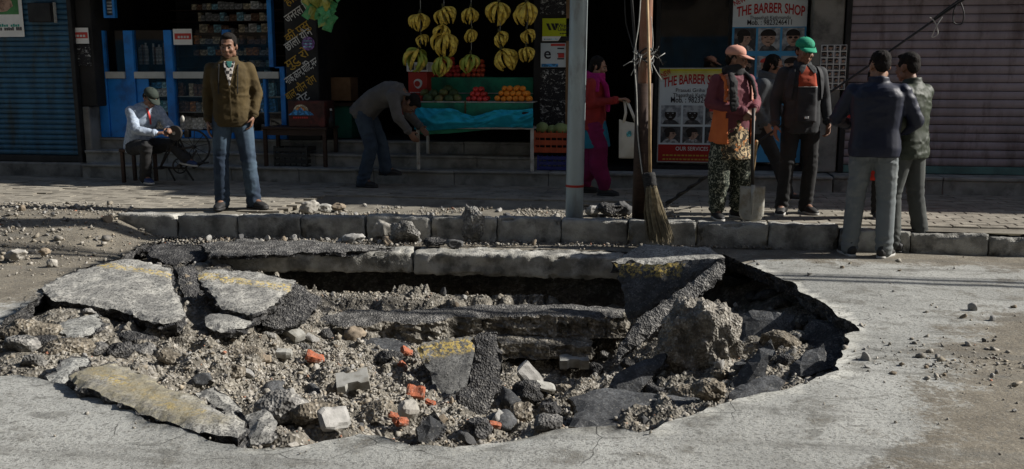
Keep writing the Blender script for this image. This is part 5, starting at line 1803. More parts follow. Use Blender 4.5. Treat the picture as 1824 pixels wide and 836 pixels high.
m = MB(); m.box(Q(762, 160, SY + .5).x, Q(950, 160, SY + .5).x, SY + .50, SY + .52, z1 - .1, z2, 0, .003); m.build('back_board', 'stall_green', ST)
m = MB(); m.box(Q(762, 160, SY + .5).x, Q(950, 160, SY + .5).x, SY + .485, SY + .497, Q(845, 167, SY + .5).z, Q(845, 165.5, SY + .5).z); m.build('board_strip', 'metal_white', ST)
m = MB(); m.box(Q(762, 160, SY + .5).x, Q(950, 160, SY + .5).x, SY + .521, SY + 1.1, z2 - .02, z2); m.build('upper_shelf', 'stall_green', ST)
m = MB(); m.box(fx(826), fx(829), SY + .04, SY + .049, zt0 + .003, z1 + .02); m.build('divider', 'stalk', ST)
# draped tarpaulin with folds, hanging over the front
nu, nv = 90, 22
vs, fs = [], []
for i in range(nu + 1):
    u = i / nu
    px = 738 + 212 * u
    yb = 197 + 7 * abs(u - .55) * (-1) + 10 * math.exp(-((u - .52) / .12) ** 2)
    for j in range(nv + 1):
        v = j / nv
        pb = 228 + 7 * max(0, .55 - u) * math.sin(min(1, v) * 1.57) - 4 * max(0, u - .6)
        py = yb + (pb - yb) * v
        bulge = .075 * math.sin(math.pi * (.15 + .8 * v)) * (1 - .5 * math.exp(-((u - .52) / .1) ** 2))
        p = Q(px, py, SY - .02 - bulge)
        vs.append(p)
a = np.array([tuple(p) for p in vs])
uu = np.repeat(np.linspace(0, 1, nu + 1), nv + 1)
vv = np.tile(np.linspace(0, 1, nv + 1), nu + 1)
rid = 1 - np.abs(vnoise(np.c_[uu * 9 + vv * 3.2, vv * 1.6 - uu * 2, uu * 0], 4))
rid2 = 1 - np.abs(vnoise(np.c_[uu * 16 - vv * 3, vv * 2.5, uu * 0], 9))
a[:, 1] -= .05 * (rid ** 3 - .4) + .022 * rid2 ** 3
a[:, 2] += .012 * vnoise(np.c_[uu * 7, vv * 2, uu * 0], 14)
m = MB()
m.add([tuple(q) for q in a], [(i * (nv + 1) + j, (i + 1) * (nv + 1) + j, (i + 1) * (nv + 1) + j + 1, i * (nv + 1) + j + 1) for i in range(nu) for j in range(nv)])
o = m.build('tarpaulin', 'tarp_blue', None, smooth=True, label='bright blue folded tarpaulin draped along the front of the fruit stall', cat='tarpaulin')
md = o.modifiers.new('solid', 'SOLIDIFY'); md.thickness = .006
m = MB()
m.poly([Q(745, 236, SY + .03), Q(752, 240, SY + .03), Q(800, 238, SY + .03), Q(880, 230.5, SY + .03), Q(880, 229, SY + .03), Q(745, 229, SY + .03)])
o = m.build('tarpaulin', 'stall_green', None, label='darker green cloth edge sagging under the stall table', cat='tarpaulin')
md = o.modifiers.new('solid', 'SOLIDIFY'); md.thickness = .006
m = MB(); c = Q(937, 202, SY - .08); m.box(c.x - .045, c.x + .045, c.y - .02, c.y + .03, c.z - .02, c.z + .015, 0, .008)
tag(m.build('phone', 'black', None), 'small black phone lying on the right end of the blue tarpaulin', 'phone')

# fruit
def fruit_mesh(name, mat, r, sq=.92, seg=12, stem=True):
    m = MB()
    m.ell((0, 0, 0), (r, r, r * sq), seg, 8)
    me = m.mesh(name, mat, (0, 0, 0), True)
    return me
def place(me, name, p, label, group, cat, parent=None, rz=True, sc=1.0):
    o = bpy.data.objects.new(name, me)
    COL.objects.link(o)
    o.location = p
    o.rotation_euler = (RND.uniform(-.6, .6), RND.uniform(-.6, .6), RND.uniform(0, 6))
    o.scale = (sc, sc, sc)
    tag(o, label, cat, group)
    return o
om, am, tm = fruit_mesh('orange', 'orange', .037), fruit_mesh('apple', 'apple', .034), fruit_mesh('tomato', 'tomato', .033)
def pyramid(px0, px1, n, rows, me, name, r, label, group, cat):
    X0, X1 = fx(px0, SY + .15), fx(px1, SY + .15)
    d = (X1 - X0) / n
    for k in range(rows):
        for j in range(3 if k < rows - 1 else 2):
            for i in range(n - k):
                if k == rows - 1 and RND.random() < .45: continue
                place(me, name, (X0 + d * (i + .5 + k * .5) + RND.uniform(-.006, .006), SY + .13 + j * d * .9 + k * d * .45, z1 + .012 + r * .9 + k * d * .80 + RND.uniform(-.004, .004)), label, group, cat, sc=RND.uniform(.92, 1.08))
pyramid(881, 946, 6, 3, om, 'orange', .037, 'orange heaped at the right end of the green stall shelf', 'oranges on the green fruit stall', 'orange')
pyramid(831, 871, 4, 3, am, 'apple', .034, 'red apple heaped in the middle of the green stall shelf', 'red apples on the green stall shelf', 'apple')
mg = fruit_mesh('mango', 'mango_green', .058, .85)
ml = fruit_mesh('melon', 'melon', .062, .95)
for i, (px, py, dy) in enumerate([(762, 176, .12), (782, 177, .12), (800, 177, .14), (815, 176, .16), (772, 168, .2), (790, 166, .22), (808, 167, .24), (757, 166, .24), (798, 160, .3)]):
    p = Q(px, py, SY + dy)
    nm = 'mango' if i % 2 else 'melon'
    place(mg if i % 2 else ml, nm, p, 'greenish mango on the left of the stall shelf' if i % 2 else 'dark green melon on the left of the stall shelf', 'melons and mangoes on the stall shelf', nm)
gz = z2
for px, py, dy in [(x + RND.uniform(-2, 2), y_, d_) for y_, d_, a_, b_ in ((134, .62, 757, 822), (127, .72, 762, 822), (120, .80, 768, 818), (113, .88, 776, 812), (106, .96, 782, 806)) for x in np.arange(a_, b_, 7.6)]:
    place(am, 'apple', Q(px, py, SY + dy), 'red apple in the big heap behind the green back board', 'red apples heaped behind the back board', 'apple', sc=RND.uniform(.85, 1.05))
for px, py, dy in [(x + RND.uniform(-1.5, 1.5), y_, d_) for y_, d_, a_, b_ in ((134, .62, 826, 866), (126, .7, 828, 868), (118, .78, 834, 866), (110, .86, 842, 860)) for x in np.arange(a_, b_, 8.2)]:
    place(tm, 'tomato', Q(px, py, SY + dy), 'orange-red tomato heaped right of the red apples', 'tomatoes heaped behind the back board', 'tomato')
m = MB()
c = Q(806, 132, SY + .9)
m.box(Q(757, 120, SY + .75).x, Q(868, 120, SY + .75).x, SY + .66, SY + 1.1, z2 + .001, Q(800, 128, SY + 1.05).z - .06, 0, .01)
m.build('heap_tray', 'stall_green', ST)

# bananas
def banana_mesh(mat):
    m = MB()
    pts, rad = [], []
    for k in range(8):
        t_ = k / 7
        pts.append((.094 * math.sin(2.35 * t_ + .12) - .006, 0, .012 * math.sin(3.1 * t_) - .175 * t_ ** 1.15))
        rad.append((.006, .011, .0150, .0165, .0165, .0150, .011, .005)[k])
    m.tube(pts, rad, 6)
    return m.mesh('banana', mat, (0, 0, 0), True)
bmy, bmg = banana_mesh('banana'), banana_mesh('banana_green')
m = MB(); m.tube([(0, 0, .05), (0, 0, .02), (0, 0, -.012)], [.009, .016, .020], 6)
stm = m.mesh('stalk', 'stalk', (0, 0, 0), True)
BUN = [(748, 24, 30, 9, 'y', 'top bunch on the leftmost string'), (750, 62, 20, 6, 'y', 'small middle bunch on the leftmost string'), (746, 88, 38, 13, 'g', 'lowest greenish bunch over the white fruit box'),
       (790, 14, 30, 10, 'y', 'top bunch on the second string'), (790, 44, 27, 8, 'y', 'dull second bunch on the second string'), (793, 60, 38, 13, 'y', 'broad third bunch on the second string'), (788, 101, 32, 10, 'g', 'lowest bunch on the second string before the red apples'),
       (838, 13, 26, 9, 'y', 'top bunch on the middle string'), (840, 52, 22, 8, 'y', 'narrow middle bunch on the middle string'), (838, 97, 30, 10, 'g', 'lowest bunch on the middle string before the tomatoes'),
       (888, 4, 36, 12, 'y', 'top bunch on the fourth string'), (889, 57, 24, 8, 'y', 'middle bunch on the fourth string'), (893, 88, 36, 12, 'y', 'lowest bunch on the fourth string'),
       (938, 4, 37, 12, 'y', 'top bunch on the string next to the postered pillar'), (938, 53, 22, 8, 'y', 'middle bunch on the string next to the postered pillar'), (937, 84, 24, 9, 'y', 'lowest bunch on the string next to the postered pillar')]
for px, py, w, n, c_, lb in BUN:
    n = int(n * 1.35)
    roll_ = RND.gauss(0, .22)
    p = Q(px, py, 10.86)
    b = thing('banana_bunch', ('greenish yellow bananas, ' if c_ == 'g' else 'yellow bananas, ') + lb, 'banana bunch', p, 'banana bunches hanging over the fruit stall')
    sc = w / 30.0
    b.rotation_euler = (RND.gauss(0, .12), roll_, RND.gauss(0, .3))
    o = bpy.data.objects.new('stalk', stm); COL.objects.link(o); o.parent = b; o.scale = (sc,) * 3
    for i in range(n):
        f = (i + .5) / n
        ring = i % 2
        yaw = -math.pi * (-.12 + 1.24 * f) + RND.gauss(0, .10)
        if i % 5 == 4: yaw += math.pi
        o = bpy.data.objects.new('banana', bmg if (c_ == 'g' and RND.random() < .6) else bmy)
        COL.objects.link(o)
        o.parent = b
        o.location = (0, 0, -.004 - (i % 3) * .022 * sc)
        o.rotation_euler = Euler((RND.gauss(0, .06), RND.gauss(.0, .16) - .10 * ring + .12 * (i % 3 == 2), yaw), 'XYZ')
        s = sc * RND.uniform(.92, 1.08)
        o.scale = (s * 1.1, s * 1.1, s * .92)
for k, (px, py) in enumerate(((749, 88), (791, 102), (839, 98), (890, 88), (938, 84))):
    p = Q(px, py, 10.86)
    m = MB(); m.tube([(p.x, 10.878, 2.66), (p.x + .004, 10.878, p.z + .3), (p.x, 10.878, p.z + .03)], .003, 5)
    tag(m.build('string', 'wire_pale', None), ['leftmost', 'second', 'middle', 'fourth', 'rightmost'][k] + ' thin string of hanging banana bunches', 'string', 'strings of the banana bunches')

# boxes and crates
def open_box(px0, px1, py0, py1, Y, d, mat, name, label, cat, slots=0, logo=None, group=None):
    a, b = Q(px0, py0, Y), Q(px1, py1, Y)
    t = thing(name, label, cat, ((a.x + b.x) / 2, Y + d / 2, b.z), group)
    x0, x1, z0, z1_ = a.x, b.x, b.z, a.z
    if slots:                                                # slatted crate: corner posts and boards with gaps
        n = slots
        h = (z1_ - z0) / n
        for k in range(n):
            for nm, bb in (('front_slat', (x0 + .012, x1 - .012, Y, Y + .008)), ('side_slat', (x0, x0 + .008, Y + .0, Y + d)), ('side_slat', (x1 - .008, x1, Y, Y + d)), ('back_slat', (x0 + .01, x1 - .01, Y + d - .008, Y + d))):
                m = MB(); m.box(*bb, z0 + h * k + .004, z0 + h * (k + 1) - h * .28, 0, .002); m.build(nm, mat, t)
        for xx in (x0 - .002, x1 - .02):
            m = MB(); m.box(xx, xx + .022, Y - .006, Y + .02, z0, z1_, 0, .003); m.build('corner_post', mat, t)
        for k in range(1, 6):
            xx = x0 + (x1 - x0) * k / 6
            m = MB(); m.box(xx - .006, xx + .006, Y - .004, Y + .004, z0 + .002, z1_ - .004); m.build('rib', mat, t)
        m = MB(); m.box(x0 + .01, x1 - .01, Y + .01, Y + d - .01, z0, z0 + .01); m.build('bottom', mat, t)
    else:
        m = MB(); m.box(x0, x1, Y, Y + d, z0, z1_, 0, .005); m.build('carton', mat, t)
    return t, x0, x1, z0, z1_
t, x0, x1, za, zb = open_box(727, 761, 129, 170, SY + .3, .3, 'crate_red', 'carton', 'bright red carton with pale apple emblem left of the green back board', 'carton')
m = MB()
cx, cz = (x0 + x1) / 2 + .005, (za + zb) / 2 + .0
m.add([(cx + .052 * math.cos(.4 * k) * (1 + .25 * math.sin(.4 * k)), SY + .297, cz + .058 * math.sin(.4 * k)) for k in range(16)], [tuple(range(16))])
for k in range(9): m.box(x0 + .02 + k * .02, x0 + .034 + k * .02, SY + .296, SY + .299, za + .03, za + .038)
m.build('emblem', 'sign_pale', t)
m = MB(); m.add([(cx - .01 + .036 * math.cos(.4 * k), SY + .2955, cz + .036 * math.sin(.4 * k)) for k in range(16)], [tuple(range(16))]); m.build('emblem_core', 'crate_red', t)
t, x0, x1, za, zb = open_box(713, 752, 171, 205, SY + .12, .3, 'crate_red', 'carton', 'lower red carton with small yellow print beside the bending man', 'carton')
m = MB()
for k in range(6): m.box(x0 + .05 + k * .027, x0 + .068 + k * .027, SY + .116, SY + .119, zb - .055, zb - .035)
m.build('print', 'lettering_yellow', t)
m = MB(); m.box(x0 + .01, x1 + .02, SY + .10, SY + .42, za - .03, za - .002, 0, .003); tag(m.build('crate_stand', 'metal_white', None), 'grey ledge board carrying the lower red carton', 'board')
t, x0, x1, za, zb = open_box(724, 763, 111, 128, SY + .3, .3, 'paper', 'fruit_box', 'white fruit box with dark patches set on the red carton', 'fruit box')
for k in (0, 2):
    m = MB(); m.box(x0 + .03 + k * .075, x0 + .095 + k * .075, SY + .296, SY + .299, za + .02, zb - .01); m.build('dark_patch', 'photo_dark', t)
m = MB(); m.box(x0 + .105, x0 + .165, SY + .296, SY + .299, za + .015, zb - .03); m.build('grey_patch', 'photo_grey', t)
open_box(583, 625, 138, 180, 11.6, .3, 'cardboard', 'carton', 'brown cardboard carton in the dark doorway above a green tin', 'carton')
t, x0, x1, za, zb = open_box(593, 627, 190, 247, 11.55, .3, 'tin_green', 'tin_box', 'dark green tin box standing in the doorway behind the bending man', 'tin box')
m = MB(); m.box(x0 + .0, x1 + .0, 11.548, 11.86, zb + .001, zb + .012); m.build('lid', 'tin_green', t)
m = MB(); m.box(Q(570, 186, 11.5).x, Q(640, 186, 11.5).x, 11.52, 11.9, Q(600, 185, 11.52).z - .03, Q(600, 183, 11.52).z - .005); tag(m.build('plank_shelf', 'wood_dark', None), 'dark plank shelf under the brown cardboard carton', 'shelf')
t, cx0, cx1, za, zb = open_box(951, 1012, 233, 273, 10.86, .34, 'crate_orange', 'vegetable_crate', 'orange slatted crate of cabbages below the postered pillar', 'crate', 3)
open_box(957, 1010, 276, 304, 10.88, .32, 'crate_blue', 'vegetable_crate', 'dark blue crate under the orange cabbage crate', 'crate', 3)
for k, (px, py, r) in enumerate(((966, 228, .075), (998, 230, .08), (984, 231, .06), (1006, 229, .055))):
    m = MB(); m.ell((0, 0, 0), (r, r, r * .85), 14, 9)
    a_ = np.array(m.v); a_ *= (1 + .10 * (1 - np.abs(fbm(a_ * 14 + k * 9, 2, k)))[:, None]); m.v = [tuple(q) for q in a_]
    me = m.mesh('cabbage', 'cabbage', (0, 0, 0), True)
    o = link(me, 'cabbage', None, Q(px, py, 11.0), label=['pale cabbage at the left of the orange crate', 'large cabbage at the right of the orange crate', 'small cabbage between the two larger ones', 'cabbage half hidden by the grey pole'][k], cat='cabbage', group='cabbages in the orange crate')

# small table with a painted cabinet, crates below
TY = 10.80
TB = thing('wooden_table', 'dark wooden table on the steps below the lettered pillar', 'table', (Q(520, 240, TY).x, TY + .2, .37))
tx0, tx1, tz = Q(465, 228, TY).x, Q(581, 228, TY).x, Q(520, 227, TY).z
m = MB(); m.box(tx0, tx1, TY, TY + .45, tz - .03, tz, 0, .005); m.build('tabletop', 'wood_dark', TB)
m = MB(); m.box(tx0 + .04, tx1 - .04, TY + .02, TY + .04, tz - .10, tz - .032); m.build('apron', 'wood_dark', TB)
for x in (tx0 + .035, tx1 - .035):
    for y in (TY + .03, TY + .41):
        m = MB(); m.box(x - .022, x + .022, y - .022, y + .022, .372 if y < 10.97 - .03 else .522, tz - .031, 0, .004); m.build('leg', 'wood_dark', TB)
a, b = Q(513, 180, TY + .05), Q(579, 226, TY + .05)
CB = thing('painted_cabinet', 'dark reddish cabinet painted with a blue mountain and rising sun, on the table', 'cabinet', ((a.x + b.x) / 2, TY + .2, tz))
pm('cabinet_maroon', (.075, .028, .022), (.045, .018, .015), 9, .6, .2, 50, .003, dirt=(.14, .03, .025), dscale=7)
m = MB(); m.box(a.x, b.x, TY + .05, TY + .40, tz + .002, a.z, 0, .006); m.build('case', 'cabinet_maroon', CB)
cx, cz, yy = a.x + .16, tz + .155, TY + .047
m = MB(); m.add([(cx + .10 * math.cos(math.pi * k / 14), yy, cz + .02 + .10 * math.sin(math.pi * k / 14)) for k in range(15)], [tuple(range(15))]); e = m.build('sun_emblem', 'box_cream', CB)
m = MB(); m.add([(cx + .075 * math.cos(math.pi * k / 14), yy - .0008, cz + .02 + .075 * math.sin(math.pi * k / 14)) for k in range(15)], [tuple(range(15))]); m.build('sun_core', 'box_orange', e)
m = MB(); m.poly([(cx - .16, yy - .002, cz - .01), (cx + .17, yy - .002, cz - .01), (cx + .12, yy - .002, cz + .03), (cx + .07, yy - .002, cz + .05), (cx + .04, yy - .002, cz + .04), (cx, yy - .002, cz + .085), (cx - .04, yy - .002, cz + .045), (cx - .08, yy - .002, cz + .06), (cx - .12, yy - .002, cz + .02)][::-1]); m.build('mountain_emblem', 'box_blue', CB)
m = MB()
for k in range(7): m.box(cx - .10 + k * .028, cx - .08 + k * .028, yy - .003, yy - .001, cz - .05, cz - .028)
m.build('red_print', 'red_print', CB)
open_box(487, 548, 260, 303, 10.86, .3, 'crate_dark', 'bottle_crate', 'dark slatted crate standing under the wooden table', 'crate', 4)
m = MB(); p = Q(590, 216, TY + .1); m.tube([(p.x, p.y, tz), (p.x, p.y, tz + .10), (p.x, p.y, tz + .13), (p.x, p.y, tz + .2)], [.035, .035, .014, .012], 10)
t_ = thing('bottle', 'small dark bottle right of the painted cabinet', 'bottle', (p.x, p.y, tz))
m.build('flask', 'black', t_, smooth=True)
m = MB(); m.tube([(p.x, p.y, tz + .201), (p.x, p.y, tz + .225)], .014, 8); m.build('cap', 'ledge_white', t_)

# green bag of snack packs hanging by the doorway
HB = thing('snack_pack_bundle', 'hanging bundle of shiny green snack packs above the lettered pillar edge', 'snack packs', Q(573, 48, 10.95))
rs = random.Random(4)
for k in range(30):
    px, py = 573 + rs.uniform(-27, 27), 16 + rs.uniform(-26, 28)
    if abs(px - 573) > 27 - max(0, py - 24) * .7: continue
    c = Q(px, py, 10.95 + rs.uniform(-.09, .06))
    m = MB()
    nu, nv = 8, 8
    for sg in (-1, 1):                                       # crinkled pillow pack with flat sealed ends
        vs = []
        for i in range(nu + 1):
            for j in range(nv + 1):
                u, v = i / nu * 2 - 1, j / nv * 2 - 1
                h = .026 * (1 - u * u) ** .5 * (1 - v ** 4) if abs(u) < 1 else 0
                vs.append((u * .058 + rs.uniform(-.003, .003), sg * h + rs.uniform(-.005, .005), v * .082))
        m.add(vs, [(i * (nv + 1) + j, (i + 1) * (nv + 1) + j, (i + 1) * (nv + 1) + j + 1, i * (nv + 1) + j + 1) for i in range(nu) for j in range(nv)])
    rot = Euler((rs.uniform(-.5, .5), rs.uniform(-1.2, 1.2), rs.uniform(-.7, .7))).to_matrix()
    m.v = [tuple(rot @ Vector(q) + c) for q in m.v]
    m.build('pack', 'plastic_pack' if k % 3 else 'plastic_pack_yellow', HB)

# ---- poles
def leaning_pole(name, mat, pxb, pyb, zb, pxt, pyt, Y, r0, r1, label, sleeve=None):
    b = G(pxb, pyb, zb)
    t_ = Q(pxt, pyt, b.y)
    d = (t_ - b)
    top = b + d * (5.2 / d.z)
    root = thing(name, label, 'pole', b)
    n = 14
    m = MB()
    m.tube([b - d.normalized() * .25] + [b.lerp(top, k / n) for k in range(n + 1)], [r0] + [r0 + (r1 - r0) * k / n for k in range(n + 1)], 24)
    m.build('shaft', mat, root, smooth=True)
    return root, b, d.normalized()
PG, gb, gd = leaning_pole('utility_pole', 'pole_grey', 1022.5, 391, .16, 1031, 0, 8.45, .082, .078, 'grey galvanised steel pole standing just behind the kerb')
m = MB()
c = gb + gd * ((Q(1022, 333, gb.y).z - gb.z) / gd.z)
m.tube([c, c + gd * .022], .0845, 24); m.build('red_tape', 'tape_red', PG)
PR, rb, rd = leaning_pole('utility_pole', 'pole_rust', 1141, 393, .16, 1152, 0, 8.45, .066, .036, 'rusty brown steel pole wrapped with wires, right of the grey one')
m = MB()
c = rb + rd * .05
m.tube([rb - rd * .1, rb + rd * 1.25], [.082, .076], 20); m.build('shaded_sleeve', 'wood_dark', PR, smooth=True)  # dark lower length; the woman's shadow on the pole is put into its colour
# wires tied round the rusty pole
WB = thing('wire_knot', 'tangle of pale and black wires tied round the rusty pole', 'wires', Q(1140, 102, rb.y - .06))
rs = random.Random(9)
kc = rb + rd * ((Q(1140, 100, rb.y).z - rb.z) / rd.z)
for k in range(5):
    m = MB()
    pts = [kc + Vector((.075 * math.cos(a_) , .075 * math.sin(a_), .03 * math.sin(a_ * 2 + k) + (k - 2) * .02)) for a_ in np.linspace(0, 6.28, 22)]
    m.tube(pts, .005 if k % 2 else .008, 5, closed=True); m.build('wire_loop', 'wire_pale' if k % 2 else 'wire_black', WB, smooth=True)
for k in range(16):
    a0 = rs.uniform(2.4, 6.9)
    st = kc + Vector((.06 * math.cos(a0), -.06 - .02 * rs.random(), rs.uniform(-.06, .06)))
    dr = Vector((math.cos(a0) * rs.uniform(.05, .16), -rs.uniform(0, .07), rs.uniform(-.16, .10)))
    m = MB(); m.tube([st, st + dr * .5 + Vector((0, -.02, .05 * rs.uniform(-1, 1))), st + dr], .0035, 5); m.build('wire_end', 'wire_pale' if k % 3 else 'wire_black', WB, smooth=True)
def cable(pts, r, mat, label, name='cable', sub=10, cat='cable', group=None):
    P = [Vector(p) for p in pts]
    out = []
    for i in range(len(P) - 1):
        p0, p1, p2, p3_ = P[max(i - 1, 0)], P[i], P[i + 1], P[min(i + 2, len(P) - 1)]
        for k in range(sub):
            t_ = k / sub
            out.append(.5 * ((2 * p1) + (p2 - p0) * t_ + (2 * p0 - 5 * p1 + 4 * p2 - p3_) * t_ * t_ + (3 * p1 - p0 - 3 * p2 + p3_) * t_ ** 3))
    out.append(P[-1])
    m = MB(); m.tube(out, r, 7)
    return m.build(name, mat, None, smooth=True, label=label, cat=cat, group=group)
yp = rb.y - .09
cable([Q(1122, -40, yp), Q(1128, 40, yp), Q(1132, 100, yp), Q(1133, 180, yp), Q(1136, 240, yp), Q(1143, 300, yp), Q(1152, 350, yp - .02), Q(1153, 392, yp - .05)], .012, 'wire_black', 'thick black twisted cable running down the left of the rusty pole')
cable([Q(1143, -40, yp), Q(1138, 40, yp), Q(1130, 100, yp - .01), Q(1134, 170, yp - .02), Q(1136, 240, yp - .02), Q(1144, 310, yp - .02)], .005, 'wire_pale', 'thin pale wire hanging along the black twisted cable')
cable([Q(1112, -40, yp + .1), Q(1114, 30, yp + .1), Q(1120, 60, yp + .1), Q(1131, 96, yp + .03)], .006, 'wire_black', 'loose black wire looping left of the rusty pole top')
cable([Q(1160, 30, yp), Q(1163, 80, yp - .02), Q(1158, 100, yp - .02), Q(1162, 130, yp - .02)], .004, 'wire_pale', 'thin pale wire curling right of the rusty pole')
# overhead cables between the pole tops and on along the street
for k, (z, y0, r) in enumerate(((5.1, 8.46, .018), (5.0, 8.40, .03), (4.85, 8.5, .014), (4.72, 8.42, .022), (4.6, 8.47, .012))):
    cable([(-30, y0 + .1, z + .3), (-14, y0, z - .35), (-.55, y0, z), (12, y0 - .05, z - .4 - .05 * k), (26, y0 + .1, z + .2)], r, 'wire_black', ['topmost thin', 'thick', 'third', 'fourth thicker', 'lowest thin'][k] + ' black overhead cable strung along the street between pole tops', 'overhead_cable', 12)
# guy cable slanting across, with its loops
ga_, gb2 = Q(1196, 356, 9.15), Q(1716, 0, 9.55)
gdir = (gb2 - ga_)
end = ga_ + gdir * 1.5
cable([ga_ - gdir * .02 + Vector((0, 0, -.02)), ga_ + gdir * .33 + Vector((0, 0, -.012)), ga_ + gdir * .66 + Vector((0, 0, -.012)), gb2, end], .011, 'wire_black', 'long black guy cable slanting from upper right down to the pavement')
cable([ga_ + gdir * .90 + Vector((0, -.02, .015)), gb2 + Vector((0, -.02, .03)), end + Vector((0, -.02, .05))], .009, 'wire_black', 'second black cable strand along the upper end of the guy cable')
q = ga_ + gdir * .99
cable([q, q + Vector((.03, -.03, -.10)), q + Vector((.02, -.03, -.20)), q + Vector((-.05, -.03, -.19)), q + Vector((-.06, -.03, -.08)), q + Vector((-.02, -.02, 0))], .006, 'wire_black', 'small black wire loop hanging from the guy cable over the mauve shutter', cat='wire')
q = ga_ + gdir * .905
cable([q + Vector((-.05, -.02, .02)), q + Vector((0, -.03, -.03)), q + Vector((.03, -.03, -.13)), q + Vector((-.02, -.03, -.16)), q + Vector((.02, -.03, -.05)), q + Vector((.06, -.02, .02))], .005, 'wire_pale', 'frayed white tie knotted on the guy cable before the mauve shutter', cat='wire')
m = MB()
pts = [ga_ + gdir * t_ + Vector((.012 * math.sin(t_ * 160), -.012 * math.cos(t_ * 160), 0)) for t_ in np.linspace(-.02, .12, 70)]
m.tube(pts, .012, 6)
tag(m.build('rope_binding', 'wire_black', None), 'black knotted rope binding round the lower end of the guy cable', 'rope')

# ---- besom leaning on the rusty pole
BZ = Q(1152, 432, 8.06)
BM = thing('broom', 'tall besom broom of thin twigs leaning upright against the rusty pole', 'broom', (BZ.x, BZ.y, BZ.z))
h0, h1 = Q(1158, 318, 8.12), Q(1153, -10, 8.34)
m = MB(); m.tube([h0 + (h0 - h1) * .02, h0.lerp(h1, .5) + Vector((.006, 0, 0)), h1], [.014, .013, .011], 10); m.build('handle', 'bamboo', BM, smooth=True)
m = MB()
g0, g1 = Q(1157, 308, 8.13), Q(1160, 334, 8.11)
m.tube([g0.lerp(g1, k / 6) for k in range(7)], [.042, .05, .047, .052, .048, .052, .046], 14); m.build('binding', 'rubber', BM, smooth=True)
m = MB()
pts = [g0.lerp(g1, k / 40) + Vector((.05 * math.cos(k * .95), .05 * math.sin(k * .95), 0)) for k in range(41)]
m.tube(pts, .004, 5); m.build('binding_wire', 'wire_black', BM)
rs = random.Random(12)
m = MB()
for k in range(330):
    a_, r_ = rs.uniform(0, 6.28), math.sqrt(rs.random())
    top = g1 + Vector((.044 * r_ * math.cos(a_), .044 * r_ * math.sin(a_), rs.uniform(-.01, .03)))
    bt = Q(1177 + 25 * r_ * math.cos(a_) + rs.gauss(0, 2), 428 + rs.uniform(-14, 8), 8.03 + .09 * r_ * math.sin(a_))
    md = top.lerp(bt, .45) + Vector((.012 * r_ * math.cos(a_) - .012, .01 * math.sin(a_), 0))
    m.tube([top, md, bt], [.0035, .003, .0016], 3, cap=False)
m.build('twigs', 'broom_straw', BM, kind='stuff')
# ================================================================ PEOPLE
pm('skin', (.30, .165, .105), (.25, .135, .085), 14, .55, .15, 120, .001, spec=.35)
pm('skin_dark', (.215, .115, .075), (.175, .093, .06), 14, .55, .15, 120, .001, spec=.35)
pm('hair_black', (.010, .009, .008), (.018, .015, .013), 40, .8, .9, 150, .006, stretch=(1, 1, .3), spec=.12)
pm('eye_white', (.22, .20, .185), None, 9, .3, 0)
pm('denim', (.026, .04, .062), (.045, .066, .092), 5, .9, .4, 260, .002)
pm('denim_dark', (.022, .035, .058), (.062, .095, .13), 3.0, .9, .4, 260, .002, lo=.42, hi=.62)
pm('denim_grey', (.155, .17, .175), (.11, .125, .13), 4, .9, .4, 260, .002, dirt=(.20, .21, .205), dscale=4)
pm('trouser_grey', (.075, .08, .075), (.05, .054, .052), 5, .9, .3, 240, .002)
pm('trouser_dark', (.026, .026, .026), (.018, .018, .019), 5, .9, .3, 240, .002)
pm('jacket_olive', (.072, .05, .018), (.048, .034, .013), 7, .85, .5, 220, .003)
pm('jacket_brown', (.06, .045, .022), (.045, .034, .018), 7, .85, .5, 220, .003)
pm('jacket_navy', (.009, .013, .032), (.007, .010, .024), 6, .55, .3, 200, .002, spec=.35)
pm('jacket_green', (.033, .042, .026), (.023, .03, .019), 6, .6, .3, 200, .002, spec=.35)
pm('jacket_black', (.022, .023, .025), (.033, .033, .036), 6, .75, .3, 200, .002)
pm('jacket_charcoal', (.04, .042, .045), (.028, .03, .032), 6, .85, .3, 200, .002)
pm('hoodie_grey', (.085, .092, .098), (.065, .07, .075), 7, .9, .4, 220, .002)
pm('shirt_grey', (.105, .10, .095), (.08, .076, .072), 7, .9, .3, 220, .002)
pm('shirt_blue_white', (.36, .42, .50), (.26, .31, .39), 26, .85, .2, 160, .002, lo=.45, hi=.55)
pm('polo_red', (.33, .055, .025), (.27, .045, .02), 7, .9, .3, 220, .002)
pm('teal_shirt', (.035, .15, .13), (.025, .11, .10), 9, .9, .2, 160, .002)
pm('kurta_red', (.26, .022, .02), (.19, .016, .016), 7, .85, .3, 200, .002)
pm('scarf_magenta', (.34, .010, .13), (.25, .008, .095), 8, .85, .4, 160, .004)
pm('trouser_magenta', (.17, .008, .062), (.12, .006, .045), 7, .85, .3, 160, .004)
pm('skirt_teal', (.012, .16, .24), (.01, .11, .18), 7, .8, .3, 160, .004)
pm('maroon_jacket', (.145, .038, .050), (.105, .028, .038), 7, .75, .35, 160, .004)
pm('vest_orange', (.62, .165, .045), (.52, .125, .035), 6, .7, .25, 120, .003)
pm('scarf_black', (.016, .016, .017), (.028, .028, .028), 8, .9, .4, 140, .004)
pm('cap_pink', (.55, .285, .215), (.46, .235, .18), 9, .85, .3, 200, .002)
pm('cap_green', (.018, .27, .155), (.014, .21, .12), 9, .8, .3, 200, .002)
pm('cap_dark', (.03, .04, .032), (.022, .03, .025), 9, .85, .3, 200, .002)
pm('shoe_black', (.020, .020, .021), (.032, .031, .030), 9, .6, .3, 160, .002)
pm('shoe_blue', (.03, .05, .12), (.02, .035, .09), 9, .7, .3, 160, .002)
pm('sole_white', (.50, .49, .46), (.38, .37, .34), 9, .7, .2, 100, .002)
pm('bag_cloth', (.62, .60, .53), (.52, .50, .43), 6, .9, .4, 240, .002)
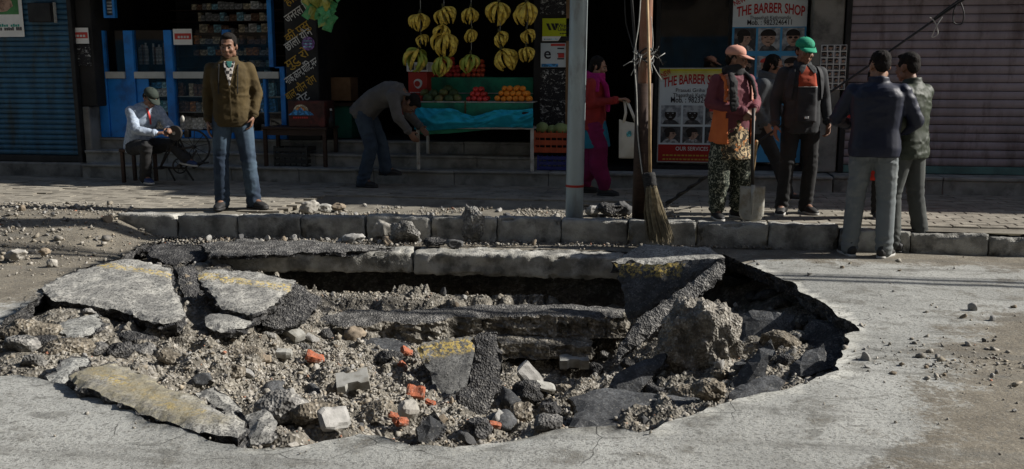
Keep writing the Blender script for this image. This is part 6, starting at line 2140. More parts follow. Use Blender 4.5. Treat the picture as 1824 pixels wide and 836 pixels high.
pm('metal_bright', (.5, .5, .5), None, 9, .35, 0, metal=.8)
pm('shirt_red', (.55, .035, .02), (.42, .03, .018), 8, .85, .3, 160, .003)
def pattern(name, base, spots, scale, th, spots2=None):
    t = NT(name)
    c = t.coord('Object')
    v = t.vor(t.mix(.12, c, t.mix(1.0, (0, 0, 0), t.new("ShaderNodeTexCoord").outputs['Object'])) if False else c, scale, 'Distance')
    n = t.noise(c, scale * .8, 4, .6, 1.5)
    col = t.mix(t.ramp(n, th, th + .03), base, spots)
    if spots2: col = t.mix(t.ramp(t.noise(c, scale * .55, 3, .6, 1.0), .60, .63), col, spots2)
    t.fin(col, .85, t.bump(t.noise(c, 220, 3), .3, .002))
pattern('floral_kurta', (.045, .038, .026), (.50, .38, .22), 26, .52, (.40, .16, .05))
pattern('floral_trousers', (.024, .032, .024), (.30, .31, .24), 40, .54)
t = NT('checked_shirt')
c = t.coord('Object')
q = t.new("ShaderNodeTexChecker"); q.inputs['Scale'].default_value = 34
t.lk(c, q.inputs[0]); q.inputs[1].default_value = (.50, .46, .42, 1); q.inputs[2].default_value = (.03, .028, .03, 1)
t.fin(q.outputs[0], .85)

def remesh(mb, name, mats, voxel, smooth=4, wrinkle=0.0, wf=11.0, seed=1, fold=0.0, sfac=.5, zf=None):
    me = bpy.data.meshes.new(name)
    me.from_pydata([tuple(v) for v in mb.v], [], mb.f)
    o = bpy.data.objects.new(name, me)
    md = o.modifiers.new('r', 'REMESH'); md.mode = 'VOXEL'; md.voxel_size = voxel
    if smooth:
        s = o.modifiers.new('s', 'SMOOTH'); s.factor = sfac; s.iterations = smooth
    out = eval_mesh(o)
    bpy.data.objects.remove(o); bpy.data.meshes.remove(me)
    out.name = name
    out.materials.clear()
    put_mats(out, mats)
    n = len(out.vertices)
    if wrinkle > 0 and n:
        co = np.zeros(n * 3, np.float32); out.vertices.foreach_get('co', co); co = co.reshape(-1, 3).astype(float)
        nr = np.zeros(n * 3, np.float32); out.vertex_normals.foreach_get('vector', nr); nr = nr.reshape(-1, 3)
        p = co * np.array([wf, wf, wf * 1.7])
        p = p + .6 * np.c_[vnoise(p * .5, seed + 31), vnoise(p * .5, seed + 32), vnoise(p * .5, seed + 33)]
        w_ = np.clip(.55 + .9 * vnoise(co * 4.5, seed + 60), .1, 1.4)
        r1, r2 = np.abs(vnoise(p, seed)), np.abs(vnoise(p * 2.3 + 3, seed + 5))
        d = w_ * (.8 - 1.8 * np.sqrt(r1) + .45 * (.8 - 1.8 * np.sqrt(r2)))
        d = wrinkle * d
        for z0, wd, am in (zf or ()):                        # cloth bunching round ankles and knees
            q = co[:, 2] + .035 * vnoise(co * 9, seed + 71) + .02 * co[:, 0]
            d = d + am * np.sin(q * 95 + 6 * vnoise(co * 6, seed + 72)) * np.exp(-((co[:, 2] - z0) / wd) ** 2)
        co += nr * d[:, None]
        out.vertices.foreach_set('co', co.astype(np.float32).ravel())
    out.polygons.foreach_set('use_smooth', [True] * len(out.polygons))
    out.update()
    return out

class Person:
    """joints in a local frame: facing -Y, z up, feet on z=0, for a height of 1.68; then scaled, turned and set down"""
    def __init__(self, loc, rz, h, label, cat='person', lean=(0, 0)):
        self.s = h / 1.68
        self.M = Matrix.Translation(loc) @ Matrix.Rotation(rz, 4, 'Z') @ Matrix.Scale(self.s, 4)
        self.loc = Vector(loc)
        self.label, self.cat = label, cat
        self.J = dict(pel=(0, 0, .92), wai=(0, -.01, 1.06), che=(0, -.01, 1.25), nek=(0, .02, 1.435), head=(0, -.015, 1.575),
                      shA=(-.185, .015, 1.385), elA=(-.225, .03, 1.11), wrA=(-.225, -.03, .865),
                      shB=(.185, .015, 1.385), elB=(.225, .03, 1.11), wrB=(.225, -.03, .865),
                      hiA=(-.09, 0, .89), knA=(-.10, -.015, .49), anA=(-.11, .03, .085),
                      hiB=(.09, 0, .89), knB=(.10, -.015, .49), anB=(.11, .03, .085))
        self.toeA, self.toeB = (-.14, -.99, 0), (.14, -.99, 0)
        self.hd = (0, 0, 0)                                  # head yaw (+ = towards local +X), pitch (+ = down), roll
        self.hands = dict(A=dict(dir=None, palm=(1, 0, 0), curl=.35), B=dict(dir=None, palm=(-1, 0, 0), curl=.35))
        self.fat = 1.0
        self.root = None
    def set(self, **k):
        self.J.update(k)
        return self
    def P(self, n):
        if n[:2] == 'sh':                                    # relaxed, sloping shoulders
            return Vector(self.J[n]) - (Vector(self.J['nek']) - Vector(self.J['che'])).normalized() * .022
        return Vector(self.J[n])
    def lim(self, mb, a, b, r0, r1, n=12):
        a, b = Vector(a), Vector(b)
        mb.tube([a, a.lerp(b, .33), a.lerp(b, .66), b], [r0, r0 + (r1 - r0) * .3, r0 + (r1 - r0) * .66, r1], n)
        mb.ell(a, r0, 12, 8)
        mb.ell(b, r1, 12, 8)
    def torso(self, mb, off=0.0, hem=.0, top=1.0, wide=1.0, belly=0.0, hemr=0.0):
        J = self.P
        sx = (J('shB') - J('shA')).normalized()
        hx = (J('hiB') - J('hiA')).normalized()
        up = (J('wai') - J('pel')).normalized()
        f = self.fat * wide
        rows = [(J('pel') - up * (.06 + hem), hx, .155 * f + off + hemr, .115 * f + off + hemr), (J('pel') - up * .02, hx, .162 * f + off, .118 * f + off), (J('wai'), (hx + sx), .145 * f + off, .108 * f + off + belly),
                (J('che'), sx, .165 * f + off, .118 * f + off), (J('che').lerp(J('nek'), .55), sx, .160 * f + off, .108 * f + off), (J('che').lerp(J('nek'), .85), sx, .115 * f + off, .085 * f + off), (J('nek') + (J('nek') - J('che')).normalized() * .01, sx, .062 + off * .7, .062 + off * .7)]
        pts = [r[0] for r in rows]
        for i in range(len(rows) - 1):
            a, b = rows[i], rows[i + 1]
            k = 3
            for q in range(k):
                pass
        n = 20
        vs = []
        for i, (c, s, rx, ry) in enumerate(rows):
            t_ = (pts[min(i + 1, len(pts) - 1)] - pts[max(i - 1, 0)]).normalized()
            s = s.normalized(); s = (s - t_ * s.dot(t_)).normalized()
            u = t_.cross(s)
            for j in range(n):
                a = 2 * math.pi * j / n
                ca, sa = math.cos(a), math.sin(a)
                e = .8
                vs.append(c + s * (rx * math.copysign(abs(ca) ** e, ca)) + u * (ry * math.copysign(abs(sa) ** e, sa)))
        fs = []
        for i in range(len(rows) - 1):
            for j in range(n):
                j2 = (j + 1) % n
                fs.append((i * n + j, i * n + j2, (i + 1) * n + j2, (i + 1) * n + j))
        fs.append(tuple(range(n))[::-1]); fs.append(tuple((len(rows) - 1) * n + j for j in range(n)))
        mb.add(vs, fs)
        for sd in 'AB':
            self.lim(mb, J('che').lerp(J('nek'), .72), J('sh' + sd) - (J('nek') - J('che')).normalized() * .012, .056 + off * .7, .048 + off * .7)
    def headmat(self):
        y, p, r = self.hd
        m = Euler((p, r, y), 'XYZ').to_matrix()
        return Matrix.Rotation(y, 3, 'Z') @ Matrix.Rotation(p, 3, 'X') @ Matrix.Rotation(r, 3, 'Y')
    def head(self, mb):
        c, H = self.P('head'), self.headmat()
        E = lambda p, r: mb.ell(c + H @ Vector(p), r, 16, 12, 0, H)
        E((0, .014, .030), (.074, .092, .083))
        E((0, -.030, -.020), (.063, .062, .085))
        E((0, -.040, -.078), (.044, .043, .036))
        E((0, -.066, -.102), (.020, .016, .014))
        E((0, -.078, .020), (.052, .020, .013))
        for s in (-1, 1):
            E((s * .038, -.066, -.034), (.024, .022, .022))
            E((s * .075, .008, -.012), (.010, .020, .031))
            E((s * .052, -.01, -.07), (.016, .04, .03))
            E((s * .011, -.098, -.036), (.009, .010, .008))
        mb.tube([c + H @ Vector(q) for q in ((0, -.088, .012), (0, -.098, -.012), (0, -.110, -.034), (0, -.098, -.042))], [.010, .012, .015, .008], 8)
        E((0, -.088, -.062), (.025, .011, .006))
        E((0, -.085, -.074), (.021, .011, .007))
        self.lim(mb, self.P('nek') - Vector((0, 0, .03)), c + H @ Vector((0, .012, -.06)), .058, .052)
    def hand(self, mb, sd, sc=1.0):
        W_ = self.P('wr' + sd)
        q = self.hands[sd]
        fd = (W_ - self.P('el' + sd)).normalized()
        d = Vector(q['dir']).normalized() if q['dir'] else fd
        pn = Vector(q['palm']); pn = (pn - d * pn.dot(d)).normalized()      # palm side
        th = d.cross(pn) * (1 if sd == 'A' else -1)                          # towards the thumb
        if 'thumb' in q: th = th * q['thumb']
        a = W_ + d * .012
        mb.tube([W_ - d * .02, a, a + d * .04, a + d * .088], [(.026, .022), (.03, .018), (.039, .016), (.038, .013)], 12, side=th)
        mb.ell(a + d * .088, (.013,) * 3, 8, 6)
        L_ = (.066, .078, .071, .054)
        for i in range(4):
            base = a + d * (.088 - .004 * abs(i - 1.2)) + th * (.030 - .0195 * i)
            cu = q['curl'] * (1 + .13 * i)
            p, dd = base, d
            pts = [base - d * .012]
            for k in range(3):
                ang = cu * (.7, 1.0, .75)[k]
                dd = (dd * math.cos(ang) + pn * math.sin(ang)).normalized()
                p = p + dd * L_[i] * (.45, .32, .23)[k]
                pts.append(p)
            mb.tube([pts[0], base, *pts[1:]], [.0095, .0095, .0088, .0082, .0068], 8)
            mb.ell(pts[-1], .0068, 8, 6)
        b0 = a + th * .026 + d * .012
        b1 = b0 + (th * .75 + d * .55 + pn * .35).normalized() * .034
        b2 = b1 + (th * .25 + d * .8 + pn * (.25 + q['curl'] * .5)).normalized() * .028
        b3 = b2 + (d * .85 + pn * (.2 + q['curl'])).normalized() * .022
        mb.tube([b0 - d * .01, b0, b1, b2, b3], [.014, .0135, .011, .0095, .007], 8)
        mb.ell(b3, .007, 8, 6)
    def legs(self, mb, r=(.085, .056, .040), off=0.0, flare=0.0):
        for s in 'AB':
            h, k, a = self.P('hi' + s), self.P('kn' + s), self.P('an' + s)
            self.lim(mb, h, k, r[0] * self.fat + off, r[1] + off)
            self.lim(mb, k, a, r[1] + off, r[2] + off + flare)
            if not off:
                mb.ell(k.lerp(a, .3) + Vector((0, .01, 0)), (.043, .045, .09), 12, 8)
    def arms(self, mb, off=0.0, cuff=0.0):
        for s in 'AB':
            a, b, c = self.P('sh' + s), self.P('el' + s), self.P('wr' + s)
            self.lim(mb, a, b, .050 + off, .041 + off)
            e = c if off == 0 else c - (c - b).normalized() * .012
            self.lim(mb, b, e, .041 + off, (.027 + off * .6 + cuff))
    def feet(self, mb):
        for s in 'AB':
            a = self.P('an' + s)
            t_ = Vector(self.toeA if s == 'A' else self.toeB).normalized()
            self.lim(mb, a, a + t_ * .1 - Vector((0, 0, .045)), .042, .032)
            mb.ell(a - t_ * .04 - Vector((0, 0, .04)), .038)
    def tw(self, mb):
        mb.v = [tuple(self.M @ Vector(q)) for q in mb.v]
        return mb
    def add(self, mb, name, mats, voxel=.011, parent=None, smooth=4, wrinkle=0.0, wf=11.0, seed=1, rem=True, sfac=.5, zf=None):
        self.tw(mb)
        loc = self.loc
        if rem:
            me = remesh(mb, name, mats, voxel, smooth, wrinkle, wf, seed, sfac=sfac, zf=[(self.loc.z + a * self.s, b, c) for a, b, c in zf] if zf else None)
            me.transform(Matrix.Translation(-loc))
        else:
            me = mb.mesh(name, mats, loc, True)
        if self.root is None:
            o = link(me, name, None, loc, label=self.label, cat=self.cat)
            self.root = o
            self.parts = {}
        else:
            o = link(me, name, parent or self.root, loc)
        self.parts[name] = o
        return o
    def body(self, skin='skin'):
        mb = MB()
        self.torso(mb); self.head(mb); self.arms(mb); self.legs(mb); self.feet(mb)
        self.hand(mb, 'A'); self.hand(mb, 'B')
        o = self.add(mb, 'person', skin, .0077 * self.s, smooth=3)
        c, H = self.P('head'), self.headmat()
        for s in (-1, 1):
            m = MB(); m.ell(c + H @ Vector((s * .030, -.0825, -.003)), (.0125, .010, .0085), 10, 8, 0, H)
            e = self.add(m, 'eye', 'eye_white', rem=False)
            m = MB(); m.ell(c + H @ Vector((s * .030, -.0905, -.003)), (.0065, .004, .0065), 8, 6, 0, H)
            self.add(m, 'pupil', 'hair_black', rem=False, parent=e)
            m = MB(); m.tube([c + H @ Vector(q) for q in ((s * .012, -.098, .019), (s * .03, -.097, .026), (s * .05, -.083, .021))], [.003, .0036, .002], 6)
            self.add(m, 'eyebrow', 'hair_black', rem=False)
        m = MB(); m.tube([c + H @ Vector(q) for q in ((-.022, -.094, -.069), (0, -.0985, -.068), (.022, -.094, -.069))], [.0014, .002, .0014], 6)
        self.add(m, 'mouth', 'lips', rem=False)
        return o
    def hair(self, style='short', mat='hair_black'):
        c, H = self.P('head'), self.headmat()
        mb = MB()
        E = lambda p, r: mb.ell(c + H @ Vector(p), r, 16, 12, 0, H)
        if style == 'short':
            E((0, .024, .050), (.079, .090, .076))
            E((0, .060, .010), (.070, .048, .072))
            E((0, -.035, .092), (.056, .042, .026))
            for s in (-1, 1): E((s * .067, -.012, .025), (.014, .03, .032))
        elif style == 'under_cap':
            E((0, .062, -.005), (.070, .045, .06))
            for s in (-1, 1): E((s * .067, .012, .01), (.013, .03, .035))
        elif style == 'long':
            E((0, .026, .048), (.082, .092, .078))
            E((0, .070, -.02), (.072, .050, .09))
            E((0, .085, -.085), (.04, .04, .05))
            for s in (-1, 1):
                E((s * .066, -.005, .01), (.017, .042, .06))
        self.add(mb, 'hair', mat, .0065, smooth=2, wrinkle=.0055, wf=62, seed=3)
    def cap(self, mat, tilt=0.0):
        c, H = self.P('head'), self.headmat()
        mb = MB()
        mb.ell(c + H @ Vector((0, .012, .060)), (.089, .104, .073), 24, 14, 0, H)
        self_b = [v for v in mb.v]
        # hollow underside not seen: flatten the bottom
        inv = H.inverted()
        nv = []
        for v in mb.v:
            l = inv @ (Vector(v) - c)
            if l.z < .036: l.z = .036 - (.036 - l.z) * .10
            nv.append(c + H @ l)
        mb.v = nv
        o = self.add(mb, 'cap', mat, .008, smooth=2, wrinkle=.0025, wf=22, seed=4)
        mb = MB()
        n = 14
        top, bot = [], []
        vs = []
        for r_ in range(5):
            for i in range(n + 1):
                a = math.pi * (i / n)
                rr = 1 + .80 * r_ / 4
                x = .082 * math.cos(a) * (1 - .02 * r_)
                y = -.040 - .058 * math.sin(a) * 1.0 - .078 * (r_ / 4) * math.sin(a) ** .7
                z = .044 - .030 * (r_ / 4) * math.sin(a) - .022 * abs(math.cos(a)) ** 2 * (r_ / 4)
                vs.append(c + H @ Vector((x, y, z)))
        m2 = MB()
        m2.add(vs, [(r_ * (n + 1) + i, r_ * (n + 1) + i + 1, (r_ + 1) * (n + 1) + i + 1, (r_ + 1) * (n + 1) + i) for r_ in range(4) for i in range(n)])
        b = self.add(m2, 'cap_brim', mat, rem=False, parent=o)
        md = b.modifiers.new('solid', 'SOLIDIFY'); md.thickness = .006
        m3 = MB(); m3.ell(c + H @ Vector((0, .012, .134)), (.009, .009, .005), 8, 6)
        self.add(m3, 'cap_button', mat, rem=False, parent=o)
    def shoes(self, mat='shoe_black', sole='sole_white', hi=0.0):
        for s in 'AB':
            a = self.P('an' + s)
            t_ = Vector(self.toeA if s == 'A' else self.toeB).normalized()
            side = t_.cross(Vector((0, 0, 1))).normalized()
            up = side.cross(t_).normalized()
            mb = MB()
            B_ = a - up * .085
            o_ = lambda f, z: B_ + t_ * f + up * z
            mb.tube([o_(-.085, .045), o_(-.06, .05), o_(0, .055), o_(.07, .043), o_(.13, .034), o_(.175, .026), o_(.19, .024)], [(.028, .03), (.040, .045), (.044, .052), (.048, .040), (.049, .031), (.036, .022), (.012, .010)], 14, side=side)
            self.lim(mb, o_(-.03, .06), o_(-.028, .105 + hi), .040, .040)
            sh = self.add(mb, 'shoe', mat, .008, smooth=2)
            mb = MB()
            prof = [(-.088, .022), (-.06, .036), (0, .040), (.07, .047), (.13, .047), (.175, .034), (.193, .012)]
            pts = [o_(f, 0) + side * w for f, w in prof] + [o_(f, 0) - side * w for f, w in prof[::-1]]
            mb.prism(pts, up * .022)
            self.add(mb, 'sole', sole, rem=False, parent=sh)
    def trousers(self, mat, loose=.016, flare=.012, wrinkle=.006, seed=2, top=.09, lift=.0, r=(.085, .058, .046)):
        mb = MB()
        J = self.P
        hx = (J('hiB') - J('hiA')).normalized()
        up = (J('wai') - J('pel')).normalized()
        mb.tube([J('pel') - up * .09, J('pel') - up * .03, J('pel') + up * .03, J('pel') + up * top], [(.10, .09), (.158 * self.fat + loose * .5, .120 * self.fat + loose * .6), (.156 * self.fat + loose * .5, .118 * self.fat + loose * .6), (.150 * self.fat + loose * .4, .112 * self.fat + loose * .4)], 20, side=hx)
        for s in 'AB':
            h, k, a = J('hi' + s), J('kn' + s), J('an' + s)
            a2 = a + (a - k).normalized() * (.019 - lift)
            self.lim(mb, h, k, r[0] * self.fat + loose, r[1] + loose)
            self.lim(mb, k, a2, r[1] + loose, r[2] + loose * .8 + flare)
        return self.add(mb, 'trousers', mat, .011, smooth=4, wrinkle=wrinkle, wf=9, seed=seed, zf=[(.12, .09, .0042), (.50, .07, .003), (.84, .06, .003)])
    def jacket(self, mat, name='jacket', loose=.022, hem=.06, collar=True, wrinkle=.007, seed=3, sleeves=True, cuff=.004, wide=1.0, belly=0.0, hemr=.0, wf=10, voxel=.011):
        mb = MB()
        self.torso(mb, loose, hem, wide=wide, belly=belly, hemr=hemr)
        if sleeves: self.arms(mb, loose * .8, cuff)
        if collar:
            c = self.P('nek')
            ax = (self.P('head') - self.P('che')).normalized()
            for k in range(3):
                z = c + ax * (.0 + .018 * k)
                mb.tube([z + Vector((.070 * math.cos(a), .066 * math.sin(a), .012 * math.sin(a))) for a in np.linspace(0, 2 * math.pi, 25)[:-1]], .014, 7, closed=True)
        o = self.add(mb, name, mat, voxel, smooth=4, wrinkle=wrinkle, wf=wf, seed=seed)
        if sleeves:
            for s in 'AB':
                b, c = self.P('el' + s), self.P('wr' + s)
                d = (c - b).normalized()
                m = MB(); r_ = .027 + loose * .6 + cuff
                m.tube([c - d * .048, c - d * .040, c - d * .012, c - d * .006], [r_ * .98, r_ * 1.08, r_ * 1.06, r_ * .9], 14)
                self.add(m, 'cuff', mat, rem=False, parent=o)
        return o
    def patch(self, name, mat, pts, on='jacket', thick=.006, dirv=(0, 1, 0), nsub=10, parent=None, back=False):
        """thin cloth piece laid on a garment: polygon strip in local x,z given as rows [(xl,xr,z),...]; found by casting on the garment"""
        o = self.parts[on]
        bv = BVHTree.FromPolygons([self.loc + v.co for v in o.data.vertices], [tuple(p.vertices) for p in o.data.polygons])
        d = self.M.to_3x3() @ Vector(dirv); d.normalize()
        rows = []
        for i in range(len(pts) - 1):
            for k in range(nsub):
                f = k / nsub
                rows.append(tuple(pts[i][j] * (1 - f) + pts[i + 1][j] * f for j in range(3)))
        rows.append(pts[-1])
        nc = 8
        vs = []
        last = None
        for xl, xr, z in rows:
            for j in range(nc + 1):
                x = xl + (xr - xl) * j / nc
                org_ = self.M @ (Vector((x, 0, z)) - Vector(dirv) * .8)
                hit = bv.ray_cast(org_, d)
                p = hit[0] if hit[0] is not None else (last if last is not None else org_ + d * .7 * self.s)
                last = p
                vs.append(p - d * thick)
        m = MB()
        m.add(vs, [(r_ * (nc + 1) + j, r_ * (nc + 1) + j + 1, (r_ + 1) * (nc + 1) + j + 1, (r_ + 1) * (nc + 1) + j) for r_ in range(len(rows) - 1) for j in range(nc)])
        me = m.mesh(name, mat, self.loc, True)
        ob = link(me, name, parent or self.root, self.loc)
        md = ob.modifiers.new('solid', 'SOLIDIFY'); md.thickness = .005
        return ob
pm('lips', (.16, .06, .05), None, 9, .5, 0)

# --- A: man in the olive jacket
p = Person((-4.14, 8.46, .2), R(20), 1.66, 'standing man in an olive brown jacket and blue jeans before the medicine shop')
p.set(shA=(-.175, .02, 1.38), shB=(.175, .01, 1.38), elA=(-.225, .05, 1.11), wrA=(-.225, .0, .86), elB=(.24, .06, 1.12), wrB=(.205, -.06, .905), knA=(-.125, -.02, .49), anA=(-.135, .02, .085), knB=(.135, -.03, .49), anB=(.165, .0, .085))
p.toeA, p.toeB = (-.22, -.97, 0), (.72, -.69, 0)
p.fat = 1.0
p.hd = (-.12, .16, 0)
p.hands['B'] = dict(dir=(-.25, -.1, -.95), palm=(-1, 0, 0), curl=.6)
p.body('skin_dark'); p.hair('short'); p.trousers('denim_dark', .018, .014, .006); p.shoes('shoe_black', 'shoe_black')
p.jacket('jacket_olive', loose=.021, hem=.05, wrinkle=.0065, hemr=-.006, wf=12)
p.patch('shirt_front', 'checked_shirt', [(-.055, .06, 1.425), (-.04, .05, 1.36), (-.01, .022, 1.26), (.002, .010, 1.20)], thick=.008)
p.patch('undershirt', 'teal_shirt', [(-.022, .034, 1.425), (-.012, .03, 1.39), (.006, .014, 1.365)], thick=.013)
p.patch('zip_pull', 'metal_bright', [(.000, .010, 1.235), (.002, .008, 1.20)], thick=.014)
p.patch('zip_strip', 'jacket_olive', [(-.004, .012, 1.20), (-.004, .012, .86)], thick=.007)
for x in (-.09, .085):
    p.patch('drawcord', 'scarf_black', [(x, x + .008, 1.40), (x - .015, x - .007, 1.12)], thick=.008)

# --- B: man from behind in navy jacket and grey jeans
p = Person((1.66, 8.02, 0), R(168), 1.665, 'man seen from behind in a navy jacket and pale grey jeans on the road')
p.set(shA=(-.19, .0, 1.385), shB=(.19, .0, 1.385), elA=(-.305, -.06, 1.13), wrA=(-.21, -.24, 1.02), elB=(.31, -.08, 1.14), wrB=(.22, -.26, 1.08), knA=(-.115, -.01, .49), anA=(-.125, .03, .085), knB=(.12, -.02, .49), anB=(.145, .03, .085), head=(0, -.035, 1.575))
p.toeA, p.toeB = (-.35, -.93, 0), (.42, -.9, 0)
p.fat = 1.12
p.hd = (.35, .12, 0)
p.body(); p.hair('short'); p.trousers('denim_grey', .014, .010, .007, r=(.080, .064, .050)); p.shoes('shoe_black', 'sole_white')
p.jacket('jacket_navy', loose=.028, hem=.03, wrinkle=.007, hemr=-.006, wf=11)
for x in (-.085, .085):
    p.patch('back_pocket', 'denim_grey', [(x - .06, x + .06, .905), (x - .06, x + .06, .80), (x, x + .002, .775)], on='trousers', thick=.005, dirv=(0, -1, 0))
# --- C: man in dark green jacket, in profile
p = Person((1.99, 8.30, .0), R(-132), 1.655, 'man in a dark green jacket turned away to the left beside the navy jacket')
p.set(elA=(-.25, -.08, 1.15), wrA=(-.10, -.27, 1.28), elB=(.26, .05, 1.12), wrB=(.22, -.1, .92), head=(0, -.06, 1.575), nek=(0, -.005, 1.435), knB=(.10, -.06, .5), anB=(.11, -.02, .085), anA=(-.11, .12, .085), knA=(-.10, .04, .49))
p.hands['A'] = dict(dir=(.5, -.7, .4), palm=(0, -.2, 1), curl=.5)
p.fat = 1.0
p.hd = (-.15, .10, 0)
p.body('skin_dark'); p.hair('short'); p.trousers('trouser_grey', .015, .012, .006); p.shoes('shoe_black', 'shoe_black')
p.jacket('jacket_green', loose=.028, hem=.06, wrinkle=.008, hemr=-.004, wf=11)

# --- woman with the spade
p = Person((.55, 8.58, .2), R(30), 1.52, 'woman in a pink cap, orange vest and maroon jacket resting her hands on a spade')
p.set(elA=(-.255, .0, 1.15), wrA=(.005, -.215, 1.075), elB=(.265, .0, 1.15), wrB=(.115, -.21, 1.095), knA=(-.11, .0, .49), anA=(-.12, .03, .085), knB=(.11, -.01, .49), anB=(.12, .02, .085), head=(.01, -.02, 1.575))
p.hands['A'] = dict(dir=(.75, -.25, -.45), palm=(.2, .5, -.8), curl=.75)
p.hands['B'] = dict(dir=(-.75, -.2, -.5), palm=(-.2, .4, -.8), curl=.75)
p.fat = 1.02
p.hd = (R(46), .10, 0)
p.toeA, p.toeB = (-.25, -.97, 0), (.25, -.97, 0)
p.body('skin_dark'); p.hair('under_cap'); p.cap('cap_pink')
mb = MB()
J = p.P
mb.tube([(0, .0, .60), (0, .0, .75), (0, 0, .92), (0, -.01, 1.06), (0, -.01, 1.2)], [(.215, .165), (.205, .155), (.185, .145), (.165, .125), (.145, .11)], 24, side=(1, 0, 0))
p.add(mb, 'kurta', 'floral_kurta', .012, smooth=4, wrinkle=.011, wf=9, seed=21)
mb = MB()
for s in (-1, 1):
    k = 'A' if s < 0 else 'B'
    mb.tube([J('hi' + k) + Vector((0, 0, .0)), J('kn' + k) + Vector((s * .01, 0, .1)), J('kn' + k) + Vector((s * .012, 0, -.12)), J('an' + k) + Vector((0, 0, .06)), J('an' + k) + Vector((0, 0, -.03))], [(.11, .11), (.115, .11), (.105, .105), (.08, .085), (.062, .07)], 18, side=(1, 0, 0))
p.add(mb, 'trousers', 'floral_trousers', .012, smooth=4, wrinkle=.011, wf=9, seed=22, zf=[(.15, .12, .007)])
p.shoes('shoe_black', 'sole_white')
p.jacket('maroon_jacket', loose=.022, hem=.0, wrinkle=.006, seed=23, collar=False, wf=13)
mb = MB()                                                    # sleeveless orange vest, open at the front
p.torso(mb, .040, .10, hemr=.02)
o = p.add(mb, 'vest', 'vest_orange', .012, smooth=4, wrinkle=.008, wf=8, seed=24)
bm = bmesh.new(); bm.from_mesh(o.data)
inv = p.M.inverted()
kill = []
for f in bm.faces:
    l = inv @ (f.calc_center_median() + p.loc)
    if (l.y < .02 and abs(l.x - .01) < .155 - .02 * (l.z < 1.0)) or l.z > 1.44 or (abs(l.x) > .215 and l.z > 1.16) or (l.y < .06 and abs(l.x) > .17 and l.z > 1.12):
        kill.append(f)
bmesh.ops.delete(bm, geom=kill, context='FACES')
bm.to_mesh(o.data); bm.free()
md = o.modifiers.new('solid', 'SOLIDIFY'); md.thickness = .008
for xl, xr in ((-.165, -.115), (.115, .165)):
    p.patch('vest_strap', 'cap_pink', [(xl + .02 * (1 if xl < 0 else -1), xr + .02 * (1 if xl < 0 else -1), 1.43), (xl, xr, 1.30), (xl, xr, 1.18)], thick=.012)
mb = MB()                                                    # scarf wound round the neck with two hanging ends
for k in range(3):
    mb.tube([Vector((.0 + (.088 - .004 * k) * math.cos(a), .01 + (.085) * math.sin(a), 1.445 + .026 * k + .016 * math.sin(a + k))) for a in np.linspace(0, 2 * math.pi, 25)[:-1]], .027, 8, closed=True)
mb.tube([(-.085, -.06, 1.45), (-.105, -.165, 1.36), (-.115, -.185, 1.25), (-.10, -.185, 1.12), (-.085, -.185, 1.08)], [(.03, .022), (.045, .022), (.05, .022), (.055, .02), (.05, .012)], 12, side=(1, 0, 0))
mb.tube([(.075, -.06, 1.45), (.105, -.155, 1.38), (.13, -.17, 1.28), (.145, -.165, 1.18)], [(.022, .02), (.026, .018), (.024, .016), (.02, .012)], 10, side=(1, 0, 0))
p.add(mb, 'scarf', 'scarf_black', .009, smooth=2, wrinkle=.007, wf=20, seed=25)
WOM = p
# spade upright under her hands
hp_ = p.M @ Vector((.055, -.275, 1.04))
SG = Vector((hp_.x + .02, hp_.y - .02, .2))
SPD = thing('spade', 'worn steel spade standing blade down under the hands of the woman', 'spade', SG)
m = MB(); m.tube([hp_ + Vector((0, 0, .06)), hp_.lerp(SG, .4), SG + Vector((0, 0, .30))], [.016, .015, .017], 10); m.build('shaft', 'iron_dark', SPD, smooth=True)
m = MB()
nu, nv = 10, 12
vs = []
for i in range(nv + 1):
    v = i / nv
    w = .105 * (1 - .22 * max(0, (v - .72) / .28) ** 2)
    for j in range(nu + 1):
        u = j / nu * 2 - 1
        vs.append(SG + Vector((w * u, -.02 + .030 * u * u - .018 * (1 - v), .315 * (1 - v) + .012 + .02 * u * u * (v > .9))))
m.add(vs, [(i * (nu + 1) + j, i * (nu + 1) + j + 1, (i + 1) * (nu + 1) + j + 1, (i + 1) * (nu + 1) + j) for i in range(nv) for j in range(nu)])
o = m.build('blade', 'shovel_steel', SPD, smooth=True)
md = o.modifiers.new('solid', 'SOLIDIFY'); md.thickness = .005
m = MB(); m.tube([SG + Vector((0, -.035, .34)), SG + Vector((0, -.045, .22)), SG + Vector((0, -.032, .08))], [.019, .016, .006], 8); m.build('socket', 'shovel_steel', SPD, smooth=True)
m = MB()
q0, q1 = Q(1347, 262, 8.72), G(1332, 352, .2)
m.tube([G(1338, 350, .2) + Vector((0, .12, 0)), q0 + Vector((0, 0, .05))], .015, 10)
tag(m.build('tool_handle', 'bamboo', None, smooth=True), 'plain wooden tool handle standing behind the steel spade', 'tool handle')

# --- man with the green cap
p = Person((1.20, 9.02, .2), R(12), 1.60, 'man in a green cap, grey jacket and red polo shirt facing the street')
p.set(shA=(-.178, .02, 1.385), shB=(.178, .02, 1.385), elA=(-.245, .04, 1.12), wrA=(-.26, -.04, .87), elB=(.245, .06, 1.12), wrB=(.255, -.05, .885), knA=(-.12, -.03, .49), anA=(-.15, -.02, .085), knB=(.11, -.02, .49), anB=(.10, .02, .085))
p.hd = (.12, .18, 0)
p.hands['B'] = dict(dir=(-.1, -.35, -.9), palm=(-.9, -.2, 0), curl=.7)
p.toeA, p.toeB = (-.45, -.9, 0), (.3, -.95, 0)
p.fat = 1.0
p.body('skin_dark'); p.hair('under_cap'); p.cap('cap_green'); p.trousers('trouser_dark', .016, .010, .006); p.shoes('shoe_black', 'sole_white')
p.jacket('jacket_charcoal', loose=.024, hem=.06, wrinkle=.008, seed=31)
